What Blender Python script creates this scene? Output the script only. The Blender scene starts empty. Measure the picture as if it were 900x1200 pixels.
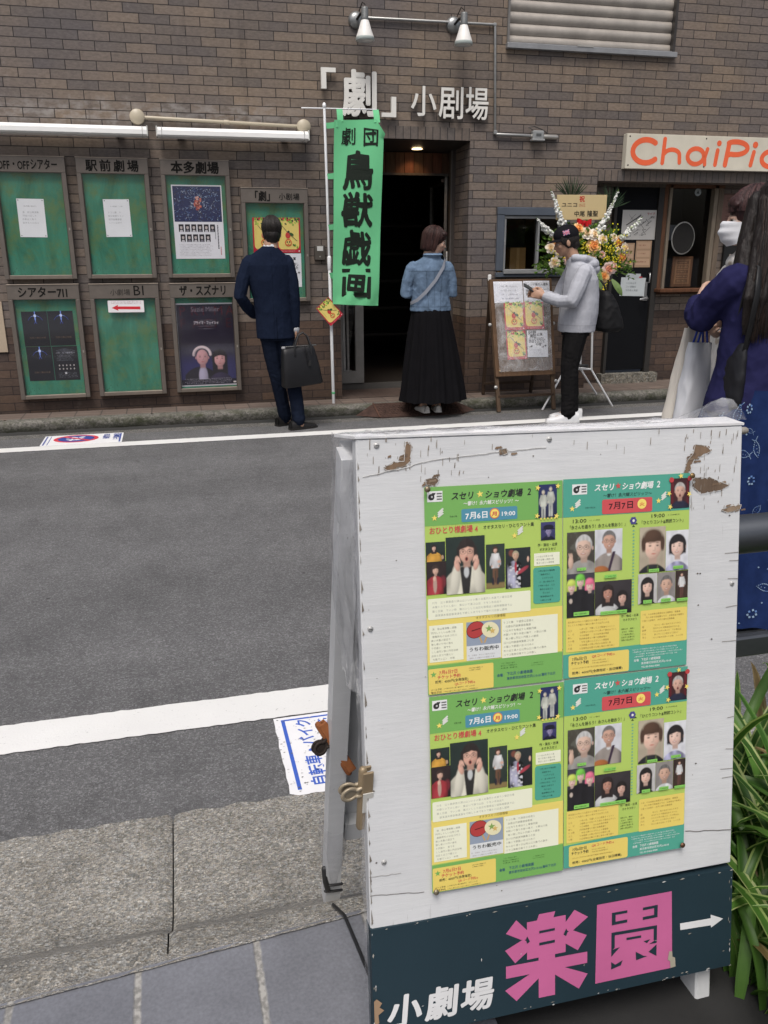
import bpy,math,random
import numpy as np
from mathutils import Vector,Matrix,noise
from mathutils.geometry import tessellate_polygon
R=math.radians
rng=random.Random(7)
scene=bpy.context.scene
col_main=scene.collection
# ------------------------------------------------------------------ camera
cam_data=bpy.data.cameras.new('camera')
cam_data.sensor_fit='HORIZONTAL'
cam_data.sensor_width=36.0
cam_data.lens=36.0*970.0/900.0
cam_data.clip_start=0.05
cam_data.clip_end=500.0
cam=bpy.data.objects.new('camera',cam_data)
col_main.objects.link(cam)
PITCH,YAW,ROLL=R(17.38),R(14.15),R(-0.23)
_fw=Vector((math.sin(YAW)*math.cos(PITCH),math.cos(YAW)*math.cos(PITCH),-math.sin(PITCH)))
_r0=Vector((math.cos(YAW),-math.sin(YAW),0.0))
_u0=_r0.cross(_fw)
_r=math.cos(ROLL)*_r0+math.sin(ROLL)*_u0
_u=-math.sin(ROLL)*_r0+math.cos(ROLL)*_u0
cam.matrix_world=Matrix(((_r.x,_u.x,-_fw.x,0.0),(_r.y,_u.y,-_fw.y,0.0),(_r.z,_u.z,-_fw.z,1.42),(0,0,0,1)))
scene.camera=cam
# ------------------------------------------------------------------ sky, sun, exposure (bright overcast afternoon)
SUN_EL,SUN_AZ=R(62),R(205)          # azimuth measured clockwise from +Y: the sun is behind the camera, a little to the left
world=bpy.data.worlds.new('World')
scene.world=world
world.use_nodes=True
wn=world.node_tree
wn.nodes.clear()
sky=wn.nodes.new('ShaderNodeTexSky')
sky.sky_type='NISHITA'
sky.sun_disc=False
sky.sun_elevation=SUN_EL
sky.sun_rotation=SUN_AZ
sky.air_density=1.0
sky.dust_density=6.0
sky.ozone_density=1.0
hsv=wn.nodes.new('ShaderNodeHueSaturation')
hsv.inputs['Saturation'].default_value=0.72
bg=wn.nodes.new('ShaderNodeBackground')
bg.inputs['Strength'].default_value=0.09
wo=wn.nodes.new('ShaderNodeOutputWorld')
wn.links.new(sky.outputs[0],hsv.inputs['Color'])
wn.links.new(hsv.outputs[0],bg.inputs['Color'])
wn.links.new(bg.outputs[0],wo.inputs['Surface'])
sun_data=bpy.data.lights.new('sun','SUN')
sun_data.energy=1.5
sun_data.angle=R(24)
sun_data.color=(1.0,0.97,0.93)
sun=bpy.data.objects.new('sun',sun_data)
col_main.objects.link(sun)
_sd=Vector((math.sin(SUN_AZ)*math.cos(SUN_EL),math.cos(SUN_AZ)*math.cos(SUN_EL),math.sin(SUN_EL)))
sun.rotation_euler=_sd.to_track_quat('Z','Y').to_euler()
scene.view_settings.view_transform='Standard'
scene.view_settings.look='None'
scene.view_settings.gamma=1.0
scene.view_settings.use_curve_mapping=False
scene.view_settings.exposure=0.46
scene.cycles.max_bounces=6
scene.cycles.transparent_max_bounces=12
# ------------------------------------------------------------------ materials
def s2l(c):
 c=c/255.0
 return c/12.92 if c<=0.04045 else ((c+0.055)/1.055)**2.4
def rgb(r,g,b,k=1.0):
 return (s2l(r)*k,s2l(g)*k,s2l(b)*k)
class NT:
 def __init__(self,name):
  self.m=bpy.data.materials.new(name)
  self.m.use_nodes=True
  self.t=self.m.node_tree
  self.t.nodes.clear()
  self.out=self.n('ShaderNodeOutputMaterial')
  self.b=self.n('ShaderNodeBsdfPrincipled')
  self.l(self.b.outputs[0],self.out.inputs[0])
 def n(self,typ,**kw):
  x=self.t.nodes.new(typ)
  for k,v in kw.items():
   setattr(x,k,v)
  return x
 def l(self,a,b):
  self.t.links.new(a,b)
 def set(self,**kw):
  for k,v in kw.items():
   self.b.inputs[k.replace('_',' ')].default_value=v
 def coord(self,kind='Object',scale=(1,1,1),loc=(0,0,0),rot=(0,0,0)):
  tc=self.n('ShaderNodeTexCoord')
  mp=self.n('ShaderNodeMapping')
  mp.inputs['Scale'].default_value=scale
  mp.inputs['Location'].default_value=loc
  mp.inputs['Rotation'].default_value=rot
  self.l(tc.outputs[kind],mp.inputs[0])
  return mp.outputs[0]
 def noise(self,vec,scale,detail=4.0,rough=0.55,dist=0.0):
  x=self.n('ShaderNodeTexNoise')
  x.inputs['Scale'].default_value=scale
  x.inputs['Detail'].default_value=detail
  x.inputs['Roughness'].default_value=rough
  x.inputs['Distortion'].default_value=dist
  self.l(vec,x.inputs['Vector'])
  return x.outputs['Fac']
 def voro(self,vec,scale,feature='F1',out='Distance',rand=1.0):
  x=self.n('ShaderNodeTexVoronoi',feature=feature)
  x.inputs['Scale'].default_value=scale
  x.inputs['Randomness'].default_value=rand
  self.l(vec,x.inputs['Vector'])
  return x.outputs[out]
 def ramp(self,fac,*stops):
  x=self.n('ShaderNodeValToRGB')
  e=x.color_ramp.elements
  while len(e)<len(stops):
   e.new(0.5)
  for k,(p,c)in zip(e,stops):
   k.position=p
   k.color=(c,c,c,1)if isinstance(c,(int,float))else (*c,1)
  self.l(fac,x.inputs[0])
  return x.outputs[0]
 def mix(self,a,b,fac,mode='MIX'):
  x=self.n('ShaderNodeMix',data_type='RGBA',blend_type=mode)
  for i,v in ((0,fac),(6,a),(7,b)):
   s=x.inputs[i]
   if hasattr(v,'is_linked'):
    self.l(v,s)
   elif isinstance(v,(int,float)):
    s.default_value=v if i==0 else (v,v,v,1)
   else:
    s.default_value=(*v,1)
  return x.outputs[2]
 def math(self,op,a,b=0.0,clamp=False):
  x=self.n('ShaderNodeMath',operation=op,use_clamp=clamp)
  for s,v in ((x.inputs[0],a),(x.inputs[1],b)):
   if hasattr(v,'is_linked'):
    self.l(v,s)
   else:
    s.default_value=v
  return x.outputs[0]
 def sep(self,vec):
  x=self.n('ShaderNodeSeparateXYZ')
  self.l(vec,x.inputs[0])
  return x.outputs
 def bump(self,h,strength=0.3,dist=0.01):
  x=self.n('ShaderNodeBump')
  x.inputs['Strength'].default_value=strength
  x.inputs['Distance'].default_value=dist
  self.l(h,x.inputs['Height'])
  self.l(x.outputs[0],self.b.inputs['Normal'])
 def base(self,c):
  if hasattr(c,'is_linked'):
   self.l(c,self.b.inputs['Base Color'])
  else:
   self.b.inputs['Base Color'].default_value=(*c,1)
 def attr(self):
  x=self.n('ShaderNodeAttribute')
  x.attribute_name='Col'
  return x.outputs['Color']
def colmat(name,rough=0.6,spec=0.5,metal=0.0,var=0.15,nscale=6.0,stretch=(1,1,1),bump=0.0,bscale=60.0,bdist=0.002,sheen=0.0,coat=0.0):
 """Material whose own colour is the mesh's Col attribute, with uneven wear and a fine surface."""
 t=NT(name)
 v=t.coord(scale=stretch)
 f=t.noise(v,nscale,6.0,0.6)
 c=t.mix(t.attr(),t.ramp(f,(0.25,1.0-var),(0.75,1.0+var*0.6)),1.0,'MULTIPLY')
 t.base(c)
 t.set(Roughness=rough,Metallic=metal)
 t.b.inputs['Specular IOR Level'].default_value=spec
 if sheen:
  t.b.inputs['Sheen Weight'].default_value=sheen
 if coat:
  t.b.inputs['Coat Weight'].default_value=coat
 if bump:
  t.bump(t.noise(v,bscale,5.0,0.6),bump,bdist)
 return t.m
M={}
M['paint']=colmat('paint',0.55,0.28,var=0.12,nscale=5,bump=0.15,bscale=120)
M['paper']=colmat('paper',0.45,0.4,var=0.05,nscale=9,bump=0.12,bscale=14,bdist=0.004)
M['gloss_paper']=colmat('glossy_paper',0.32,0.45,var=0.04,nscale=7,bump=0.10,bscale=16,bdist=0.004)
M['metal']=colmat('brushed_metal',0.38,0.5,metal=0.75,var=0.2,nscale=9,stretch=(1,1,4),bump=0.05)
M['dull_metal']=colmat('dull_metal',0.45,0.5,metal=0.35,var=0.22,nscale=7,bump=0.08,bscale=90)
M['rust']=colmat('rusty_metal',0.75,0.3,metal=0.2,var=0.55,nscale=24,bump=0.5,bscale=90)
M['plastic']=colmat('plastic',0.4,0.5,var=0.06,nscale=5)
M['wood']=colmat('weathered_wood',0.75,0.25,var=0.4,nscale=7,stretch=(6,6,0.7),bump=0.35,bscale=30)
M['cloth']=colmat('cloth',0.95,0.06,var=0.16,nscale=9,bump=0.25,bscale=260,bdist=0.002)
M['denim']=colmat('denim',0.95,0.06,var=0.38,nscale=14,bump=0.3,bscale=320,bdist=0.002)
M['nylon']=colmat('nylon_fabric',0.65,0.2,var=0.07,nscale=5,bump=0.1,bscale=40,bdist=0.004)
M['leather']=colmat('leather',0.45,0.35,var=0.12,nscale=16,bump=0.3,bscale=160,bdist=0.002)
M['skin']=colmat('skin',0.5,0.4,var=0.07,nscale=18,bump=0.08,bscale=200,bdist=0.001)
M['hair']=colmat('hair',0.5,0.3,var=0.45,nscale=26,stretch=(3,3,0.4),bump=0.6,bscale=60,bdist=0.006)
def mat_leaf():
 t=NT('leaf')
 c=t.mix(t.attr(),t.ramp(t.noise(t.coord(),14.0,5.0),(0.25,0.72),(0.75,1.2)),1.0,'MULTIPLY')
 t.base(c); t.set(Roughness=0.45)
 t.b.inputs['Specular IOR Level'].default_value=0.35
 tl=t.n('ShaderNodeBsdfTranslucent'); mx=t.n('ShaderNodeMixShader'); mx.inputs[0].default_value=0.32
 t.l(t.mix(c,(1.5,1.7,0.8),1.0,'MULTIPLY'),tl.inputs[0])
 t.l(t.b.outputs[0],mx.inputs[1]); t.l(tl.outputs[0],mx.inputs[2]); t.l(mx.outputs[0],t.out.inputs[0])
 return t.m
M['leaf']=mat_leaf()
M['black_paint']=colmat('black_paint',0.7,0.12,var=0.15)
M['petal']=colmat('petal',0.7,0.2,var=0.15,nscale=30)
def mat_glass(name,tint=(1,1,1),base=0.04,rough=0.02,scuff=0.0):
 t=NT(name)
 t.t.nodes.remove(t.b)
 tr=t.n('ShaderNodeBsdfTransparent')
 tr.inputs[0].default_value=(*tint,1)
 gl=t.n('ShaderNodeBsdfGlossy')
 gl.inputs['Roughness'].default_value=rough
 lw=t.n('ShaderNodeLayerWeight')
 lw.inputs[0].default_value=0.5
 mx=t.n('ShaderNodeMixShader')
 t.l(t.math('ADD',t.math('MULTIPLY',t.math('POWER',lw.outputs['Facing'],5.0),0.9),base,True),mx.inputs[0])
 t.l(tr.outputs[0],mx.inputs[1]); t.l(gl.outputs[0],mx.inputs[2])
 t.l(mx.outputs[0],t.out.inputs[0])
 return t.m
M['glass']=mat_glass('window_glass')
M['case_glass']=mat_glass('noticeboard_glass',base=0.075,rough=0.06)
def mat_vinyl(name='clear_vinyl_sheet',lo=0.05,hi=0.24,refl=0.06):
 t=NT(name)
 t.t.nodes.remove(t.b)
 tr=t.n('ShaderNodeBsdfTransparent'); tr.inputs[0].default_value=(0.97,0.97,0.98,1)
 df=t.n('ShaderNodeBsdfDiffuse'); df.inputs[0].default_value=(0.85,0.86,0.88,1)
 gl=t.n('ShaderNodeBsdfGlossy'); gl.inputs['Roughness'].default_value=0.12
 v=t.coord()
 f=t.ramp(t.noise(v,9.0,3.0,0.5,1.5),(0.38,lo),(0.72,hi))
 m1=t.n('ShaderNodeMixShader'); m2=t.n('ShaderNodeMixShader')
 t.l(f,m1.inputs[0]); t.l(tr.outputs[0],m1.inputs[1]); t.l(df.outputs[0],m1.inputs[2])
 lw=t.n('ShaderNodeLayerWeight'); lw.inputs[0].default_value=0.5
 bp=t.n('ShaderNodeBump'); bp.inputs['Strength'].default_value=0.5; bp.inputs['Distance'].default_value=0.02
 t.l(t.noise(v,14.0,2.0),bp.inputs['Height'])
 t.l(bp.outputs[0],gl.inputs['Normal']); t.l(bp.outputs[0],lw.inputs['Normal'])
 t.l(t.math('ADD',t.math('MULTIPLY',t.math('POWER',lw.outputs['Facing'],4.0),0.8 if refl>0.05 else 0.35),refl,True),m2.inputs[0]); t.l(m1.outputs[0],m2.inputs[1]); t.l(gl.outputs[0],m2.inputs[2])
 t.l(m2.outputs[0],t.out.inputs[0])
 return t.m
M['vinyl']=mat_vinyl('clear_vinyl_sheet',0.10,0.36)
M['thin_vinyl']=mat_vinyl('thin_clear_vinyl',0.03,0.26,0.04)
def mat_brick():
 t=NT('brown_brick_tile')
 tc=t.n('ShaderNodeTexCoord')
 xyz=t.sep(tc.outputs['Object'])
 cb=t.n('ShaderNodeCombineXYZ')
 t.l(t.math('ADD',t.math('ADD',xyz[0],xyz[1]),1.009),cb.inputs[0])
 t.l(t.math('ADD',xyz[2],0.03444),cb.inputs[1])
 wob=t.n('ShaderNodeVectorMath',operation='ADD')
 t.l(cb.outputs[0],wob.inputs[0])
 nz=t.n('ShaderNodeTexNoise'); nz.inputs['Scale'].default_value=9.0
 t.l(tc.outputs['Object'],nz.inputs['Vector'])
 sc=t.n('ShaderNodeVectorMath',operation='SCALE'); sc.inputs[3].default_value=0.0035
 t.l(nz.outputs['Color'],sc.inputs[0]); t.l(sc.outputs[0],wob.inputs[1])
 def brick(c1,c2,mortar):
  b=t.n('ShaderNodeTexBrick',offset=0.5,offset_frequency=2)
  b.inputs['Scale'].default_value=1.0
  b.inputs['Brick Width'].default_value=0.2395
  b.inputs['Row Height'].default_value=0.07164
  b.inputs['Mortar Size'].default_value=0.0036
  b.inputs['Mortar Smooth'].default_value=0.25
  b.inputs['Bias'].default_value=0.0
  b.inputs['Color1'].default_value=(*c1,1); b.inputs['Color2'].default_value=(*c2,1); b.inputs['Mortar'].default_value=(*mortar,1)
  t.l(wob.outputs[0],b.inputs['Vector'])
  return b
 up=brick((0.205,0.165,0.132),(0.122,0.107,0.100),(0.022,0.018,0.018))
 lo=brick((0.112,0.074,0.053),(0.064,0.046,0.039),(0.030,0.022,0.020))
 low=t.math('LESS_THAN',t.math('ADD',xyz[2],0.0),0.8252)
 c=t.mix(up.outputs[0],lo.outputs[0],low)
 ov=t.coord()
 # per-area tone: greyer, purple-ish fields and tan ones, fine mottling inside a brick, pale lime streaks
 tone=t.noise(ov,0.9,3.0,0.6)
 c=t.mix(c,t.ramp(tone,(0.30,(0.80,0.82,0.92)),(0.68,(1.12,1.05,0.94))),1.0,'MULTIPLY')
 mott=t.noise(t.coord(scale=(1,1,2.2)),26.0,5.0,0.65)
 c=t.mix(c,t.ramp(mott,(0.28,0.74),(0.74,1.26)),1.0,'MULTIPLY')
 st=t.noise(t.coord(scale=(7,7,0.8)),1.6,4.0,0.6)
 band=t.ramp(xyz[2],(0.0,0.0),(1.0,0.0))
 lime=t.math('MULTIPLY',t.ramp(st,(0.60,0.0),(0.78,0.30)),t.ramp(mott,(0.45,0.0),(0.7,1.0)))
 c=t.mix(c,(0.36,0.34,0.33),t.math('MULTIPLY',lime,t.math('SUBTRACT',1.0,up.outputs['Fac'])))
 eff=t.math('MULTIPLY',t.ramp(xyz[2],(0.0,0.0),(1.0,1.0)),0.0)
 zb=t.n('ShaderNodeMapRange'); zb.inputs['From Min'].default_value=2.40; zb.inputs['From Max'].default_value=2.66
 t.l(t.math('ADD',xyz[2],t.math('MULTIPLY',t.math('SUBTRACT',st,0.5),0.25)),zb.inputs['Value'])
 bandm=t.math('MULTIPLY',t.ramp(zb.outputs[0],(0.02,0.0),(0.35,1.0),(0.6,1.0),(0.98,0.0)),t.ramp(t.math('ADD',t.math('MULTIPLY',xyz[0],0.2),0.4),(0.55,1.0),(0.72,0.0)))
 c=t.mix(c,(0.34,0.325,0.31),t.math('MULTIPLY',t.math('MULTIPLY',bandm,t.ramp(t.noise(t.coord(scale=(3,3,6)),3.0,4.0,0.6),(0.42,0.0),(0.62,0.55))),t.math('SUBTRACT',1.0,up.outputs['Fac'])))
 drip=t.math('MULTIPLY',t.ramp(t.noise(t.coord(scale=(5,5,0.25)),2.2,5.0,0.6),(0.56,0.0),(0.70,0.45)),t.ramp(tone,(0.4,0.0),(0.6,1.0)))
 c=t.mix(c,t.mix(c,(0.35,0.34,0.34),1.0,'MULTIPLY'),drip)
 # darker towards the foot of the wall
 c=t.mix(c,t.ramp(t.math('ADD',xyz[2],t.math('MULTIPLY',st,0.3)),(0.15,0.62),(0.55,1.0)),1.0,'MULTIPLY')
 t.base(c)
 t.set(Roughness=0.62)
 t.b.inputs['Specular IOR Level'].default_value=0.35
 h=t.math('SUBTRACT',t.math('MULTIPLY',mott,0.25),up.outputs['Fac'])
 t.bump(h,0.55,0.006)
 return t.m
M['brick']=mat_brick()
def mat_soldier():
 t=NT('upright_brick_tile')
 tc=t.n('ShaderNodeTexCoord')
 xyz=t.sep(tc.outputs['Object'])
 w=0.0693
 fx=t.math('FRACT',t.math('DIVIDE',xyz[0],w))
 d=t.math('MINIMUM',fx,t.math('SUBTRACT',1.0,fx))
 mort=t.math('LESS_THAN',d,0.055)
 idn=t.n('ShaderNodeTexWhiteNoise',noise_dimensions='1D')
 t.l(t.math('FLOOR',t.math('DIVIDE',xyz[0],w)),idn.inputs['W'])
 c=t.mix((0.145,0.112,0.090),(0.105,0.090,0.082),idn.outputs['Value'])
 mott=t.noise(t.coord(),26.0,5.0,0.65)
 c=t.mix(c,t.ramp(mott,(0.28,0.74),(0.74,1.26)),1.0,'MULTIPLY')
 c=t.mix(c,(0.028,0.024,0.023),mort)
 t.base(c); t.set(Roughness=0.62)
 t.bump(t.math('SUBTRACT',1.0,mort),0.5,0.005)
 return t.m
M['soldier']=mat_soldier()
def mat_asphalt():
 t=NT('asphalt')
 v=t.coord()
 big=t.noise(v,0.7,4.0,0.6)
 mid=t.noise(v,9.0,5.0,0.65)
 fine=t.noise(v,260.0,3.0,0.7)
 cell=t.voro(v,190.0,out='Color')
 cellg=t.sep(cell)[0]
 c=t.mix((0.108,0.108,0.112),(0.134,0.134,0.137),big)
 c=t.mix(c,t.ramp(cellg,(0.1,0.80),(0.75,1.10),(0.97,1.60)),1.0,'MULTIPLY')
 c=t.mix(c,t.ramp(fine,(0.3,0.72),(0.7,1.25)),1.0,'MULTIPLY')
 c=t.mix(c,t.ramp(mid,(0.3,0.90),(0.7,1.08)),1.0,'MULTIPLY')
 lane=t.noise(t.coord(scale=(0.08,1.0,1)),1.6,3.0,0.5)
 c=t.mix(c,t.ramp(lane,(0.32,0.88),(0.68,1.10)),1.0,'MULTIPLY')
 blot=t.noise(v,2.3,6.0,0.7)
 c=t.mix(c,t.ramp(blot,(0.36,0.86),(0.50,1.0),(0.70,1.07)),1.0,'MULTIPLY')
 spots=t.ramp(t.voro(v,2.6),(0.015,1.0),(0.03,0.0))
 c=t.mix(c,(0.035,0.034,0.034),t.math('MULTIPLY',spots,0.8))
 crack=t.ramp(t.voro(t.coord(scale=(0.35,1.6,1)),1.1,'DISTANCE_TO_EDGE'),(0.0,1.0),(0.006,0.0))
 c=t.mix(c,(0.045,0.045,0.045),t.math('MULTIPLY',t.math('MULTIPLY',crack,t.ramp(mid,(0.5,0.0),(0.62,1.0))),0.55))
 t.base(c); t.set(Roughness=0.85)
 t.b.inputs['Specular IOR Level'].default_value=0.3
 t.bump(t.math('ADD',t.voro(v,190.0),t.math('MULTIPLY',fine,0.5)),0.55,0.004)
 return t.m
M['asphalt']=mat_asphalt()
def mat_concrete(name,c0,c1,peb=90.0,dark=0.0,bs=0.8):
 t=NT(name)
 v=t.coord()
 cell=t.sep(t.voro(v,peb,out='Color'))
 cell2=t.sep(t.voro(v,peb*2.3,out='Color'))
 c=t.mix(c0,c1,t.noise(v,2.2,5.0,0.65))
 c=t.mix(c,t.ramp(cell[0],(0.0,0.55),(0.5,0.95),(0.92,1.35),(1.0,1.8)),1.0,'MULTIPLY')
 c=t.mix(c,t.ramp(cell2[1],(0.0,0.72),(1.0,1.25)),1.0,'MULTIPLY')
 c=t.mix(c,t.mix((1.1,1.0,0.86),(0.95,1.0,1.06),cell[2]),0.7,'MULTIPLY')
 stain=t.noise(v,6.0,6.0,0.7)
 c=t.mix(c,t.ramp(stain,(0.32,0.72-dark),(0.6,1.0)),1.0,'MULTIPLY')
 t.base(c); t.set(Roughness=0.9)
 t.b.inputs['Specular IOR Level'].default_value=0.25
 t.bump(t.math('ADD',t.voro(v,peb),t.math('MULTIPLY',t.noise(v,200.0),0.5)),bs,0.006)
 return t.m
M['apron']=mat_concrete('exposed_aggregate_concrete',(0.235,0.229,0.213),(0.310,0.303,0.284),200.0,0.06,0.4)
M['mortar']=mat_concrete('pale_mortar',(0.30,0.29,0.27),(0.42,0.41,0.39),260.0,0.1,0.5)
M['kerbstone']=mat_concrete('worn_kerb_concrete',(0.15,0.142,0.122),(0.24,0.228,0.198),70.0,0.18)
M['gutter']=mat_concrete('gutter_concrete',(0.125,0.124,0.120),(0.165,0.162,0.156),140.0)
def mat_mossy():
 t=NT('mossy_kerb')
 v=t.coord()
 xyz=t.sep(v)
 cell=t.sep(t.voro(v,80.0,out='Color'))
 c=t.mix((0.105,0.10,0.088),(0.19,0.18,0.16),t.noise(v,5.0,6.0,0.7))
 c=t.mix(c,t.ramp(cell[0],(0.0,0.6),(1.0,1.45)),1.0,'MULTIPLY')
 moss=t.math('MULTIPLY',t.ramp(t.noise(t.coord(scale=(1,1,1.5)),7.0,6.0,0.7),(0.42,0.0),(0.62,0.9)),t.ramp(xyz[2],(0.07,1.0),(0.11,0.05)))
 c=t.mix(c,(0.040,0.046,0.020),moss)
 darkening=t.ramp(t.math('ADD',xyz[2],t.math('MULTIPLY',t.noise(v,12.0),0.03)),(0.02,0.35),(0.075,1.0))  # darker towards the kerb's foot
 c=t.mix(c,darkening,1.0,'MULTIPLY')
 t.base(c); t.set(Roughness=0.95)
 t.bump(t.noise(v,60.0,6.0,0.7),0.9,0.01)
 return t.m
M['mossy']=mat_mossy()
def mat_paving(name,tile,c0,c1,joint,jw,off=(0,0),rough=0.6,rotz=0.0):
 t=NT(name)
 v=t.coord(loc=(off[0],off[1],0),rot=(0,0,rotz))
 xyz=t.sep(v)
 ds,ids=[],[]
 for a,w in ((0,tile[0]),(1,tile[1])):
  q=t.math('DIVIDE',xyz[a],w)
  f=t.math('FRACT',q)
  ds.append(t.math('MULTIPLY',t.math('MINIMUM',f,t.math('SUBTRACT',1.0,f)),w))
  ids.append(t.math('FLOOR',q))
 d=t.math('MINIMUM',ds[0],ds[1])
 jt=t.ramp(t.math('ADD',d,t.math('MULTIPLY',t.math('SUBTRACT',t.noise(v,60.0),0.5),jw*0.5)),(jw*0.45,1.0),(jw*0.55,0.0))
 wn_=t.n('ShaderNodeTexWhiteNoise',noise_dimensions='2D')
 cb=t.n('ShaderNodeCombineXYZ'); t.l(ids[0],cb.inputs[0]); t.l(ids[1],cb.inputs[1]); t.l(cb.outputs[0],wn_.inputs['Vector'])
 c=t.mix(c0,c1,wn_.outputs['Value'])
 c=t.mix(c,t.ramp(t.noise(v,5.0,6.0,0.65),(0.3,0.82),(0.7,1.12)),1.0,'MULTIPLY')
 c=t.mix(c,t.ramp(t.noise(v,160.0,3.0,0.6),(0.3,0.86),(0.7,1.12)),1.0,'MULTIPLY')
 jc=t.mix(joint,tuple(x*0.55 for x in joint),t.ramp(t.noise(v,90.0,3.0),(0.4,0.0),(0.62,1.0)))
 c=t.mix(c,jc,jt)
 t.base(c); t.set(Roughness=rough)
 t.bump(t.math('SUBTRACT',t.math('MULTIPLY',t.noise(v,120.0),0.12),jt),0.5,0.004)
 return t.m
M['slate_tile']=mat_paving('slate_blue_floor_tile',(0.2065,0.40),(0.150,0.156,0.178),(0.168,0.174,0.196),(0.36,0.35,0.33),0.013,off=(0.1405,-0.98),rough=0.5)
M['brown_paver']=mat_paving('brown_pavement_tile',(0.215,0.105),(0.125,0.095,0.078),(0.165,0.125,0.102),(0.055,0.048,0.044),0.008,rough=0.75)
M['entry_tile']=mat_paving('entrance_floor_tile',(0.10,0.62),(0.100,0.072,0.060),(0.130,0.094,0.078),(0.06,0.048,0.042),0.006,rough=0.5)
def mat_linepaint():
 t=NT('worn_white_road_paint')
 v=t.coord()
 c=t.mix((0.74,0.74,0.73),(0.60,0.60,0.59),t.noise(v,3.0,5.0,0.6))
 w=t.ramp(t.noise(v,90.0,5.0,0.75),(0.63,0.0),(0.72,0.75))
 c=t.mix(c,(0.12,0.12,0.12),w)
 t.base(c); t.set(Roughness=0.7)
 t.bump(t.noise(v,150.0,4.0),0.35,0.003)
 return t.m
M['line']=mat_linepaint()
def mat_signwhite():
 """Old white gloss paint on plywood: brush marks, dirt, grime, hairline cracks along the grain."""
 t=NT('old_white_painted_plywood')
 v=t.coord()
 g=t.noise(t.coord(scale=(0.6,6.0,6.0)),16.0,6.0,0.7)
 c=t.mix((0.55,0.562,0.575),(0.625,0.632,0.638),g)
 c=t.mix(c,t.ramp(t.noise(v,4.0,5.0,0.6),(0.3,0.90),(0.68,1.05)),1.0,'MULTIPLY')
 dirt=t.ramp(t.noise(v,38.0,6.0,0.75),(0.665,0.0),(0.72,0.6))
 c=t.mix(c,(0.20,0.185,0.165),dirt)
 crack=t.math('MULTIPLY',t.ramp(t.noise(t.coord(scale=(5.0,5.0,0.45)),26.0,3.0,0.6),(0.655,0.0),(0.68,1.0)),t.ramp(t.noise(v,5.0,2.0),(0.55,0.0),(0.66,0.6)))
 c=t.mix(c,(0.10,0.08,0.062),crack)
 t.base(c)
 t.set(Roughness=0.42)
 t.b.inputs['Specular IOR Level'].default_value=0.45
 t.bump(t.math('SUBTRACT',g,t.math('MULTIPLY',dirt,0.6)),0.22,0.003)
 return t.m
M['sign_white']=mat_signwhite()
def mat_boardgreen():
 t=NT('faded_green_felt')
 v=t.coord()
 xyz=t.sep(v)
 f=t.noise(t.coord(scale=(1.6,1,0.55)),3.2,6.0,0.65,0.6)
 c=t.mix((0.014,0.115,0.068),(0.046,0.250,0.166),t.ramp(f,(0.32,0.0),(0.66,1.0)))
 e=t.noise(v,4.5,5.0,0.7)
 olive=t.math('MULTIPLY',t.ramp(e,(0.48,0.0),(0.66,0.8)),1.0)
 c=t.mix(c,(0.105,0.165,0.045),olive)
 spots=t.math('MULTIPLY',t.ramp(t.noise(t.coord(scale=(3.0,1,1.0)),26.0,4.0,0.7),(0.60,0.0),(0.70,0.85)),t.ramp(xyz[2],(0.06,1.0),(0.13,0.0)))
 c=t.mix(c,(0.016,0.022,0.012),spots)
 t.base(c); t.set(Roughness=0.8)
 return t.m
M['board_green']=mat_boardgreen()
def mat_emit(name,c,s):
 t=NT(name)
 t.set(Emission_Strength=s)
 t.b.inputs['Emission Color'].default_value=(*c,1)
 t.base(c)
 return t.m
M['lamp_on']=mat_emit('lit_lamp',(1.0,0.72,0.38),6.0)
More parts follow.
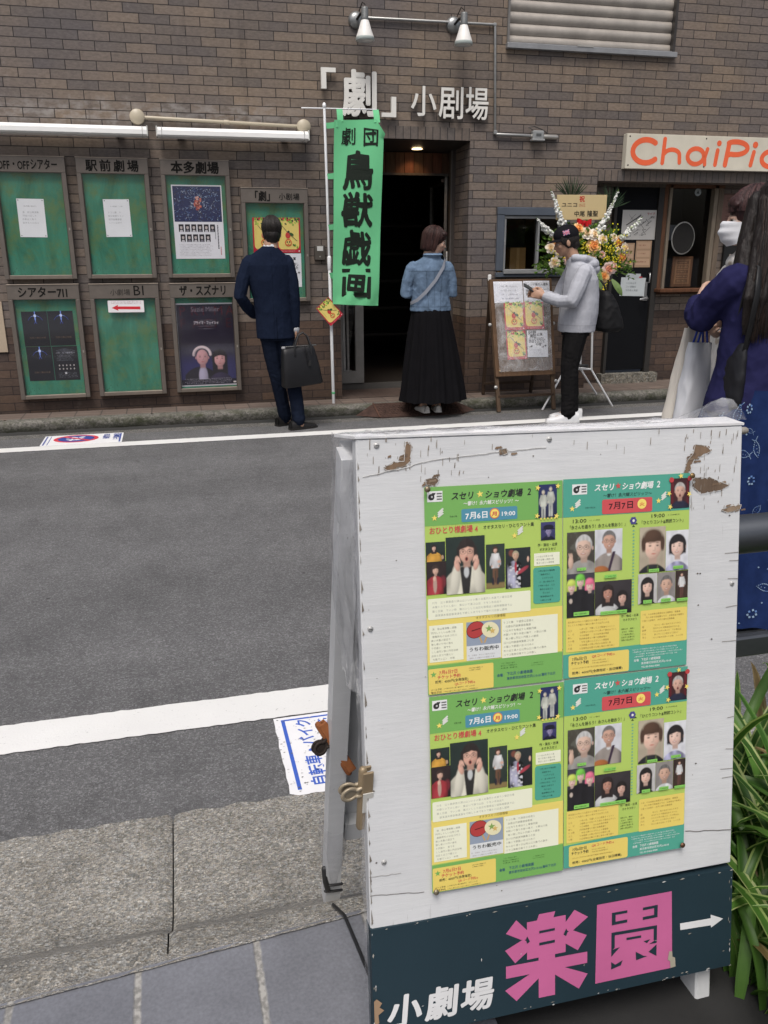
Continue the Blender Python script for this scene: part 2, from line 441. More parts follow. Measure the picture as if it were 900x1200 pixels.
# ------------------------------------------------------------------ mesh building
def setp(o,label=None,cat=None,group=None,kind=None):
 if label:o['label']=label
 if cat:o['category']=cat
 if group:o['group']=group
 if kind:o['kind']=kind
 return o
def thing(name,label,cat,loc=(0,0,0),rot=(0,0,0),group=None):
 o=bpy.data.objects.new(name,None)
 o.empty_display_size=0.1
 o.location=loc
 o.rotation_euler=rot
 col_main.objects.link(o)
 return setp(o,label,cat,group)
class MB:
 """Collects coloured faces and links them as ONE mesh object."""
 def __init__(self):
  self.v,self.f,self.c,self.m,self.s=[],[],[],[],[]
 def add(self,verts,faces,col=(0.5,0.5,0.5),mat=0,smooth=False):
  k=len(self.v)
  self.v.extend(tuple(map(float,p))for p in verts)
  for i,f in enumerate(faces):
   self.f.append(tuple(a+k for a in f))
   self.c.append(col[i]if isinstance(col,list)else col)
   self.m.append(mat); self.s.append(smooth)
  return self
 def box(self,c,d,col=(0.5,0.5,0.5),mat=0,rot=None,bev=0.0):
  hx,hy,hz=d[0]/2,d[1]/2,d[2]/2
  if bev<=0:
   vs=[(sx*hx,sy*hy,sz*hz)for sx in (-1,1)for sy in (-1,1)for sz in (-1,1)]
   fs=[(0,1,3,2),(4,6,7,5),(0,4,5,1),(2,3,7,6),(0,2,6,4),(1,5,7,3)]
  else:
   b=min(bev,hx*0.9,hy*0.9,hz*0.9)
   vs,idx=[],{}
   for sx in (-1,1):
    for sy in (-1,1):
     for sz in (-1,1):
      for a in range(3):
       p=[sx*(hx-b),sy*(hy-b),sz*(hz-b)]
       p[a]=(sx*hx,sy*hy,sz*hz)[a]
       idx[(sx,sy,sz,a)]=len(vs); vs.append(tuple(p))
   fs=[]
   S=(-1,1)
   for s in S:
    fs.append([idx[(s,a,b_,0)]for a,b_ in ((-1,-1),(1,-1),(1,1),(-1,1))][::s])
    fs.append([idx[(a,s,b_,1)]for a,b_ in ((-1,-1),(1,-1),(1,1),(-1,1))][::-s])
    fs.append([idx[(a,b_,s,2)]for a,b_ in ((-1,-1),(1,-1),(1,1),(-1,1))][::s])
   for s1 in S:
    for s2 in S:
     q=s1*s2
     fs.append([idx[(s1,s2,-1,0)],idx[(s1,s2,-1,1)],idx[(s1,s2,1,1)],idx[(s1,s2,1,0)]][::q])
     fs.append([idx[(s1,-1,s2,0)],idx[(s1,-1,s2,2)],idx[(s1,1,s2,2)],idx[(s1,1,s2,0)]][::-q])
     fs.append([idx[(-1,s1,s2,1)],idx[(-1,s1,s2,2)],idx[(1,s1,s2,2)],idx[(1,s1,s2,1)]][::q])
     for s3 in S:
      fs.append([idx[(s1,s2,s3,0)],idx[(s1,s2,s3,1)],idx[(s1,s2,s3,2)]][::s1*s2*s3])
  if rot is not None:
   vs=[rot @ Vector(p)for p in vs]
  self.add([(p[0]+c[0],p[1]+c[1],p[2]+c[2])for p in vs],fs,col,mat)
  return self
 def bar(self,a,b,w,t,col,mat=0,up=(0,0,1),bev=0.0):
  """Square bar from a to b, w wide and t thick (t along 'up' made square to the bar)."""
  a,b=Vector(a),Vector(b)
  z=(b-a).normalized()
  y=Vector(up); y=(y-z*y.dot(z))
  y=y.normalized()if y.length>1e-4 else z.orthogonal().normalized()
  x=y.cross(z)
  rot=Matrix((x,y,z)).transposed()
  return self.box((a+b)/2,(w,t,(b-a).length),col,mat,rot,bev)
 def tube(self,pts,rad,n=10,col=(0.5,0.5,0.5),mat=0,flat=1.0,caps='round',smooth=True,up=(0,0,1)):
  pts=[Vector(p)for p in pts]
  if isinstance(rad,(int,float)):rad=[rad]*len(pts)
  T=[]
  for i in range(len(pts)):
   d=pts[min(i+1,len(pts)-1)]-pts[max(i-1,0)]
   T.append(d.normalized()if d.length>1e-9 else Vector((0,0,1)))
  rings=[(p,t_,r)for p,t_,r in zip(pts,T,rad)]
  if caps=='round':
   s,e=[],[]
   for k in (75,45):
    a=R(k)
    s.append((pts[0]-T[0]*rad[0]*math.sin(a),T[0],rad[0]*math.cos(a)))
    e.insert(0,(pts[-1]+T[-1]*rad[-1]*math.sin(a),T[-1],rad[-1]*math.cos(a)))
   rings=s+rings+e
  vs,fs=[],[]
  ref=Vector(up)
  x=None
  for p,t_,r in rings:
   if x is None:
    x=ref-t_*ref.dot(t_)
    x=x.normalized()if x.length>1e-3 else t_.orthogonal().normalized()
   else:
    x=x-t_*x.dot(t_)
    x=x.normalized()if x.length>1e-6 else t_.orthogonal().normalized()
   y=t_.cross(x)
   fx=flat
   for k in range(n):
    a=2*math.pi*k/n
    vs.append(p+x*(math.cos(a)*r*fx)+y*(math.sin(a)*r))
  m=len(rings)
  for i in range(m-1):
   for k in range(n):
    k2=(k+1)%n
    fs.append((i*n+k,i*n+k2,(i+1)*n+k2,(i+1)*n+k))
  if caps:
   fs.append(tuple(range(n-1,-1,-1)))
   fs.append(tuple((m-1)*n+k for k in range(n)))
  return self.add(vs,fs,col,mat,smooth)
 def ell(self,c,r,col=(0.5,0.5,0.5),mat=0,rot=None,nu=14,nv=9,smooth=True):
  vs=[Vector((0,0,r[2]))]
  for i in range(1,nv):
   a=math.pi*i/nv
   for k in range(nu):
    b=2*math.pi*k/nu
    vs.append(Vector((r[0]*math.sin(a)*math.cos(b),r[1]*math.sin(a)*math.sin(b),r[2]*math.cos(a))))
  vs.append(Vector((0,0,-r[2])))
  fs=[(0,1+k,1+(k+1)%nu)for k in range(nu)]
  for i in range(nv-2):
   for k in range(nu):
    a,b=1+i*nu,1+(i+1)*nu
    fs.append((a+k,b+k,b+(k+1)%nu,a+(k+1)%nu))
  L=len(vs)-1
  a=1+(nv-2)*nu
  fs+=[(a+k,L,a+(k+1)%nu)for k in range(nu)]
  if rot is not None:vs=[rot @ p for p in vs]
  return self.add([p+Vector(c)for p in vs],fs,col,mat,smooth)
 def loft(self,secs,n=24,col=(0.5,0.5,0.5),mat=0,caps=True,smooth=True,power=2.0):
  """secs: (centre xyz, rx, ry[, rotz]) horizontal superellipse rings from bottom to top."""
  vs,fs=[],[]
  for s in secs:
   c,rx,ry=s[0],s[1],s[2]
   rz=s[3]if len(s)>3 else 0.0
   for k in range(n):
    a=2*math.pi*k/n
    ca,sa=math.cos(a),math.sin(a)
    x=rx*math.copysign(abs(ca)**(2/power),ca); y=ry*math.copysign(abs(sa)**(2/power),sa)
    vs.append((c[0]+x*math.cos(rz)-y*math.sin(rz),c[1]+x*math.sin(rz)+y*math.cos(rz),c[2]))
  for i in range(len(secs)-1):
   for k in range(n):
    k2=(k+1)%n
    fs.append((i*n+k,i*n+k2,(i+1)*n+k2,(i+1)*n+k))
  if caps:
   fs.append(tuple(range(n-1,-1,-1)))
   fs.append(tuple((len(secs)-1)*n+k for k in range(n)))
  return self.add(vs,fs,col,mat,smooth)
 def lathe(self,prof,c=(0,0,0),n=24,col=(0.5,0.5,0.5),mat=0,rot=None,caps=False):
  vs,fs=[],[]
  for r,z in prof:
   for k in range(n):
    a=2*math.pi*k/n
    vs.append(Vector((r*math.cos(a),r*math.sin(a),z)))
  for i in range(len(prof)-1):
   for k in range(n):
    k2=(k+1)%n
    fs.append((i*n+k,i*n+k2,(i+1)*n+k2,(i+1)*n+k))
  if caps:
   fs.append(tuple(range(n-1,-1,-1))); fs.append(tuple((len(prof)-1)*n+k for k in range(n)))
  if rot is not None:vs=[rot @ p for p in vs]
  return self.add([p+Vector(c)for p in vs],fs,col,mat,True)
 def grid(self,fn,nu,nv,col=(0.5,0.5,0.5),mat=0,smooth=True,colfn=None):
  vs=[fn(i/nu,j/nv)for j in range(nv+1)for i in range(nu+1)]
  fs,cs=[],[]
  for j in range(nv):
   for i in range(nu):
    a=j*(nu+1)+i
    fs.append((a,a+1,a+nu+2,a+nu+1))
    if colfn:cs.append(colfn((i+0.5)/nu,(j+0.5)/nv))
  return self.add(vs,fs,cs if colfn else col,mat,smooth)
 def mesh(self,name):
  me=bpy.data.meshes.new(name)
  me.from_pydata(self.v,[],self.f)
  ca=me.color_attributes.new('Col','FLOAT_COLOR','CORNER')
  n=[len(f)for f in self.f]
  cols=np.repeat(np.array([(c[0],c[1],c[2],1.0)for c in self.c],dtype=np.float32),n,axis=0)
  ca.data.foreach_set('color',cols.ravel())
  me.polygons.foreach_set('material_index',np.array(self.m,dtype=np.int32))
  me.polygons.foreach_set('use_smooth',np.array(self.s,dtype=bool))
  me.update()
  return me
 def build(self,name,mats,parent=None,loc=(0,0,0),rot=(0,0,0),label=None,cat=None,group=None,kind=None):
  me=self.mesh(name)
  for m in (mats if isinstance(mats,(list,tuple))else [mats]):
   me.materials.append(M[m]if isinstance(m,str)else m)
  o=bpy.data.objects.new(name,me)
  o.location=loc; o.rotation_euler=rot
  if parent is not None:o.parent=parent
  col_main.objects.link(o)
  return setp(o,label,cat,group,kind)
  # ------------------------------------------------------------------ flat graphics: lettering, prints
_gl={}
def glyph(ch,bold=0.0,res=2):
 k=(ch,bold,res)
 if k not in _gl:
  cu=bpy.data.curves.new('lettering','FONT')
  cu.body=ch; cu.size=1.0; cu.resolution_u=res; cu.offset=bold
  o=bpy.data.objects.new('lettering',cu)
  col_main.objects.link(o)
  bpy.context.view_layer.update()
  ev=o.evaluated_get(bpy.context.evaluated_depsgraph_get())
  me=ev.to_mesh()
  vs=[(v.co.x,v.co.y)for v in me.vertices]
  fs=[tuple(p.vertices)for p in me.polygons]
  ev.to_mesh_clear()
  bpy.data.objects.remove(o); bpy.data.curves.remove(cu)
  if vs:
   xs=[p[0]for p in vs]; ys=[p[1]for p in vs]
   w=(min(xs),max(xs),min(ys),max(ys))
  else:
   w=(0,0.3,0,0)
  wide=ord(ch)>0x2E7F
  adv=1.0 if wide else (w[1]+0.06 if vs else 0.3)
  _gl[k]=(vs,fs,adv,w,wide)
 return _gl[k]
def fr_wall(u,v,d):                    # local frame of a thing that faces the street: x right, z up, towards -y
 return (u,-d,v)
class Flat:
 def __init__(self,fr=fr_wall,step=0.0006,d0=0.0):
  self.mb,self.fr,self.step,self.d0,self.k=MB(),fr,step,d0,0
 def _d(self,layer):                 # overlapping prints of one layer never share a plane
  self.k+=1
  return self.d0+(layer+0.02*(self.k%40))*self.step
 def rect(self,u0,v0,u1,v1,col,layer=0):
  return self.poly([(u0,v0),(u1,v0),(u1,v1),(u0,v1)],col,layer)
 def poly(self,pts,col,layer=0):
  d=self._d(layer)
  if len(pts)>4:
   tris=tessellate_polygon([[Vector((p[0],p[1],0))for p in pts]])
  else:
   tris=[tuple(range(len(pts)))]
  P=[self.fr(p[0],p[1],d)for p in pts]
  out=[]
  for t_ in tris:
   a,b,c=(Vector((pts[t_[0]][0],pts[t_[0]][1],0)),Vector((pts[t_[1]][0],pts[t_[1]][1],0)),Vector((pts[t_[2]][0],pts[t_[2]][1],0)))
   out.append(tuple(t_)if (b-a).cross(c-a).z>=0 else tuple(reversed(t_)))
  self.mb.add(P,out,col)
 def rrect(self,u0,v0,u1,v1,r,col,layer=0):
  pts=[]
  for cx,cy,a0 in ((u1-r,v1-r,0),(u0+r,v1-r,90),(u0+r,v0+r,180),(u1-r,v0+r,270)):
   for k in range(5):
    a=R(a0+k*22.5)
    pts.append((cx+r*math.cos(a),cy+r*math.sin(a)))
  self.poly(pts,col,layer)
 def ell(self,cu,cv,ru,rv,col,layer=0,n=18,a0=0,a1=360,rot=0.0):
  pts=[]
  full=abs(a1-a0)>=360
  for k in range(n+(0 if full else 1)):
   a=R(a0+(a1-a0)*k/n)
   x,y=ru*math.cos(a),rv*math.sin(a)
   pts.append((cu+x*math.cos(rot)-y*math.sin(rot),cv+x*math.sin(rot)+y*math.cos(rot)))
  self.poly(pts,col,layer)
 def star(self,cu,cv,r,col,layer=0,rot=0.0,n=5,inner=0.42):
  pts=[]
  for k in range(2*n):
   a=R(90)+rot+math.pi*k/n
   q=r if k%2==0 else r*inner
   pts.append((cu+q*math.cos(a),cv+q*math.sin(a)))
  self.poly(pts,col,layer)
 def line(self,pts,w,col,layer=0):
  for (x0,y0),(x1,y1)in zip(pts[:-1],pts[1:]):
   dx,dy=x1-x0,y1-y0
   L=math.hypot(dx,dy)or 1e-9
   nx,ny=-dy/L*w/2,dx/L*w/2
   self.poly([(x0+nx,y0+ny),(x0-nx,y0-ny),(x1-nx,y1-ny),(x1+nx,y1+ny)],col,layer)
 def text(self,s,u,v,size,col,layer=0,bold=0.0,sx=1.0,shear=0.0,track=0.0,width=None,align='l',vertical=False,rot=0.0,res=2,warp=None,zh=0.0):
  """Baseline at v (bottom of the characters), first character at u. width squeezes or stretches the line to that length."""
  adv=[]
  rb,bold=bold,0.0
  for ch in s:
   _,_,a,w,wide=glyph(ch,bold,res)
   adv.append(a+track)
  tot=sum(adv)*size
  if width and not vertical:
   sx=width/tot
  x=0.0
  if align=='c':x=-tot*sx/2
  if align=='r':x=-tot*sx
  cr,sr=math.cos(rot),math.sin(rot)
  y=0.0
  shifts=[(0.0,0.0)]+([(rb*0.9*math.cos(R(q)),rb*0.9*math.sin(R(q)))for q in ((45,135,225,315)if rb<0.02 else range(0,360,45))]if rb>0.004 else [])
  for ch,a in zip(s,adv):
   vs,fs,_,w,wide=glyph(ch,bold,res)
   base=0.08 if wide else 0.0
   ox=0.0 if wide else (0.03-w[0])
   for bx,by in (shifts if fs else ()):
    d=self._d(layer)
    pts=[]
    for px,py in vs:
     X=(px+bx+ox+(py*shear))*size*sx+x
     Y=(py+by+base)*size+y
     pts.append(self.fr(u+X*cr-Y*sr,v+X*sr+Y*cr,d))
    self.mb.add(pts,fs,col)
   if vertical:y-=size*(1.0+track)
   else:x+=a*size*sx
  return x
 def small(self,u0,v0,u1,v1,lines,col,layer=0,seed=0,fill=0.75,gap=0.35,size=0.62):
  """Print too small to read in the photograph: lines of tiny separate strokes."""
  r=random.Random(seed)
  h=(v1-v0)/lines
  for i in range(lines):
   y0=v1-(i+1)*h+h*(1-size)/2
   x=u0+(u1-u0)*(0.0 if r.random()<0.7 else 0.04)
   end=u0+(u1-u0)*min(1.0,fill+r.random()*0.3)
   w=h*size
   d=self._d(layer)
   while x+w<=end:
    if r.random()>0.05:
     vs,fs,_,_,_=glyph(r.choice('のとりコント集公演出場で楽しい歌を語会日時円木川山'),0.0,1)
     self.mb.add([self.fr(x+p[0]*w,y0+(p[1]+0.08)*w,d)for p in vs],fs,col)
    x+=w*(1.0+gap*0.2)
 def build(self,name,mat,parent=None,**kw):
  return self.mb.build(name,mat,parent,**kw)
def interp(xs,x):
 return np.interp(x,[a for a,_ in xs],[b for _,b in xs])
 # ================================================================== THE SETTING
WY=7.77                      # the street wall's face
def sheet(name,x0,x1,y0,y1,z,mat,kind='structure',nx=1,ny=1,zf=None):
 mb=MB()
 mb.grid(lambda a,b:(x0+(x1-x0)*a,y0+(y1-y0)*b,z if zf is None else zf(a,b)),nx,ny,smooth=False)
 return mb.build(name,mat,kind=kind)
sheet('ground',-150,150,-150,150,-0.06,'asphalt')
sheet('road',-40,40,1.90,7.06,0.0,'asphalt')
def painted_line(y0,y1,seed):
 mb=MB()
 def fn(a,b):
  x=-8+20*a
  e=0.0035*noise.noise(Vector((x*7,b*9,seed)))+0.0045*noise.noise(Vector((x*34,b*5,seed+3)))
  return (x,y0+(y1-y0)*b+(e if b<0.01 or b>0.99 else 0.0),0.004)
 mb.grid(fn,1600,2,smooth=False)
 for xa,xb in ((-40,-8),(12,40)):mb.add([(xa,y0,0.004),(xb,y0,0.004),(xb,y1,0.004),(xa,y1,0.004)],[(0,1,2,3)])
 return mb.build('white_line','line',kind='structure')
painted_line(2.345,2.512,1.0)
painted_line(6.565,6.715,8.0)
gb=MB()
gb.grid(lambda a,b:(-40+80*a,7.06+0.15*b,0.0),1,1,smooth=False)
gb.build('gutter','gutter',kind='structure')
gb=MB()
gb.grid(lambda a,b:(-40+80*a,7.21+0.145*b,-0.03*math.sin(math.pi*b)),1,6,smooth=True,col=(0.03,0.03,0.029))
gb.build('drain_channel','paint',kind='structure')
# far kerb: rounded, chipped, mossy blocks
kb=MB()
def kerb_pt(a,b):
 x=-12+24*a
 prof=[(7.355,-0.02),(7.350,0.02),(7.350,0.060),(7.356,0.078),(7.375,0.086),(7.42,0.088),(7.475,0.089),(7.48,0.05)]
 k=b*(len(prof)-1); i=min(int(k),len(prof)-2); f=k-i
 y=prof[i][0]+(prof[i+1][0]-prof[i][0])*f
 z=prof[i][1]+(prof[i+1][1]-prof[i][1])*f
 n=noise.noise(Vector((x*9,b*4,0)))*0.006+noise.noise(Vector((x*33,b*9,5)))*0.004
 j=abs((x+0.21)/0.6-round((x+0.21)/0.6))*0.6
 groove=0.012*math.exp(-(j/0.008)**2)
 return (x,y+n+groove*0.8,z-abs(n)*0.6-groove)
kb.grid(kerb_pt,900,14)
kb.build('kerb','mossy',kind='structure')
sheet('pavement',-40,40,7.478,8.6,0.084,'brown_paver')
# near side: gutter slabs rising to a worn kerb, mortar, then the tiled forecourt (0.22 m up)
def apron_z(y):
 return float(np.interp(y,[1.10,1.27,1.33,1.40,1.47,1.52,1.70,1.93],[0.206,0.205,0.185,0.125,0.066,0.052,0.028,0.004]))
def apron(x0,x1,name='kerb_slab'):
 mb=MB()
 nx=max(2,int((x1-x0)/0.014))
 def fn(a,b):
  x,y=x0+(x1-x0)*a,1.10+(1.935-1.10)*b
  z=apron_z(y)
  low=1.0 if y<1.50 else 0.25
  z+=low*(0.0035*noise.noise(Vector((x*7,y*7,1)))+0.0022*noise.noise(Vector((x*24,y*24,3))))
  if b>0.98:z-=0.0; y+=0.010*noise.noise(Vector((x*18,0,9)))
  e=min(x-x0,x1-x)
  if e<0.012:z-=0.010*(1-e/0.012)*(0.7+0.5*noise.noise(Vector((x*30,y*12,4))))
  return (x,y,z)
 mb.grid(fn,nx,58)
 return mb.build(name,'apron',kind='structure')
edges=[-4.2,-3.6,-3.0,-2.4,-1.8,-1.2,-0.66,-0.092,0.52,1.12,1.72,2.32,2.92,3.52]
for a,b in zip(edges[:-1],edges[1:]):
 apron(a+0.0015,b-0.0015)
mb=MB()
def mort(a,b):
 x=-4+4.6*a; ye=1.235+x*0.085-0.012; yk=ye+0.040+0.016*noise.noise(Vector((x*9,0,5)))+0.008*noise.noise(Vector((x*40,0,5)))
 return (x,ye+(yk-ye)*b,0.2235-(0.018*b)+0.0025*noise.noise(Vector((x*30,b*3,2))))
mb.grid(mort,600,5,col=(0.36,0.35,0.33))
sb=MB(); sb.add([(-6,1.20,0.10),(6,1.20,0.10),(6,1.34,0.10),(-6,1.34,0.10)],[(0,1,2,3)]); sb.build('kerb_bed','kerbstone',kind='structure')
mb.build('mortar_strip','mortar',kind='structure')
# the tiles' edge runs a little askew to the street
fc=MB()
fc.add([(-5.0,1.235-5.0*0.085,0.22),(-5.0,-4.0,0.22),(0.43,-4.0,0.22),(0.43,1.235+0.43*0.085,0.22)],[(0,1,2,3)])
fc.build('forecourt','slate_tile',kind='structure')
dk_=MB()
dk_.add([(0.43,-4.0,0.218),(0.95,-4.0,0.218),(0.95,1.30,0.218),(0.43,1.28,0.218)],[(0,1,2,3)],(0.03,0.03,0.03))  # dark asphalt patch, the shade under the sign put into its near-black colour
dk_.build('shade_tinted_paving','cloth',kind='structure')
sl=MB()
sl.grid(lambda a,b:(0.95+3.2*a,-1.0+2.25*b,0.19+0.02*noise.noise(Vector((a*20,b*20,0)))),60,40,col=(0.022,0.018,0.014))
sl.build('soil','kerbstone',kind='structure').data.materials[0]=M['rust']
# ================================================================== THE THEATRE BUILDING ACROSS THE STREET
bld=thing('brick_building','brown tiled building across the street with an open dark theatre doorway','building',(0,WY,0))
def bpart(name,mb,mat,parent=None):
 return mb.build(name,mat,parent if parent is not None else bld)
XS=[-9.0,1.55,2.785,3.07,3.80,3.115,4.085,4.775,7.6,12.0]
wall=MB()
openings=[(1.55,2.785,-0.1,2.392),(3.09,3.79,1.21,1.81),(3.115,4.775,3.165,4.6),(4.085,7.6,-0.1,2.072)]
xs=sorted(set([-9.0,12.0]+[v for o in openings for v in o[:2]]))
zs=sorted(set([-0.1,5.6]+[v for o in openings for v in o[2:]]))
for x0,x1 in zip(xs[:-1],xs[1:]):
 for z0,z1 in zip(zs[:-1],zs[1:]):
  cx,cz=(x0+x1)/2,(z0+z1)/2
  if any(o[0]<cx<o[1]and o[2]<cz<o[3]for o in openings):continue
  wall.add([(x0,0,z0),(x1,0,z0),(x1,0,z1),(x0,0,z1)],[(0,1,2,3)])
for (x0,x1,z0,z1),dep in zip(openings,(0.42,0.12,0.10,0.28)):
 wall.add([(x0,0,z0),(x0,dep,z0),(x0,dep,z1),(x0,0,z1)],[(3,2,1,0)])
 wall.add([(x1,0,z0),(x1,dep,z0),(x1,dep,z1),(x1,0,z1)],[(0,1,2,3)])
 wall.add([(x0,0,z1),(x1,0,z1),(x1,dep,z1),(x0,dep,z1)],[(0,1,2,3)])
 if z0>0:wall.add([(x0,0,z0),(x1,0,z0),(x1,dep,z0),(x0,dep,z0)],[(3,2,1,0)])
 # recessed shop wall: below the wooden window and beyond it
D=0.28
for x0,x1,z0,z1 in ((4.085,4.425,-0.1,2.072),(4.985,7.6,-0.1,1.02),(5.66,7.6,1.02,2.072)):
 wall.add([(x0,D,z0),(x1,D,z0),(x1,D,z1),(x0,D,z1)],[(0,1,2,3)])
wall.add([(-9,0,5.6),(12,0,5.6),(12,4,5.6),(-9,4,5.6)],[(0,1,2,3)])
bpart('wall',wall,'brick')
for x0,x1,z0,z1 in ((1.40,2.785,2.394,2.497),(4.085,7.6,2.074,2.170)):
 b=MB(); b.box(((x0+x1)/2,0.008,(z0+z1)/2),(x1-x0,0.022,z1-z0))
 bpart('lintel_course',b,'soldier')
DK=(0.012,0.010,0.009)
# --- theatre entrance: porch floor, threshold, ceiling, dark hall
p=MB(); p.add([(1.55,0.0,0.088),(2.785,0.0,0.088),(2.785,0.50,0.088),(1.55,0.50,0.088)],[(0,1,2,3)])
bpart('porch_floor',p,'entry_tile')
p=MB(); p.box((2.17,0.60,0.10),(1.23,0.16,0.09),(0.11,0.105,0.098))
bpart('threshold',p,'paint')
h=MB()
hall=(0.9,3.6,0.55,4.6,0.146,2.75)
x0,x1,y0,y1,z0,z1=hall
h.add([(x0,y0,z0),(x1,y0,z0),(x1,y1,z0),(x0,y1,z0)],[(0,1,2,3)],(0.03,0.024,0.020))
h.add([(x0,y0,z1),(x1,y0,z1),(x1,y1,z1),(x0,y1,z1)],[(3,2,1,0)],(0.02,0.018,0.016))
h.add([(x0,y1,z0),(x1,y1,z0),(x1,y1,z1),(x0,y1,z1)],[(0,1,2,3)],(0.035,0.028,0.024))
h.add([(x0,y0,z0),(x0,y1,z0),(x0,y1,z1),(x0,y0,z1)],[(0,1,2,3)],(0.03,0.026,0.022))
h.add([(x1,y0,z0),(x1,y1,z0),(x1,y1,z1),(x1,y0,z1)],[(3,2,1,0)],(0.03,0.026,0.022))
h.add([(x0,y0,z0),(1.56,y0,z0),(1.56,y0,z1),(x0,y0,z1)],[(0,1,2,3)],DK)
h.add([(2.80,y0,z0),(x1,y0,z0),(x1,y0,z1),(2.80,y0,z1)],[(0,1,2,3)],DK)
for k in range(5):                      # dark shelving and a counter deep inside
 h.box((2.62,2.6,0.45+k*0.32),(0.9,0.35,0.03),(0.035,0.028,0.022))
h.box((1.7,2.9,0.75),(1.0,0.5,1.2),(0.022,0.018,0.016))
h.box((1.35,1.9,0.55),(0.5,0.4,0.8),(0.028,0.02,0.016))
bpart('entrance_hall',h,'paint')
c=MB()
c.add([(1.55,0.0,2.385),(2.785,0.0,2.385),(2.785,0.56,2.345),(1.55,0.56,2.345)],[(3,2,1,0)],(0.045,0.038,0.034))
bpart('porch_ceiling',c,'paint')
tr=MB()
for k in range(13):
 xx=1.60+k*0.0945
 tr.box((xx,0.53,2.245),(0.0895,0.02,0.19),(0.060+0.012*(k%3),0.032,0.018))
tr.box((2.17,0.52,2.145),(1.24,0.05,0.02),(0.05,0.045,0.04))
bpart('transom_panel',tr,'wood')
dl=MB(); dl.lathe([(0.0,0.004),(0.042,0.002),(0.05,-0.004)],(2.385,0.36,2.356),20)
dlo=bpart('downlight',dl,'lamp_on')
pl=bpy.data.lights.new('downlight_glow','SPOT'); pl.energy=3.6; pl.color=(1.0,0.55,0.25); pl.shadow_soft_size=0.04
pl.spot_size=R(95); pl.spot_blend=0.6
plo=bpy.data.objects.new('downlight_glow',pl); plo.location=(2.375,0.36,2.345); plo.rotation_euler=(R(20),0,0); plo.parent=bld; col_main.objects.link(plo)
# fixed side light (left, behind the banner)
s=MB()
ALU=(0.26,0.255,0.245)
for cx,w in ((1.652,0.03),(1.838,0.085)):s.box((cx,0.52,1.14),(w,0.05,1.97),ALU)
s.box((1.731,0.52,0.215),(0.13,0.05,0.12),ALU); s.box((1.731,0.52,2.09),(0.13,0.05,0.07),ALU)
s.box((1.731,0.52,0.965),(0.13,0.045,0.035),ALU)
sd=bpart('side_light',s,'dull_metal')
g=MB(); g.add([(1.667,0.525,0.19),(1.795,0.525,0.19),(1.795,0.525,2.09),(1.667,0.525,2.09)],[(0,1,2,3)]); bpart('pane',g,'glass',sd)
g=MB()
g.bar((1.70,0.60,0.25),(1.69,0.60,1.6),0.03,0.02,(0.42,0.41,0.40)); g.bar((1.745,0.62,0.25),(1.735,0.62,1.6),0.018,0.02,(0.36,0.35,0.34)); g.box((1.73,0.61,0.262),(0.09,0.03,0.02),(0.42,0.41,0.40))
bpart('inner_rail',g,'dull_metal',sd)
# glazed door leaf standing open inwards on the right
d=MB()
def leaf(t,z):return (2.755+0.085*t,0.56+0.78*t,z)
for t0,t1,z0_,z1_,cc in ((0.0,0.045,0.16,2.16,(0.40,0.385,0.36)),(0.955,1.0,0.16,2.12,(0.40,0.385,0.36))):
 d.bar(leaf((t0+t1)/2,z0_),leaf((t0+t1)/2,z1_),0.03,0.035,cc)
for zz in (0.22,2.10):d.bar(leaf(0.05,zz),leaf(0.95,zz),0.10,0.03,(0.10,0.075,0.06))
dr=bpart('door',d,'metal')
g=MB(); g.add([leaf(0.045,0.26),leaf(0.955,0.26),leaf(0.955,2.06),leaf(0.045,2.06)],[(0,1,2,3)]); bpart('pane',g,'glass',dr)
g=MB(); g.tube([(2.745,0.50,0.92),(2.745,0.50,1.42)],0.014,10,(0.5,0.49,0.47)); g.tube([(2.745,0.50,0.96),(2.755,0.56,0.96)],0.008,8,(0.5,0.49,0.47)); g.tube([(2.745,0.50,1.38),(2.755,0.56,1.38)],0.008,8,(0.5,0.49,0.47))
bpart('handle',g,'metal',dr)
j=MB(); j.box((2.768,0.45,1.24),(0.034,0.10,2.30),(0.060,0.050,0.045)); j.box((2.745,0.41,1.24),(0.012,0.03,2.30),(0.10,0.09,0.085))
bpart('door_jamb',j,'paint')
# --- ticket window
tw=MB()
BL=(0.085,0.100,0.125)
x0,x1,z0,z1=3.068,3.812,1.192,1.826
for cx,cz,w,hh in (((x0+x1)/2,z1-0.036,x1-x0,0.072),((x0+x1)/2,z0+0.022,x1-x0,0.044),(x0+0.036,(z0+z1)/2,0.072,z1-z0-0.118),(x1-0.036,(z0+z1)/2,0.072,z1-z0-0.118)):
 tw.box((cx,-0.005,cz),(w,0.05,hh),BL,bev=0.004)
tk=bpart('ticket_window',tw,'paint')
tf=MB()
AL2=(0.33,0.335,0.34)
a0,a1,b0,b1=x0+0.074,x1-0.074,z0+0.046,z1-0.074
for cx,cz,w,hh in (((a0+a1)/2,b1-0.013,a1-a0,0.026),((a0+a1)/2,b0+0.013,a1-a0,0.026),(a0+0.012,(b0+b1)/2,0.024,b1-b0-0.054),(a1-0.012,(b0+b1)/2,0.024,b1-b0-0.054),(3.50,(b0+b1)/2,0.02,b1-b0-0.054)):
 tf.box((cx,0.015,cz),(w,0.05,hh),AL2,bev=0.003)
tf.box(((a0+a1)/2,-0.035,b0-0.004),(a1-a0,0.02,0.018),AL2)
bpart('frame',tf,'dull_metal',tk)
g=MB(); g.add([(a0+0.02,0.03,b0+0.02),(a1-0.02,0.03,b0+0.02),(a1-0.02,0.03,b1-0.02),(a0+0.02,0.03,b1-0.02)],[(0,1,2,3)]); bpart('pane',g,'glass',tk)
r=MB()
rx0,rx1,ry0,ry1,rz0,rz1=2.95,3.95,0.13,1.1,1.10,1.95
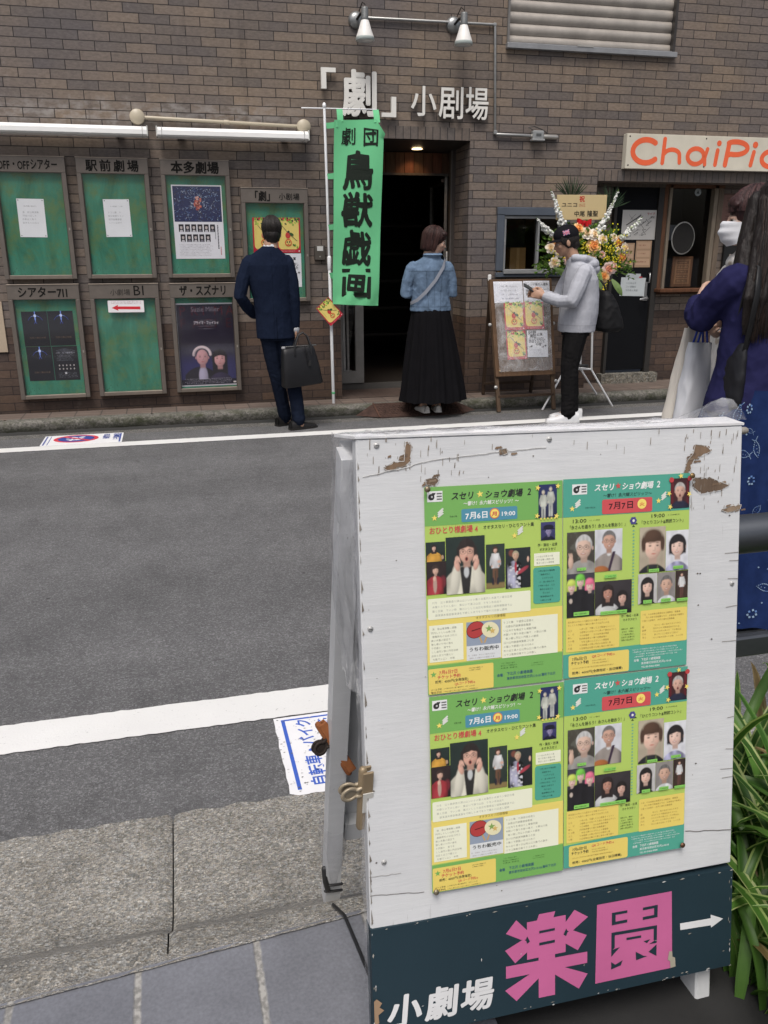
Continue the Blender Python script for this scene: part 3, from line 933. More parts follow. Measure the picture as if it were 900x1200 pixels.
r.add([(rx0,ry1,rz0),(rx1,ry1,rz0),(rx1,ry1,rz1),(rx0,ry1,rz1)],[(0,1,2,3)],(0.075,0.036,0.015))
r.add([(rx0,ry0,rz0),(rx1,ry0,rz0),(rx1,ry1,rz0),(rx0,ry1,rz0)],[(0,1,2,3)],(0.02,0.018,0.018))
r.add([(rx0,ry0,rz1),(rx1,ry0,rz1),(rx1,ry1,rz1),(rx0,ry1,rz1)],[(3,2,1,0)],(0.03,0.02,0.015))
r.add([(rx0,ry0,rz0),(rx0,ry1,rz0),(rx0,ry1,rz1),(rx0,ry0,rz1)],[(3,2,1,0)],(0.05,0.03,0.018))
r.add([(rx1,ry0,rz0),(rx1,ry1,rz0),(rx1,ry1,rz1),(rx1,ry0,rz1)],[(0,1,2,3)],(0.05,0.03,0.018))
for k in range(7):r.box((3.35+0.035*k,1.0,1.55),(0.016,0.02,0.7),(0.10,0.05,0.02))
bpart('booth_interior',r,'paint',tk)
# --- shutter window, upper right
sh=MB()
for k in range(15):
 zc=3.235+k*0.0945
 def slat(a,b,zc=zc):
  return (3.125+1.64*a,0.055-0.020*math.sin(math.pi*b)**0.7,zc-0.046+0.091*b)
 sh.grid(slat,1,6,(0.40,0.365,0.325))
 sh.box((3.945,0.062,zc+0.047),(1.64,0.01,0.006),(0.16,0.14,0.12))
sw=bpart('shutter_window',sh,'dull_metal')
f=MB()
f.box((3.945,-0.012,3.178),(1.70,0.075,0.045),(0.30,0.305,0.315),bev=0.004)
f.box((3.945,0.02,3.208),(1.65,0.05,0.014),(0.22,0.22,0.225))
f.box((3.112,0.005,3.9),(0.02,0.05,1.4),(0.20,0.19,0.18)); f.box((4.77,0.005,3.9),(0.022,0.05,1.4),(0.055,0.05,0.047))
f.box((3.85,-0.052,3.205),(0.16,0.004,0.016),(0.42,0.40,0.37))
bpart('sill',f,'dull_metal',sw)
# --- small shop front in the recess
d=MB()
d.box((4.672,D-0.012,1.13),(0.466,0.04,1.83),(0.0055,0.006,0.0075),bev=0.004)
sdoor=bpart('door',d,'black_paint')
f=MB()
for cx,w in ((4.432,0.03),(4.935,0.06)):f.box((cx,D-0.02,1.13),(w,0.07,1.90),(0.030,0.028,0.026))
f.box((4.68,D-0.02,2.062),(0.5,0.07,0.03),(0.05,0.04,0.034))
bpart('door_frame',f,'paint',sdoor)
hd=MB(); hd.box((4.855,D-0.035,1.045),(0.028,0.012,0.15),(0.30,0.30,0.30),bev=0.003); hd.tube([(4.855,D-0.04,0.955),(4.855,D-0.085,0.955),(4.77,D-0.09,0.948)],0.011,8,(0.42,0.42,0.42)); hd.box((4.855,D-0.035,0.955),(0.05,0.012,0.05),(0.38,0.38,0.38),bev=0.003)
hd.tube([(4.875,D-0.04,1.115),(4.875,D-0.06,1.115),(4.875,D-0.06,1.205),(4.875,D-0.04,1.205)],0.007,8,(0.5,0.5,0.5))
bpart('handle',hd,'metal',sdoor)
st=MB(); st.box((4.70,D-0.06,0.135),(0.66,0.12,0.10),(0.085,0.083,0.080)); bpart('door_step',st,'kerbstone')
w=MB()
WD,PALE=(0.115,0.055,0.030),(0.20,0.165,0.125)
w.box((4.990,D-0.01,1.56),(0.045,0.09,1.02),WD,bev=0.004)
w.box((5.035,D-0.03,1.56),(0.032,0.07,1.02),PALE,bev=0.003)
w.box((5.56,D-0.03,1.56),(0.045,0.07,1.02),PALE,bev=0.003)
w.box((5.625,D-0.01,1.56),(0.06,0.09,1.02),(0.15,0.115,0.085),bev=0.004)
w.box((5.31,D-0.02,2.055),(0.68,0.09,0.03),WD)
swin=bpart('shop_window',w,'wood')
q=MB(); q.box((5.32,D-0.085,1.035),(0.76,0.19,0.035),(0.105,0.045,0.022),bev=0.004); q.box((5.32,D-0.03,1.005),(0.70,0.05,0.025),(0.07,0.032,0.018)); bpart('sill',q,'wood',swin)
r=MB()
r.add([(4.95,0.95,0.9),(5.7,0.95,0.9),(5.7,0.95,2.15),(4.95,0.95,2.15)],[(0,1,2,3)],(0.022,0.020,0.020))
for x_ in (4.97,5.65):r.add([(x_,D,0.9),(x_,0.95,0.9),(x_,0.95,2.15),(x_,D,2.15)],[(0,1,2,3)],(0.03,0.024,0.02))
r.add([(4.95,D+0.01,2.1),(5.7,D+0.01,2.1),(5.7,0.95,2.1),(4.95,0.95,2.1)],[(0,1,2,3)],(0.02,0.017,0.015))
r.add([(4.95,D+0.01,1.0),(5.7,D+0.01,1.0),(5.7,0.95,1.0),(4.95,0.95,1.0)],[(0,1,2,3)],(0.02,0.017,0.015))
r.box((5.33,0.75,1.62),(0.6,0.04,0.16),(0.20,0.215,0.24))
r.box((5.18,0.8,1.80),(0.3,0.1,0.08),(0.05,0.048,0.05))
bpart('shop_interior',r,'paint',swin)
g=MB(); g.add([(5.05,D+0.012,1.06),(5.55,D+0.012,1.06),(5.55,D+0.012,2.04),(5.05,D+0.012,2.04)],[(0,1,2,3)]); bpart('pane',g,'glass',swin)
tp=MB(); tp.box((5.85,D-0.03,2.056),(3.4,0.06,0.03),(0.10,0.082,0.066)); bpart('shop_header',tp,'wood')
sf=MB(); sf.add([(4.085,0,2.0725),(7.6,0,2.0725),(7.6,D,2.0725),(4.085,D,2.0725)],[(3,2,1,0)],(0.03,0.026,0.024)); bpart('shop_soffit',sf,'paint')
# ================================================================== THE WHITE FOLDING SIGN IN FRONT
FU=Vector((0.99967654,0.00984556,-0.02344966)).normalized()
FV=Vector((0.02133209,0.17743607,0.9839011)).normalized()
FA=FV.cross(FU).normalized()          # away from the viewer
FO=Vector((0.30746743,0.94599041,0.5288273))
FM=Matrix(((FU.x,FA.x,FV.x,FO.x),(FU.y,FA.y,FV.y,FO.y),(FU.z,FA.z,FV.z,FO.z),(0,0,0,1)))
def fpt(u,v,d=0.0):return FM @ Vector((u,-d,v))
SB=Vector((0.52,1.12,0.22))
sign=thing('folding_sign','large white painted wooden folding sign with peeling paint and a dark teal bottom panel','sign',SB)
def on_face(o):
 o.matrix_basis=FM if o.parent is None else (Matrix.Translation(-SB)@ FM if o.parent==sign else Matrix.Identity(4))
 return o
PW=rgb(205,207,208)
U0,U1,VT,VB=-0.0925,0.5115,0.6615,-0.2245
fb=MB()
fb.box(((U0+U1)/2,0.0122,(VT+(-0.047))/2),(U1-U0,0.024,VT+0.047),PW,bev=0.0022)
# peeled patches: bare brown wood with ragged edges, and the seams in the paint
pk=Flat(step=0.0002,d0=0.0004)
WOODC=[(0.20,0.135,0.088),(0.155,0.108,0.075),(0.25,0.185,0.13)]
def ragged(pts,col,layer,seed,amp=0.004,sub=5):
 r=random.Random(seed)
 out=[]
 for (x0,y0),(x1,y1)in zip(pts,pts[1:]+pts[:1]):
  for k in range(sub):
   t_=k/sub
   a=amp*(0.0 if k==0 else 1.0)
   out.append((x0+(x1-x0)*t_+r.uniform(-a,a)*1.0,y0+(y1-y0)*t_+r.uniform(-a,a)*0.7))
 pk.poly(out,col,layer)
PATCH=[    [(0.4095,0.594),(0.415,0.612),(0.4245,0.622),(0.428,0.6355),(0.4475,0.6330),(0.456,0.6245),(0.438,0.6175),(0.4255,0.6105),(0.421,0.597),(0.417,0.590)],    [(0.4285,0.586),(0.459,0.5835),(0.474,0.577),(0.489,0.5715),(0.474,0.5645),(0.4397,0.5605),(0.4270,0.5705)],    [(0.4769,0.5333),(0.491,0.5395),(0.5105,0.5405),(0.5095,0.5335),(0.487,0.5295)],    [(-0.0555,0.6215),(-0.0397,0.6298),(-0.0262,0.6295),(-0.0238,0.6545),(-0.0155,0.6525),(-0.0167,0.6298),(-0.0229,0.6242),(-0.0484,0.6170)],    [(0.0035,0.6031),(0.0195,0.6055),(0.0232,0.601),(0.0181,0.5941),(0.0046,0.5962)],    [(0.116,0.640),(0.124,0.6415),(0.1255,0.6345),(0.119,0.6325)],]
for i,pts in enumerate(PATCH):
 ragged(pts,WOODC[i%3],1,i,0.0030,9)
 r=random.Random(40+i)
 cx=sum(p[0]for p in pts)/len(pts); cy=sum(p[1]for p in pts)/len(pts)
 for k in range(5):
  dx,dy=r.uniform(-0.02,0.02),r.uniform(-0.006,0.006)
  w=r.uniform(0.004,0.014)
  ragged([(cx+dx,cy+dy),(cx+dx+w,cy+dy+0.0015),(cx+dx+w*0.9,cy+dy+0.004),(cx+dx+0.001,cy+dy+0.003)],WOODC[(i+k)%3],2+k%3,k+9*i,0.0008)
  # lifted paint rim round the bare patch
 for k in range(len(pts)):
  a,b=pts[k],pts[(k+1)%len(pts)]
  pk.line([a,b],0.0007,(0.66,0.655,0.64)if k%3 else (0.30,0.28,0.25),5)
r=random.Random(5)
for k in range(100):                    # cracks and flakes along the grain in the worn corners
 zone=r.random()
 if zone<0.55:cx,cy=r.uniform(0.41,0.508),r.uniform(0.53,0.655)
 elif zone<0.85:cx,cy=r.uniform(-0.09,0.06),r.uniform(0.60,0.658)
 else:cx,cy=r.uniform(0.05,0.42),r.uniform(0.625,0.658)
 L=r.uniform(0.003,0.012); w=r.uniform(0.0004,0.0010)
 pk.poly([(cx-w,cy),(cx+w*0.4,cy-L*0.1),(cx+w,cy+L),(cx-w*0.3,cy+L*0.9)],r.choice([(0.17,0.14,0.11),(0.26,0.22,0.18),(0.34,0.32,0.29)]),1)
for k in range(60):                     # specks all over the face
 cx,cy=r.uniform(U0+0.01,U1-0.01),r.uniform(-0.03,0.65)
 s_=r.uniform(0.0006,0.0018)
 pk.poly([(cx-s_,cy),(cx,cy-s_*0.7),(cx+s_*1.3,cy),(cx,cy+s_)],r.choice([(0.14,0.12,0.10),(0.25,0.23,0.20),(0.09,0.08,0.07)]),1)
def seam(pts,w,col,seed):
 r=random.Random(seed); out=[]
 for (x0,y0),(x1,y1)in zip(pts[:-1],pts[1:]):
  for k in range(10):
   out.append((x0+(x1-x0)*k/10,y0+(y1-y0)*k/10+r.uniform(-0.0008,0.0008)))
 out.append(pts[-1])
 pk.line(out,w,col,1)
seam([(-0.092,0.0077),(-0.0108,-0.0011)],0.0011,(0.20,0.19,0.18),1)
seam([(0.4247,0.0215),(0.511,0.0108)],0.0014,(0.16,0.15,0.14),2)
seam([(-0.0925,0.036),(-0.045,0.0345)],0.0009,(0.33,0.32,0.31),3)
seam([(-0.0844,0.6119),(-0.0303,0.6199),(0.0065,0.6288),(0.0815,0.6352),(0.1852,0.6408)],0.0010,(0.70,0.70,0.69),4)
seam([(-0.0844,0.6105),(-0.0303,0.6185),(0.0065,0.6274),(0.0815,0.6338),(0.1852,0.6394)],0.0006,(0.27,0.26,0.25),4)
for k in range(46):                     # grimy left edge
 y=r.uniform(-0.04,0.63)
 pk.poly([(U0+0.0012,y),(U0+0.0012+r.uniform(0.001,0.0035),y+0.003),(U0+0.0015,y+r.uniform(0.006,0.02))],r.choice([(0.22,0.20,0.175),(0.15,0.13,0.11)]),1)
for k in range(9):
 y=r.uniform(0.1,0.5)
 pk.line([(U1-r.uniform(0.012,0.03),y),(U1-0.002,y+r.uniform(-0.002,0.002))],0.0009,(0.24,0.22,0.20),1)
fb.add(pk.mb.v,pk.mb.f,list(pk.mb.c),1)
front=on_face(fb.build('front_board',['sign_white','wood'],sign))
nb=MB()
for u_,v_ in ((-0.08,0.4001),(0.499,0.4177),(-0.07,0.055),(-0.064,0.6525),(0.19,0.652)):
 nb=MB(); nb.lathe([(0.0,-0.0022),(0.003,-0.002),(0.0042,-0.0006),(0.0042,0.0005)],(u_,0,v_),12,(0.45,0.45,0.44),rot=Matrix.Rotation(R(-90),3,'X'))
 nb.box((u_,-0.0021,v_),(0.0048,0.0008,0.0008),(0.05,0.05,0.05))
 on_face(nb.build('screw','dull_metal',front))
 # name panel
TEAL=(0.0150,0.0330,0.0450)
npan=Flat(step=0.0003,d0=0.0032)
PVL,PVR=-0.0435,-0.0555
npan.mb.add([(U0-0.001,-0.0030,VB),(U1+0.001,-0.0030,VB-0.0005),(U1+0.001,-0.0030,PVR),(U0-0.001,-0.0030,PVL),             (U0-0.001,0.0240,VB),(U1+0.001,0.0240,VB-0.0005),(U1+0.001,0.0240,PVR),(U0-0.001,0.0240,PVL)],            [(0,1,2,3),(5,4,7,6),(4,0,3,7),(1,5,6,2),(3,2,6,7),(4,5,1,0)],TEAL)
PINK=rgb(188,98,144,1.02)
WHT=(0.66,0.665,0.67)
# 楽
npan.poly([(0.150,-0.0785),(0.1665,-0.0785),(0.170,-0.0690),(0.1970,-0.0690),(0.194,-0.0785),(0.2145,-0.0785),(0.2145,-0.1400),(0.150,-0.1400)],PINK,1)
npan.poly([(0.1325,-0.0715),(0.1570,-0.0990),(0.1535,-0.1080),(0.1400,-0.1050),(0.1155,-0.0905)],PINK,1)
npan.poly([(0.1140,-0.1178),(0.1440,-0.1050),(0.1560,-0.1150),(0.1560,-0.1230),(0.1303,-0.1415)],PINK,1)
npan.poly([(0.2294,-0.0730),(0.2525,-0.0889),(0.2240,-0.1085),(0.2140,-0.1040),(0.2105,-0.0950)],PINK,1)
npan.poly([(0.2505,-0.1190),(0.2351,-0.1415),(0.2105,-0.1230),(0.2135,-0.1100),(0.2240,-0.1050)],PINK,1)
npan.poly([(0.1152,-0.1440),(0.2515,-0.1470),(0.2515,-0.1660),(0.1152,-0.1640)],PINK,1)
npan.poly([(0.1690,-0.1400),(0.1965,-0.1400),(0.1965,-0.2080),(0.1690,-0.2075)],PINK,1)
npan.poly([(0.1640,-0.1600),(0.1770,-0.1680),(0.1320,-0.2045),(0.1134,-0.1834)],PINK,1)
npan.poly([(0.2020,-0.1600),(0.1890,-0.1680),(0.2372,-0.2068),(0.2522,-0.1843)],PINK,1)
npan.rect(0.1700,-0.1000,0.1960,-0.0960,TEAL,3); npan.rect(0.1700,-0.1200,0.1960,-0.1155,TEAL,3)
npan.poly([(0.1500,-0.1008),(0.1545,-0.1100),(0.1500,-0.1130),(0.1475,-0.1060)],TEAL,3)
npan.poly([(0.2150,-0.1008),(0.2105,-0.1100),(0.2150,-0.1130),(0.2178,-0.1060)],TEAL,3)
# 園
npan.poly([(0.2680,-0.0722),(0.3998,-0.0735),(0.4030,-0.2060),(0.2655,-0.2045)],PINK,1)
T_=0.0052
for pts in ([(0.2935,-0.0900),(0.3205,-0.0905),(0.3205,-0.0950),(0.3000,-0.0945),(0.3000,-0.1060),(0.3205,-0.1060),(0.3205,-0.1110),(0.2935,-0.1110)],            [(0.3745,-0.0915),(0.3480,-0.0915),(0.3480,-0.0960),(0.3682,-0.0960),(0.3682,-0.1075),(0.3480,-0.1075),(0.3480,-0.1125),(0.3745,-0.1125)],            [(0.2930,-0.1235),(0.3738,-0.1262),(0.3738,-0.1545),(0.3680,-0.1500),(0.3680,-0.1312),(0.2988,-0.1288),(0.2988,-0.1500),(0.2930,-0.1540)],            [(0.3195,-0.1372),(0.3455,-0.1380),(0.3455,-0.1420),(0.3195,-0.1412)],            [(0.2930,-0.1530),(0.3080,-0.1505),(0.2930,-0.1640)],            [(0.2930,-0.1730),(0.3000,-0.1790),(0.3130,-0.1740),(0.3100,-0.1820),(0.2930,-0.1855)],            [(0.3360,-0.1640),(0.3500,-0.1740),(0.3570,-0.1760),(0.3370,-0.1790)],            [(0.3735,-0.1590),(0.3590,-0.1690),(0.3735,-0.1790)],            [(0.3735,-0.1500),(0.3600,-0.1560),(0.3735,-0.1565)],            [(0.3500,-0.1490),(0.3620,-0.1480),(0.3560,-0.1535)]):
 npan.poly(pts,TEAL,3)
ragged_n=random.Random(3)
npan.poly([(0.3965,-0.1755),(0.4020,-0.1770),(0.4025,-0.1860),(0.4075,-0.1890),(0.4085,-0.2045),(0.3990,-0.2050),(0.3985,-0.1930),(0.3940,-0.1900)],(0.36,0.33,0.26),4)
npan.poly([(0.4160,-0.1320),(0.4728,-0.1338),(0.4726,-0.1275),(0.4962,-0.1390),(0.4739,-0.1505),(0.4732,-0.1462),(0.4168,-0.1435)],WHT,1)
# 小劇場, brush-cut white letters
for ch,u_,s_ in (('小',-0.0740,0.054),('劇',-0.0155,0.054),('場',0.0400,0.054)):
 npan.text(ch,u_,-0.2045,s_,WHT,1,bold=0.030,sx=0.98,shear=0.10,res=3)
 npan.text(ch,u_+0.0012,-0.2040,s_,WHT,2,bold=0.022,sx=0.98,shear=0.10,res=3)
r=random.Random(11)
for k in range(70):                     # chips and scratches, mostly on the edges
 e=r.random()
 if e<0.35:cx,cy=r.uniform(U0,U1),VB+r.uniform(0.0005,0.006)
 elif e<0.6:cx=r.uniform(U0,U1); cy=PVL+(PVR-PVL)*(cx-U0)/(U1-U0)-r.uniform(0.0002,0.004)
 elif e<0.72:cx,cy=U1-r.uniform(0.001,0.006),r.uniform(VB,PVR)
 elif e<0.82:cx,cy=U0+r.uniform(0.0,0.006),r.uniform(VB,PVL)
 else:cx,cy=r.uniform(U0,U1),r.uniform(VB+0.01,PVR-0.01)
 a,b=r.uniform(0.0006,0.0045),r.uniform(0.0005,0.0014)
 if e>=0.6 and e<0.9:a,b=b,a
 npan.poly([(cx-a,cy),(cx-a*0.2,cy-b),(cx+a,cy+b*0.2),(cx,cy+b)],r.choice([(0.33,0.31,0.28),(0.50,0.50,0.49),(0.20,0.19,0.17)]),4)
npan.poly([(-0.0920,-0.155),(-0.0880,-0.152),(-0.0800,-0.160),(-0.0840,-0.166),(-0.0770,-0.172),(-0.0860,-0.178),(-0.0850,-0.190),(-0.0920,-0.199)],(0.30,0.20,0.125),4)
on_face(npan.build('name_panel','paint',sign))
# front legs (below the panel), rails, back board with its legs, cap board
for u0_,u1_ in ((-0.0810,-0.0520),(0.4700,0.4990)):
 lb=MB()
 lb.box(((u0_+u1_)/2,0.050,0.168),(u1_-u0_,0.046,0.945),rgb(196,196,194),bev=0.003)
 lb.poly=None
 st=[(u0_+0.006,0.0265,-0.262),(u0_+0.020,0.0265,-0.258),(u0_+0.019,0.0265,-0.285),(u0_+0.009,0.0265,-0.290)]
 lb.add([(p[0],0.0263,p[2])for p in st],[(0,1,2,3)],(0.12,0.055,0.03))
 on_face(lb.build('leg','sign_white',sign))
def wl(p):return Vector(p)-SB
BT,BB=Vector((0.213,1.100,1.155)),Vector((0.214,1.375,0.140))
bd=(BB-BT).normalized()
bb=MB()
xdir=Vector((1,0.0,-0.02)).normalized()
nrm=xdir.cross(bd).normalized()       # outward (away from camera) or inward; fixed below
if nrm.y<0:nrm=-nrm
def bpt(s,t_,d):return wl(BT+xdir*s+bd*t_+nrm*d)
def bbox(mb,s0,s1,t0,t1,d0,d1,col):
 vs=[bpt(s,t_,d)for s in (s0,s1)for t_ in (t0,t1)for d in (d0,d1)]
 mb.add(vs,[(0,1,3,2),(4,6,7,5),(0,4,5,1),(2,3,7,6),(0,2,6,4),(1,5,7,3)],col)
BL_=(BB-BT).length
bbox(bb,0.008,0.608,0.0,0.86,0.020,0.038,rgb(150,152,152))
bbox(bb,0.036,0.58,0.80,0.845,-0.006,0.0195,rgb(150,148,144))
bbox(bb,0.036,0.58,0.30,0.345,-0.006,0.0195,rgb(150,148,144))
bb.build('back_board','sign_white',sign)
for s0 in (0.0,0.584):
 lb=MB(); bbox(lb,s0,s0+0.030,0.0,BL_-0.012,-0.020,0.0192,rgb(176,178,178)); lb.build('leg','sign_white',sign)
cp=MB()
cz=[fpt(U0-0.001,VT+0.0005,0.0008),fpt(U1+0.001,VT+0.0005,0.0008)]
bk=[Vector((0.214,1.138,1.1705)),Vector((0.842,1.124,1.1670))]
q=[wl(cz[0]),wl(cz[1]),wl(bk[1]),wl(bk[0])]
up=Vector((0,0,0.0035))
cp.add(q+[a+up for a in q],[(3,2,1,0),(4,5,6,7),(0,1,5,4),(1,2,6,5),(2,3,7,6),(3,0,4,7)],rgb(226,226,226))
cp.build('top_board','paint',sign)
hg=MB()
for s_ in (0.1,0.5):
 hg=MB(); hg.tube([wl(FO+FU*s_+FV*(VT-0.01)+FA*0.045),wl(FO+FU*(s_+0.05)+FV*(VT-0.01)+FA*0.045)],0.006,8,(0.3,0.28,0.25))
 hg.build('hinge','rust',sign)
 # clear vinyl cover: over the top, and down the left side as a creased flap
vc=thing('vinyl_cover','clear crinkled vinyl sheet draped over the top and left edge of the white folding sign','plastic sheet',(0.52,1.12,1.20))
VB_=Vector((0.52,1.12,1.20))
tv=MB()
def topv(a,b):
 f=cz[0].lerp(cz[1],a); k=bk[0].lerp(bk[1],a)
 p=f.lerp(k,b)
 p=p+Vector((0,0,0.0062+0.003*noise.noise(Vector((a*14,b*3,0)))+0.0025*noise.noise(Vector((a*40+b*12,b*5,2)))))
 if b<0.12:p=p+Vector((0,-0.003,-0.005))*(1-b/0.12)
 lift=math.exp(-(((a-0.975)/0.075)**2))*(0.25+0.75*b)
 p=p+Vector((0.004,0.0,0.034))*lift
 if b>0.85:p=p+Vector((0,0.012,-0.02))*((b-0.85)/0.15)
 return p-VB_
tv.grid(topv,90,16)
tv.build('top_sheet','thin_vinyl',vc)
lv=MB()
def leftv(a,b):
# a: front edge .. back edge, b: top .. bottom
 v=VT+0.004-b*0.36
 f=fpt(U0-0.004,v,-0.002)
 k=BT+bd*(b*0.46-0.01)+nrm*(0.03-0.03*b)+Vector((-0.004,0.0,0.008))
 if b>0.5:k=k.lerp(f+Vector((0,0.03,0)),(b-0.5)*1.4)
 p=f.lerp(k,a)
 bul=math.sin(math.pi*a)
 w=0.006*(1-b)+0.003
 p=p+Vector((-1,0,0))*(bul*w*(0.6+0.9*noise.noise(Vector((a*3,b*5,7))))+0.004*noise.noise(Vector((a*5,b*16,1))))
 return p-VB_
lv.grid(leftv,14,40)
lv.build('side_flap','thin_vinyl',vc)
ev_=MB()
ev_.grid(lambda a,b:fpt(U0-0.003-0.006*abs(noise.noise(Vector((b*9,a*2,3))))*(0.3+a),VT-0.03-b*0.85,-0.001-0.026*a-0.004*noise.noise(Vector((b*14,a,5))))-VB_,4,60)
ev_.build('edge_strip','thin_vinyl',vc)
bg_=MB()
def bagv(a,b):
 an=2*math.pi*a
 s_,d_=0.016+(0.028-0.014*b)*math.cos(an),0.004+(0.042-0.024*b)*math.sin(an)
 s_+=0.004*noise.noise(Vector((math.cos(an)*2,b*6,math.sin(an)*2)))
 return BT+xdir*s_+bd*(0.78+0.255*b)+nrm*d_-VB_
bg_.grid(bagv,20,24)
bg_.build('foot_wrap','thin_vinyl',vc)
tb=MB()
for t0 in (0.955,0.975):
 tb.tube([BT+xdir*s_+bd*(t0+0.006*s_*20)+nrm*d_-VB_ for s_,d_ in ((0.0,-0.021),(0.015,-0.022),(0.031,-0.021))],0.004,8,(0.02,0.02,0.021),flat=0.6)
tb.tube([BT+xdir*-0.003+bd*0.915+nrm*-0.012-VB_,BT+xdir*-0.001+bd*0.945+nrm*-0.020-VB_,BT+xdir*0.004+bd*0.970+nrm*-0.022-VB_],0.0055,8,(0.02,0.02,0.021))
tb.build('tape_band','plastic',vc)
cd=MB()
c0=BT+xdir*0.018+bd*1.03+nrm*-0.03
cpts=[c0,Vector((0.222,1.30,0.205)),Vector((0.232,1.235,0.236)),Vector((0.243,1.15,0.228)),Vector((0.252,1.06,0.226)),Vector((0.266,0.98,0.226)),Vector((0.275,0.93,0.228))]
base=cpts[3].copy()
sm=[]
for i in range(len(cpts)-1):
 for k in range(6):sm.append(cpts[i].lerp(cpts[i+1],k/6)-base)
sm.append(cpts[-1]-base)
cd.tube(sm,0.0032,8,(0.012,0.012,0.013))
cd.build('black_cord','plastic',loc=base,label='thin black cord running from the foot of the white folding sign across the grey tiles',cat='cord')
# two bulldog clips on the left edge
def clip(loc,rot,label,body,plate,rusty):
 t=thing('bulldog_clip',label,'clip',loc,rot,'spring clips on the left edge of the white folding sign')
 b=MB()
 b.box((0.004,0.006,0),(0.016,0.004,0.108),body,bev=0.001); b.box((0.004,-0.006,0),(0.016,0.004,0.108),body,bev=0.001)
 b.tube([(-0.002,0.0,-0.054),(-0.002,0.0,0.054)],0.0062,12,body)
 b.build('jaw','rust' if rusty else 'dull_metal',t)
 for s in (-1,1):
  h=MB()
  N=26
  def lev(i,m):                  # teardrop outline of the lever, m < 1 for the inner ring
   a=2*math.pi*i/N
   x=-0.020-0.0150*math.cos(a)*m
   w=0.0125*math.sin(a)*m*(1.0 if math.cos(a)>0 else 1.0-0.30*abs(math.cos(a)))
   return Vector((x,s*(0.003+0.10*-x),w+0.018))
  rings=[]
  for m,dy in ((1.0,0.0015),(1.02,0.0),(1.0,-0.0015),(0.62,-0.0015),(0.60,0.0),(0.62,0.0015)):
   rings.append([lev(i,m)+Vector((0,s*dy,0))for i in range(N)])
  vs=[p for rr in rings for p in rr]
  fs=[(k*N+i,k*N+(i+1)%N,((k+1)%6)*N+(i+1)%N,((k+1)%6)*N+i)for k in range(6)for i in range(N)]
  h.add(vs,fs,plate,smooth=True)
  h.add([lev(i,0.66)for i in range(N)],[tuple(range(N))],tuple(c*0.75 for c in plate))
  h.tube([(-0.002,s*0.004,0.026),(-0.010,s*0.005,0.024)],0.003,8,plate); h.tube([(-0.002,s*0.004,0.010),(-0.010,s*0.005,0.012)],0.003,8,plate)
  h.build('lever','rust' if rusty else 'dull_metal',t)
 return t
p1=fpt(U0-0.003,0.150,-0.012)
k1=clip(p1,(R(10),0,R(4)),'beige bulldog clip with a ring-shaped lever and white tape, gripping the front board',rgb(150,132,105),rgb(165,152,130),False)
tpp=MB(); tpp.box((0.0045,-0.0095,0.0),(0.015,0.0015,0.036),(0.55,0.54,0.50)); tpp.build('tape','paper',k1)
p2=BT+bd*0.585+xdir*0.010
clip(p2+nrm*-0.004,(R(-14),R(-25),R(15)),'rusty orange and black bulldog clip gripping the rear board',(0.33,0.12,0.045),(0.035,0.026,0.022),True)
# things in the dark under the sign
wt=MB()
wt.loft([((0,0,0.0),0.13,0.085),((0,0,0.012),0.145,0.095),((0,0,0.030),0.138,0.090),((0,0,0.038),0.115,0.072)],32,(0.060,0.058,0.057))
wt.build('sign_weight','cloth',loc=(0.53,1.06,0.222),label='rounded grey concrete weight lying on the tiles under the white folding sign',cat='weight')
bx=MB(); bx.box((0,0,0.04),(0.16,0.13,0.08),(0.012,0.012,0.013),bev=0.006); bx.box((0,-0.064,0.085),(0.17,0.006,0.012),(0.05,0.05,0.05)); bx.box((0,0,0.084),(0.17,0.14,0.008),(0.016,0.016,0.017),bev=0.003)
bx.build('plastic_box','plastic',loc=(0.745,1.07,0.222),rot=(0,0,0.3),label='black lidded plastic box in the shade under the folding sign beside its right leg',cat='box')
# ================================================================== THE FOUR FLYERS PINNED TO THE SIGN
GA=1.0
_rgb=rgb
def rgb(r_,g_,b_,k=1.0):            # printed inks, a little faded
 c=_rgb(r_,g_,b_,k); g=0.3*c[0]+0.6*c[1]+0.1*c[2]
 return tuple(x+(g-x)*0.16+0.014 for x in c)
HG,LIME,YEL,TEALC,YBOX=rgb(104,172,66,GA),rgb(168,199,62,GA),rgb(226,204,70,GA),rgb(52,160,136,GA),rgb(226,200,62,GA)
CREAM,INK,RED,ORG=rgb(226,228,200,GA),(0.030,0.033,0.030),rgb(205,62,58,GA),rgb(222,96,40,GA)
PILLB,STARY,PURP=rgb(58,140,165,GA),rgb(240,214,62,GA),rgb(70,66,140)
SK=(0.60,0.38,0.29)
FW_,FH_=0.2085,0.2965
class Fly(Flat):
 """Flyer canvas in fractions of the sheet: x to the right, y downwards from the top."""
 def __init__(self):
  super().__init__(step=0.00022,d0=0.0)
 def X(self,x):return x*FW_
 def Y(self,y):return (1-y)*FH_
 def r(self,x0,y0,x1,y1,col,layer):self.rect(self.X(x0),self.Y(y1),self.X(x1),self.Y(y0),col,layer)
 def rr(self,x0,y0,x1,y1,rad,col,layer):self.rrect(self.X(x0),self.Y(y1),self.X(x1),self.Y(y0),rad,col,layer)
 def p(self,pts,col,layer):self.poly([(self.X(x),self.Y(y))for x,y in pts],col,layer)
 def e(self,x,y,rx,ry,col,layer,**k):self.ell(self.X(x),self.Y(y),rx*FW_,ry*FW_,col,layer,**k)
 def t(self,s,x0,y,x1,h,col,layer,**k):self.text(s,self.X(x0),self.Y(y)-0.0,h*FH_,col,layer,width=(x1-x0)*FW_,**k)
 def sm(self,x0,y0,x1,y1,n,col,layer,seed,**k):self.small(self.X(x0),self.Y(y1),self.X(x1),self.Y(y0),n,col,layer,seed,**k)
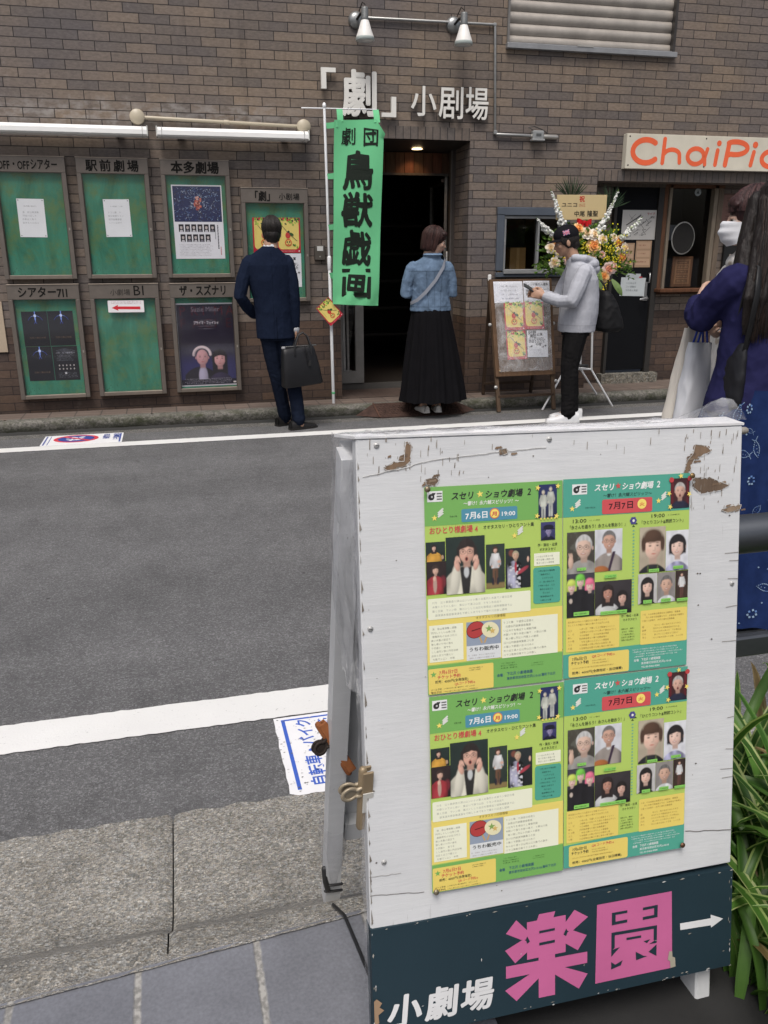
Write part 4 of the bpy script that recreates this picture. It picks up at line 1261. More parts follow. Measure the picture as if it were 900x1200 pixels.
class Paint:
 """A small printed photograph: soft shapes with their own modelling and grain, laid down as a fine grid of ink cells."""
 def __init__(self,ny,asp,top,bot,seed=0,mott=0.12):
  self.ny,self.nx=ny,max(6,int(round(ny*asp)))
  self.asp=asp
  self.g=np.random.RandomState(seed)
  self.y,self.x=np.meshgrid((np.arange(self.ny)+0.5)/self.ny,(np.arange(self.nx)+0.5)/self.nx*asp,indexing='ij')
  k=self.y[...,None]
  self.a=np.array(top)*(1-k)+np.array(bot)*k
  self.a=self.a*(1+mott*(self.noise(7)-0.5)[...,None]*2)
 def noise(self,n,m=None):
  m=m or n
  q=self.g.rand(n+2,m+2)
  yy=self.y*n; xx=self.x/self.asp*m
  i,j=yy.astype(int),xx.astype(int); fy,fx=yy-i,xx-j
  fy=fy*fy*(3-2*fy); fx=fx*fx*(3-2*fx)
  return (q[i,j]*(1-fx)+q[i,j+1]*fx)*(1-fy)+(q[i+1,j]*(1-fx)+q[i+1,j+1]*fx)*fy
 def put(self,m,col):
  m=np.clip(m,0,1)[...,None]
  self.a=self.a*(1-m)+(np.array(col)if np.ndim(col)<3 else col)*m
 def ell(self,cx,cy,rx,ry,col,soft=0.14,rot=0.0,sh=0.0,op=1.0):
  dx,dy=self.x-cx,self.y-cy
  c,s=math.cos(rot),math.sin(rot)
  u,v=(dx*c+dy*s)/rx,(-dx*s+dy*c)/ry
  d=np.sqrt(u*u+v*v)
  k=1+sh*(-0.45*u-0.35*v-0.5*np.clip(d,0,1.2)**2+0.2)
  self.put(np.clip((1-d)/soft,0,1)*op,np.array(col)*k[...,None])
 def body(self,cx,y0,w,col,open_=0.0,col2=None,folds=0.25):
  t=np.abs(self.x-cx)/w
  m=np.clip((self.y-(y0+0.16*w/0.3*np.clip(t,0,1.4)**2.2))/0.03,0,1)*np.clip((1.02-t)/0.06,0,1)
  k=1+folds*(self.noise(5,6)-0.5)*2-0.35*t**2-0.15*(self.x-cx)/w
  self.put(m,np.array(col)*k[...,None])
  if open_:self.put(m*np.clip((open_*(1.15-(self.y-y0))-t)/0.05,0,1),np.array(col2)*k[...,None])
 def face(self,cx,cy,s,skin,hair,style='short',look=0.0,glasses=False,mouth='line'):
  sk,hr=np.array(skin),np.array(hair)
  e=self.ell
  st=(0.75+0.5*self.noise(5,26))[...,None]
  if style in ('bob','long'):
   e(cx,cy-0.12*s,0.95*s,1.08*s,hr*st,0.10,sh=0.5)
   L=2.0 if style=='long' else 0.80
   self.put(np.clip((0.94*s-np.abs(self.x-cx))/(0.12*s),0,1)*np.clip((self.y-cy+0.2*s)/(0.2*s),0,1)*np.clip((cy+L*s-self.y)/(0.2*s),0,1),hr*st)
  self.put(np.clip((0.34*s-np.abs(self.x-cx))/(0.1*s),0,1)*np.clip((self.y-cy)/(0.3*s),0,1)*np.clip((cy+1.35*s-self.y)/(0.2*s),0,1),sk*0.68)
  if style=='short':e(cx,cy-0.22*s,0.80*s,0.86*s,hr*st,0.12,sh=0.4)
  for q in (-1,1):e(cx+q*0.70*s-look*0.2*s,cy+0.08*s,0.10*s,0.20*s,sk*0.75,0.3)
  e(cx,cy+0.04*s,0.69*s,0.93*s,sk,0.12,sh=0.55)
  for q in (-1,1):e(cx+(q*0.40+look*0.1)*s,cy+0.30*s,0.24*s,0.22*s,sk*np.array((1.05,0.86,0.84)),1.0,op=0.55)
  e(cx+look*0.1*s,cy-0.45*s,0.42*s,0.22*s,np.minimum(sk*1.18,0.8),1.0,op=0.6)
  for q in (-1,1):
   ex=cx+(q*0.29+look*0.16)*s
   e(ex,cy-0.04*s,0.20*s,0.15*s,sk*0.62,0.9,op=0.75)
   e(ex,cy-0.01*s,0.12*s,0.055*s,(0.05,0.04,0.035),0.6)
   e(ex,cy-0.21*s,0.19*s,0.05*s,np.minimum(hr*0.8+0.02,sk*0.5),0.8,op=0.85)
   if glasses:
    d=np.sqrt(((self.x-ex)/(0.24*s))**2+((self.y-cy)/(0.17*s))**2)
    self.put(np.clip(1-np.abs(d-1)/0.20,0,1)*0.8,(0.07,0.065,0.06))
  e(cx+(0.10+look*0.2)*s,cy+0.20*s,0.09*s,0.22*s,sk*0.70,0.9,op=0.7); e(cx+(look*0.2-0.02)*s,cy+0.14*s,0.05*s,0.20*s,np.minimum(sk*1.2,0.8),0.9,op=0.6); e(cx+look*0.2*s,cy+0.33*s,0.13*s,0.05*s,sk*0.5,0.9,op=0.7)
  mx=cx+look*0.14*s
  if mouth=='open':e(mx,cy+0.58*s,0.19*s,0.24*s,sk*np.array((0.8,0.5,0.5)),0.3); e(mx,cy+0.58*s,0.13*s,0.18*s,(0.06,0.02,0.02),0.4)
  elif mouth=='smile':e(mx,cy+0.52*s,0.28*s,0.11*s,sk*np.array((0.72,0.42,0.42)),0.4); e(mx,cy+0.51*s,0.20*s,0.05*s,(0.62,0.58,0.54),0.5)
  else:e(mx,cy+0.55*s,0.24*s,0.075*s,sk*np.array((0.75,0.42,0.42)),0.6)
  e(cx,cy+0.92*s,0.4*s,0.14*s,sk*0.6,0.9,op=0.5)
  if style in ('bob','long','fringe'):
   top=np.sqrt(((self.x-cx)/(0.80*s))**2+((self.y-cy+0.16*s)/(0.98*s))**2)
   edge=cy-0.36*s+0.30*s*np.abs(self.x-cx-0.1*s)/s+0.05*s*(self.noise(3,18)-0.5)
   self.put(np.clip((1.0-top)/0.08,0,1)*np.clip((edge-self.y)/(0.10*s),0,1),hr*st)
   for q in (-1,1):self.put(np.clip((np.abs(self.x-cx)-(0.56+0.05*q*look)*s)/(0.08*s),0,1)*np.clip((0.90*s-np.abs(self.x-cx))/(0.1*s),0,1)*np.clip((self.y-cy+0.5*s)/(0.2*s),0,1)*np.clip((cy+0.45*s-self.y)/(0.25*s),0,1)*(self.x*q>cx*q),hr*st*0.9)
  elif style=='short':
   edge=cy-0.52*s+0.45*s*np.clip(np.abs(self.x-cx)/s-0.25,0,1)+0.06*s*(self.noise(3,14)-0.5)
   top=np.sqrt(((self.x-cx)/(0.76*s))**2+((self.y-cy+0.14*s)/(0.98*s))**2)
   self.put(np.clip((1.0-top)/0.1,0,1)*np.clip((edge-self.y)/(0.12*s),0,1),hr*st)
 def figure(self,cx,y0,h,top,bottom,skin,hair,style='bob',legs=True):
  s=0.075*h
  t=np.abs(self.x-cx)
  if legs:self.put(np.clip((1.05*s-t)/(0.2*s),0,1)*np.clip(t/(0.12*s)-0.3+(self.y<y0+0.62*h)*3,0,1)*np.clip((self.y-y0-0.5*h)/0.02,0,1)*np.clip((y0+0.97*h-self.y)/0.02,0,1),np.array(bottom)*(0.7+0.6*self.noise(6,8))[...,None])
  self.put(np.clip((1.45*s-t)/(0.3*s),0,1)*np.clip((self.y-y0-0.17*h)/0.02,0,1)*np.clip((y0+0.56*h-self.y)/0.02,0,1),np.array(top)*(0.7+0.6*self.noise(7,6))[...,None])
  for q in (-1,1):self.ell(cx+q*1.5*s,y0+0.36*h,0.42*s,0.15*h,np.array(top)*0.8,0.3,rot=-0.15*q); self.ell(cx+q*1.2*s,y0+0.50*h,0.35*s,0.40*s,skin,0.4)
  self.face(cx,y0+0.10*h,s,skin,hair,style)
 def onto(self,f,x0,y0,x1,y1,layer):
  a=np.clip(self.a*(1+0.05*(self.g.rand(self.ny,self.nx,1)-0.5)),0.004,0.8)
  p=np.pad(a,((1,1),(1,1),(0,0)),'edge')
  a=0.5*a+0.125*(p[:-2,1:-1]+p[2:,1:-1]+p[1:-1,:-2]+p[1:-1,2:])
  a=a*0.93+a.mean(axis=2,keepdims=True)*0.05+0.008
  d=f._d(layer); nx,ny=self.nx,self.ny
  vs=[f.fr(f.X(x0+(x1-x0)*i/nx),f.Y(y0+(y1-y0)*j/ny),d)for j in range(ny+1)for i in range(nx+1)]
  fs=[(j*(nx+1)+i,(j+1)*(nx+1)+i,(j+1)*(nx+1)+i+1,j*(nx+1)+i+1)for j in range(ny)for i in range(nx)]
  f.mb.add(vs,fs,[tuple(c)for c in a.reshape(-1,3).tolist()])
def photo(f,x0,y0,x1,y1,layer,ny,top,bot,seed):
 p=Paint(ny,(x1-x0)*FW_/((y1-y0)*FH_),top,bot,seed)
 p.box=(x0,y0,x1,y1,layer)
 return p
def logo(f,x0,y0,x1,y1,L):
 f.r(x0,y0,x1,y1,(0.74,0.75,0.74),L)
 w=x1-x0; k=FW_/FH_
 cy=(y0+y1)/2
 f.e(x0+w*0.27,cy+0.002,w*0.20,w*0.20,(0.03,0.03,0.03),L+1)
 f.e(x0+w*0.30,cy+0.001,w*0.07,w*0.07,(0.5,0.5,0.5),L+2,n=10)
 f.p([(x0+w*0.30,y0+0.008),(x0+w*0.56,y0+0.008),(x0+w*0.46,y0+0.020),(x0+w*0.34,cy)],(0.03,0.03,0.03),L+1)
 for i in range(3):f.r(x0+w*0.62,y0+0.009+i*0.013,x0+w*0.95,y0+0.015+i*0.013,(0.12,0.12,0.12),L+1)
def comet(f,x,y,L,flip=1):
 for i in range(3):
  f.p([(x+0.02*flip,y-0.006-0.009*i),(x+0.058*flip,y-0.024-0.011*i),(x+0.066*flip,y-0.018-0.011*i),(x+0.03*flip,y-0.001-0.009*i)],(0.66,0.68,0.62),L)
 f.star(f.X(x),f.Y(y),0.0046,STARY,L+1)
def flyer_day1():
 f=Fly()
 f.r(0,0,1,1,LIME,0)
 f.r(0,0,1,0.183,HG,1)
 f.r(0,0.622,1,0.852,YEL,1)
 f.r(0,0.856,1,1.0,HG,1)
 logo(f,0.020,0.020,0.127,0.070,2)
 f.t('スセリ',0.185,0.066,0.350,0.040,INK,2,bold=0.030,shear=0.18)
 f.star(f.X(0.392),f.Y(0.045),0.0052,STARY,2,rot=0.15)
 f.t('ショウ劇場',0.425,0.066,0.700,0.040,INK,2,bold=0.030,shear=0.18)
 f.t('2',0.735,0.062,0.765,0.045,INK,2,bold=0.02,shear=0.15)
 f.t('～響け！永六輔スピリッツ！～',0.272,0.096,0.672,0.022,(0.74,0.76,0.70),2,bold=0.02,shear=0.15)
 f.rr(0.258,0.112,0.662,0.174,0.0025,PILLB,2)
 f.t('7月6日',0.285,0.160,0.452,0.036,(0.76,0.78,0.78),3,bold=0.03)
 f.e(0.496,0.141,0.036,0.036,ORG,3); f.e(0.496,0.141,0.030,0.030,STARY,4); f.t('月',0.474,0.152,0.518,0.022,RED,5,bold=0.03)
 f.t('19:00',0.548,0.155,0.648,0.028,(0.76,0.78,0.78),3,bold=0.03)
 f.sm(0.175,0.136,0.24,0.150,1,INK,2,3)
 comet(f,0.068,0.146,2)
 # two men in white, framed by stars
 p=photo(f,0.818,0.016,0.957,0.178,3,64,(0.02,0.03,0.12),(0.012,0.014,0.05),1)
 for cx,y0 in ((0.16,0.14),(0.40,0.05)):p.figure(cx,y0,0.95,(0.46,0.48,0.42),(0.44,0.46,0.42),(0.55,0.50,0.40),(0.30,0.29,0.27),'short')
 p.onto(f,*p.box)
 for x,y in ((0.812,0.03),(0.962,0.026),(0.806,0.166),(0.952,0.172)):f.star(f.X(x),f.Y(y),0.0044,STARY,8,rot=x*9)
 for k in range(5):f.star(f.X(0.835+0.026*k),f.Y(0.181),0.0022,STARY,8)
 p=photo(f,0.836,0.199,0.944,0.288,3,44,(0.05,0.05,0.16),(0.03,0.03,0.10),2)
 p.body(0.44,0.74,0.40,(0.010,0.010,0.03)); p.face(0.46,0.52,0.24,(0.26,0.23,0.40),(0.02,0.02,0.05),'plain',0.5,True); p.ell(0.45,0.28,0.32,0.14,(0.010,0.010,0.025)); p.ell(0.45,0.38,0.42,0.05,(0.008,0.008,0.02)); p.onto(f,*p.box)
 f.t('おひとり様劇場 4',0.028,0.222,0.375,0.036,RED,2,bold=0.02)
 f.t('オオタスセリ・ひとりコント集',0.412,0.214,0.786,0.021,INK,2,bold=0.008)
 comet(f,0.640,0.255,2)
 DG,DG2=(0.020,0.034,0.030),(0.014,0.022,0.020)
 p=photo(f,0.003,0.259,0.139,0.352,2,48,DG,DG2,3); p.body(0.44,0.50,0.40,(0.62,0.32,0.04)); p.face(0.43,0.30,0.16,SK,(0.03,0.02,0.02),'long'); p.body(0.44,0.62,0.40,(0.62,0.32,0.04)); p.ell(0.88,0.80,0.07,0.12,(0.40,0.26,0.17)); p.onto(f,*p.box)
 p=photo(f,0.003,0.353,0.150,0.511,2,66,(0.030,0.018,0.018),(0.018,0.012,0.012),4); p.ell(0.52,0.62,0.12,0.22,(0.16,0.02,0.03),0.4); p.body(0.28,0.42,0.26,(0.34,0.03,0.04)); p.ell(0.27,0.70,0.07,0.30,(0.45,0.30,0.24),0.3); p.face(0.29,0.26,0.14,SK,(0.05,0.03,0.025),'bob'); p.ell(0.26,0.52,0.06,0.10,SK,0.3,sh=0.4); p.onto(f,*p.box)
 # the woman calling out, hands by her mouth
 p=photo(f,0.143,0.242,0.421,0.517,4,104,DG,DG2,5)
 p.body(0.36,0.50,0.36,(0.58,0.56,0.46),0.30,(0.022,0.021,0.020)); p.ell(0.37,0.62,0.055,0.12,(0.5,0.52,0.52),0.3)
 p.face(0.38,0.27,0.215,(0.62,0.36,0.27),(0.030,0.022,0.020),'fringe',-0.2,True,'open'); p.ell(0.56,0.46,0.035,0.26,(0.03,0.022,0.02),0.4)
 for q in (-1,1):
  cx=0.375+q*0.165
  p.ell(cx+q*0.045,0.76,0.095,0.34,(0.56,0.54,0.45),0.25,rot=-0.10*q,sh=0.5)
  p.ell(cx+q*0.01,0.50,0.055,0.12,(0.60,0.34,0.26),0.25,rot=0.25*q,sh=0.5)
  for k in range(4):p.ell(cx-q*(0.035-0.022*k),0.385+0.012*abs(k-1.5),0.015,0.075,(0.64,0.38,0.29),0.4,rot=(0.30-0.08*k)*q,sh=0.6)
 p.onto(f,*p.box)
 p=photo(f,0.430,0.289,0.566,0.504,3,84,(0.030,0.046,0.036),(0.020,0.030,0.024),6); p.put(np.clip((p.y-0.86)/0.03,0,1),(0.22,0.16,0.06)); p.figure(0.22,0.04,0.92,(0.58,0.58,0.58),(0.14,0.07,0.04),SK,(0.07,0.03,0.02)); p.ell(0.16,0.84,0.035,0.10,(0.02,0.02,0.03),0.3); p.ell(0.28,0.84,0.035,0.10,(0.02,0.02,0.03),0.3); p.ell(0.31,0.40,0.05,0.04,SK,0.3); p.onto(f,*p.box)
 p=photo(f,0.571,0.315,0.757,0.512,3,80,(0.020,0.026,0.028),(0.012,0.014,0.016),7); p.ell(0.16,0.12,0.09,0.10,(0.18,0.06,0.04),0.4)
 p.body(0.24,0.30,0.19,(0.20,0.20,0.26),folds=1.6); p.put(np.clip((0.17-np.abs(p.x-0.24))/0.02,0,1)*np.clip((p.y-0.40)/0.05,0,1)*np.clip((p.noise(20,9)-0.52)*9,0,1),(0.56,0.56,0.60)); p.ell(0.27,0.48,0.035,0.16,(0.40,0.03,0.05),0.3)
 p.ell(0.46,0.56,0.20,0.055,(0.34,0.04,0.06),0.25,rot=-0.55,sh=0.5); p.ell(0.60,0.30,0.035,0.085,SK,0.3,sh=0.5); p.face(0.27,0.19,0.115,(0.50,0.32,0.22),(0.36,0.33,0.22),'short',0.4); p.onto(f,*p.box)
 # credits and the small print
 f.t('作・演出・出演',0.812,0.318,0.960,0.017,INK,2,bold=0.01); f.t('オオタスセリ',0.825,0.340,0.950,0.017,INK,2,bold=0.01)
 f.rr(0.784,0.350,0.978,0.412,0.001,CREAM,2); f.sm(0.795,0.358,0.968,0.405,3,(0.32,0.33,0.28),3,4)
 f.rr(0.778,0.420,0.982,0.600,0.004,TEALC,2)
 for k,s in enumerate((0.86,0.55,0.66,0.72,0.86,0.62,0.4,0.58,0.6)):
  f.sm(0.88-s*0.085,0.430+k*0.0183,0.88+s*0.085,0.445+k*0.0183,1,(0.018,0.05,0.045),3,20+k,fill=1.0)
 f.rr(0.010,0.530,0.757,0.632,0.002,CREAM,2); f.sm(0.04,0.540,0.735,0.622,4,(0.34,0.35,0.30),3,5,fill=0.62)
 f.t('オオタスセリ応援情報',0.350,0.648,0.570,0.015,rgb(120,100,30),2)
 f.r(0.016,0.660,0.258,0.840,CREAM,2); f.sm(0.028,0.668,0.248,0.835,9,(0.36,0.36,0.31),3,6,fill=0.6)
 f.r(0.541,0.660,0.962,0.856,CREAM,2); f.sm(0.552,0.668,0.950,0.850,9,(0.36,0.36,0.31),3,7,fill=0.55)
 f.r(0.281,0.660,0.534,0.778,rgb(138,152,172),2); f.r(0.281,0.778,0.534,0.850,(0.66,0.68,0.68),2)
 f.ell(f.X(0.348),f.Y(0.700),0.0135,0.0115,rgb(178,38,36),4,rot=0.4); f.ell(f.X(0.348),f.Y(0.700),0.0142,0.0122,(0.04,0.02,0.02),3,rot=0.4); f.line([(f.X(0.318),f.Y(0.703)),(f.X(0.385),f.Y(0.694))],0.0012,(0.10,0.02,0.02),5)
 f.ell(f.X(0.455),f.Y(0.706),0.0135,0.0115,rgb(222,214,168),4,rot=-0.4); f.star(f.X(0.445),f.Y(0.700),0.006,rgb(120,160,60),5); f.star(f.X(0.470),f.Y(0.712),0.005,rgb(206,170,70),6)
 for x0,x1 in ((0.375,0.395),(0.430,0.412)):f.line([(f.X(x0),f.Y(0.735)),(f.X(x1),f.Y(0.768))],0.0024,rgb(190,150,80),3)
 f.t('うちわ販売中',0.296,0.806,0.520,0.022,INK,3,bold=0.02); f.sm(0.29,0.818,0.52,0.846,2,(0.35,0.33,0.33),3,9)
 f.rr(0.004,0.872,0.476,1.0-0.003,0.002,YBOX,2)
 f.star(f.X(0.040),f.Y(0.900),0.0048,HG,3)
 f.t('7月6日7日',0.080,0.902,0.215,0.021,RED,3,bold=0.02); f.t('チケット予約',0.066,0.926,0.235,0.021,RED,3,bold=0.02)
 f.t('前売：4000円(全席指定)',0.050,0.945,0.290,0.016,INK,3,bold=0.015); f.t('QRコード予約→',0.190,0.964,0.342,0.017,RED,3,bold=0.012)
 f.t('メール予約',0.018,0.981,0.098,0.012,INK,3); f.sm(0.11,0.969,0.34,0.981,1,INK,3,12,fill=1); f.t('電話予約',0.018,0.995,0.098,0.012,INK,3); f.sm(0.11,0.984,0.36,0.995,1,INK,3,13,fill=1)
 f.sm(0.295,0.882,0.41,0.902,2,INK,3,14); f.sm(0.530,0.876,0.660,0.912,3,(0.02,0.06,0.02),2,15,fill=0.9); f.sm(0.76,0.890,0.87,0.912,2,(0.03,0.09,0.02),2,16,size=0.5)
 BLU=rgb(30,84,120)
 f.t('会場',0.502,0.948,0.545,0.017,BLU,2,bold=0.02); f.t('下北沢 小劇場楽園',0.575,0.945,0.770,0.018,BLU,2,bold=0.015); f.t('東京都世田谷区北沢2-10-18 藤和下北沢',0.575,0.968,0.945,0.016,BLU,2,bold=0.015)
 return f
def flyer_day2():
 f=Fly()
 f.r(0,0,1,1,LIME,0)
 f.r(0,0,1,0.187,TEALC,1)
 f.p([(0,0.878),(0.2,0.872),(0.5,0.866),(1,0.862),(1,1),(0,1)],TEALC,1)
 logo(f,0.068,0.027,0.182,0.078,2)
 WH=(0.76,0.78,0.76)
 f.t('スセリ',0.235,0.066,0.395,0.038,WH,2,bold=0.035,shear=0.18)
 f.star(f.X(0.423),f.Y(0.045),0.0052,RED,2,rot=0.1)
 f.t('ショウ劇場',0.450,0.066,0.700,0.038,WH,2,bold=0.035,shear=0.18)
 f.t('2',0.728,0.063,0.758,0.044,WH,2,bold=0.025,shear=0.15)
 f.t('～響け！永六輔スピリッツ～',0.305,0.100,0.690,0.021,(0.02,0.05,0.05),2,bold=0.012,shear=0.12)
 f.rr(0.298,0.110,0.695,0.183,0.003,rgb(208,60,66,GA),2)
 f.t('7月7日',0.350,0.160,0.550,0.040,(0.05,0.015,0.02),3,bold=0.02)
 f.e(0.612,0.142,0.036,0.036,STARY,3); f.t('火',0.590,0.153,0.634,0.022,ORG,4,bold=0.02)
 f.sm(0.168,0.138,0.255,0.152,1,(0.02,0.06,0.06),2,3)
 comet(f,0.068,0.146,2); comet(f,0.745,0.132,2)
 # laughing man on red curtains
 p=photo(f,0.842,0.024,0.996,0.176,3,64,(0.14,0.012,0.02),(0.09,0.008,0.014),11); p.put(np.clip((0.26-np.abs(p.x-0.36))/0.03,0,1),(0.05,0.014,0.016)); p.body(0.36,0.72,0.36,(0.018,0.020,0.045)); p.face(0.355,0.42,0.27,(0.56,0.34,0.26),(0.42,0.40,0.38),'short',0.0,False,'open'); p.onto(f,*p.box)
 for x,y in ((0.845,0.03),(0.994,0.026)):f.e(x,y,0.02,0.02,rgb(190,40,44),9,n=8)
 for x,y in ((0.920,0.012),(0.826,0.098),(0.836,0.166),(0.990,0.106)):f.star(f.X(x),f.Y(y),0.0045,STARY,10,rot=x*7)
 f.t('13:00',0.072,0.217,0.180,0.026,INK,2,bold=0.006); f.sm(0.200,0.203,0.290,0.214,1,INK,2,5,fill=1)
 f.t('「永さんを語ろう！永さんを歌おう！」',0.035,0.248,0.500,0.021,INK,2,bold=0.008)
 f.t('19:00',0.690,0.216,0.800,0.026,INK,2,bold=0.006); f.sm(0.820,0.201,0.920,0.212,1,INK,2,6,fill=1)
 f.t('「ひとりコント&朗読コント」',0.596,0.247,0.968,0.021,INK,2,bold=0.008)
 for k in range(6):f.ell(f.X(0.545)+0.0034*math.cos(k*R(60)),f.Y(0.224)+0.0034*math.sin(k*R(60)),0.0026,0.0026,PURP,2+k%3,n=9)
 f.e(0.545,0.224,0.010,0.010,(0.75,0.75,0.7),5,n=8)
 for x,y in ((0.572,0.240),(0.548,0.252)):f.p([(x-0.012,y+0.004),(x,y-0.006),(x+0.012,y+0.004)],(0.05,0.10,0.03),2)
 for k in range(24):f.e(0.549,0.275+k*0.0165,0.008,0.006,rgb(96,170,140),2,n=7)
 GT=rgb(120,200,60)
 def tag_(x0,y0,x1,y1,L,seed):f.r(x0,y0,x1,y1,GT,L); f.sm(x0+0.006,y0+0.004,x1-0.006,y1-0.004,1,INK,L+1,seed,fill=1)
 # 13:00 pictures
 p=photo(f,0.028,0.262,0.241,0.470,3,80,(0.070,0.064,0.048),(0.045,0.040,0.032),12); p.put(np.clip((p.noise(16,14)-0.55)*5,0,1)*(p.x<0.36),(0.10,0.10,0.08)); p.body(0.42,0.66,0.42,(0.30,0.29,0.27)); p.face(0.44,0.38,0.29,(0.60,0.42,0.33),(0.50,0.50,0.49),'short',-0.5,True,'smile'); p.ell(0.10,0.72,0.075,0.19,(0.56,0.38,0.29),0.25,sh=0.6)
 for k in range(3):p.ell(0.06+0.035*k,0.55,0.018,0.07,(0.58,0.40,0.30),0.4,rot=-0.2)
 p.onto(f,*p.box)
 p=photo(f,0.243,0.258,0.459,0.470,3,80,(0.60,0.61,0.64),(0.52,0.53,0.57),13); p.body(0.36,0.54,0.36,(0.34,0.30,0.27)); p.ell(0.37,0.58,0.07,0.07,(0.62,0.62,0.62),0.4); p.face(0.37,0.28,0.235,(0.52,0.31,0.23),(0.17,0.165,0.16),'short',0.1,True,'smile'); p.put(np.clip((0.045-np.abs(p.x-0.50+0.30*(p.y-0.55)))/0.02,0,1)*(p.y>0.54),(0.040,0.020,0.045)); p.ell(0.16,0.97,0.22,0.12,(0.36,0.12,0.03),0.2,sh=0.5); p.onto(f,*p.box)
 tag_(0.100,0.440,0.170,0.455,12,31); tag_(0.315,0.487,0.410,0.503,12,32)
 p=photo(f,0.026,0.470,0.242,0.690,4,84,(0.050,0.046,0.060),(0.026,0.024,0.034),14)
 for cx,cy,hc in ((0.12,0.30,(0.52,0.62,0.10)),(0.335,0.19,(0.16,0.52,0.06)),(0.57,0.30,(0.72,0.15,0.26))):
  p.body(cx,cy+0.16,0.21,(0.015,0.014,0.017)); p.face(cx,cy,0.135,(0.66,0.46,0.40),hc,'bob',0.0,False,'smile'); p.ell(cx,cy-0.10,0.13,0.10,hc,0.4,sh=0.7)
 p.ell(0.10,0.62,0.05,0.07,(0.5,0.42,0.36),0.4); p.onto(f,*p.box)
 p=photo(f,0.244,0.520,0.536,0.690,5,70,(0.040,0.034,0.038),(0.022,0.018,0.020),15); p.body(0.40,0.62,0.38,(0.56,0.56,0.56)); p.face(0.42,0.35,0.225,(0.44,0.22,0.16),(0.026,0.018,0.018),'long',0.0,False,'smile'); p.body(0.40,0.74,0.36,(0.58,0.58,0.58)); p.body(0.92,0.78,0.26,(0.015,0.015,0.017)); p.face(0.90,0.53,0.20,(0.56,0.35,0.28),(0.018,0.014,0.014),'bob',-0.2); p.onto(f,*p.box)
 tag_(0.075,0.662,0.195,0.682,12,33); tag_(0.285,0.672,0.495,0.690,12,34)
 # 19:00 pictures
 p=photo(f,0.596,0.262,0.806,0.494,4,92,(0.46,0.40,0.30),(0.38,0.32,0.24),16); p.body(0.32,0.80,0.34,(0.022,0.022,0.026)); p.face(0.33,0.42,0.315,(0.68,0.46,0.36),(0.095,0.050,0.030),'fringe',0.35); p.ell(0.33,0.20,0.26,0.17,(0.085,0.045,0.028),0.3,sh=0.6)
 for q in (-1,1):p.ell(0.33+q*0.235,0.36,0.06,0.20,(0.075,0.040,0.026),0.4); p.ell(0.33+q*0.12,0.93,0.025,0.13,(0.10,0.12,0.04),0.5)
 p.onto(f,*p.box)
 p=photo(f,0.809,0.288,0.996,0.494,4,84,(0.66,0.67,0.70),(0.60,0.61,0.66),17); p.body(0.32,0.76,0.32,(0.36,0.36,0.52),folds=0.6); p.face(0.33,0.40,0.27,(0.70,0.49,0.41),(0.020,0.016,0.018),'bob',-0.6,False,'smile'); p.onto(f,*p.box)
 tag_(0.668,0.476,0.752,0.492,12,35); tag_(0.868,0.470,0.950,0.486,12,36)
 p=photo(f,0.588,0.500,0.742,0.655,5,66,(0.52,0.51,0.50),(0.46,0.45,0.44),18); p.face(0.34,0.42,0.27,(0.68,0.46,0.37),(0.020,0.016,0.016),'long'); p.body(0.34,0.84,0.30,(0.022,0.020,0.022)); p.onto(f,*p.box)
 p=photo(f,0.744,0.500,0.892,0.655,5,66,(0.27,0.25,0.235),(0.22,0.205,0.195),19); p.body(0.36,0.76,0.34,(0.66,0.67,0.69)); p.face(0.34,0.41,0.29,(0.54,0.34,0.25),(0.14,0.135,0.13),'short',0.0,False,'smile'); p.onto(f,*p.box)
 p=photo(f,0.894,0.498,0.996,0.655,5,66,(0.036,0.020,0.018),(0.05,0.03,0.018),20); p.figure(0.23,0.04,0.92,(0.56,0.56,0.56),(0.09,0.04,0.03),SK,(0.05,0.03,0.02)); p.onto(f,*p.box)
 tag_(0.625,0.634,0.695,0.652,14,37); tag_(0.770,0.634,0.850,0.652,14,38); tag_(0.900,0.640,0.992,0.655,14,39)
 f.rr(0.022,0.694,0.442,0.866,0.002,YBOX,2); BR=rgb(160,130,45)
 f.sm(0.035,0.705,0.43,0.738,2,BR,3,41); f.sm(0.035,0.748,0.10,0.856,6,BR,3,42,fill=0.6); f.sm(0.125,0.744,0.43,0.860,7,BR,3,43)
 f.rr(0.612,0.690,0.996,0.868,0.002,YBOX,2); f.sm(0.625,0.702,0.98,0.752,3,BR,3,44); f.sm(0.625,0.766,0.69,0.84,4,BR,3,45,fill=0.6); f.sm(0.715,0.762,0.98,0.845,5,BR,3,46)
 f.t('作・構成・出演',0.456,0.715,0.596,0.015,INK,2); f.t('オオタスセリ',0.470,0.735,0.585,0.015,INK,2)
 f.sm(0.458,0.768,0.570,0.840,5,(0.03,0.04,0.02),2,47,fill=0.95)
 f.rr(0.042,0.884,0.522,0.997,0.003,YBOX,2)
 f.t('7月6日7日',0.068,0.912,0.186,0.019,INK,3,bold=0.015); f.t('チケット予約',0.060,0.934,0.200,0.019,INK,3,bold=0.02)
 f.t('QRコード予約→',0.225,0.906,0.410,0.017,RED,3,bold=0.015); f.sm(0.225,0.914,0.40,0.940,2,BR,3,48); f.sm(0.07,0.945,0.41,0.958,1,BR,3,49,fill=1)
 f.t('前売：4000円(全席指定・当日精算)',0.068,0.983,0.470,0.016,INK,3,bold=0.018)
 f.sm(0.550,0.884,0.972,0.934,4,WH,2,50,fill=0.8)
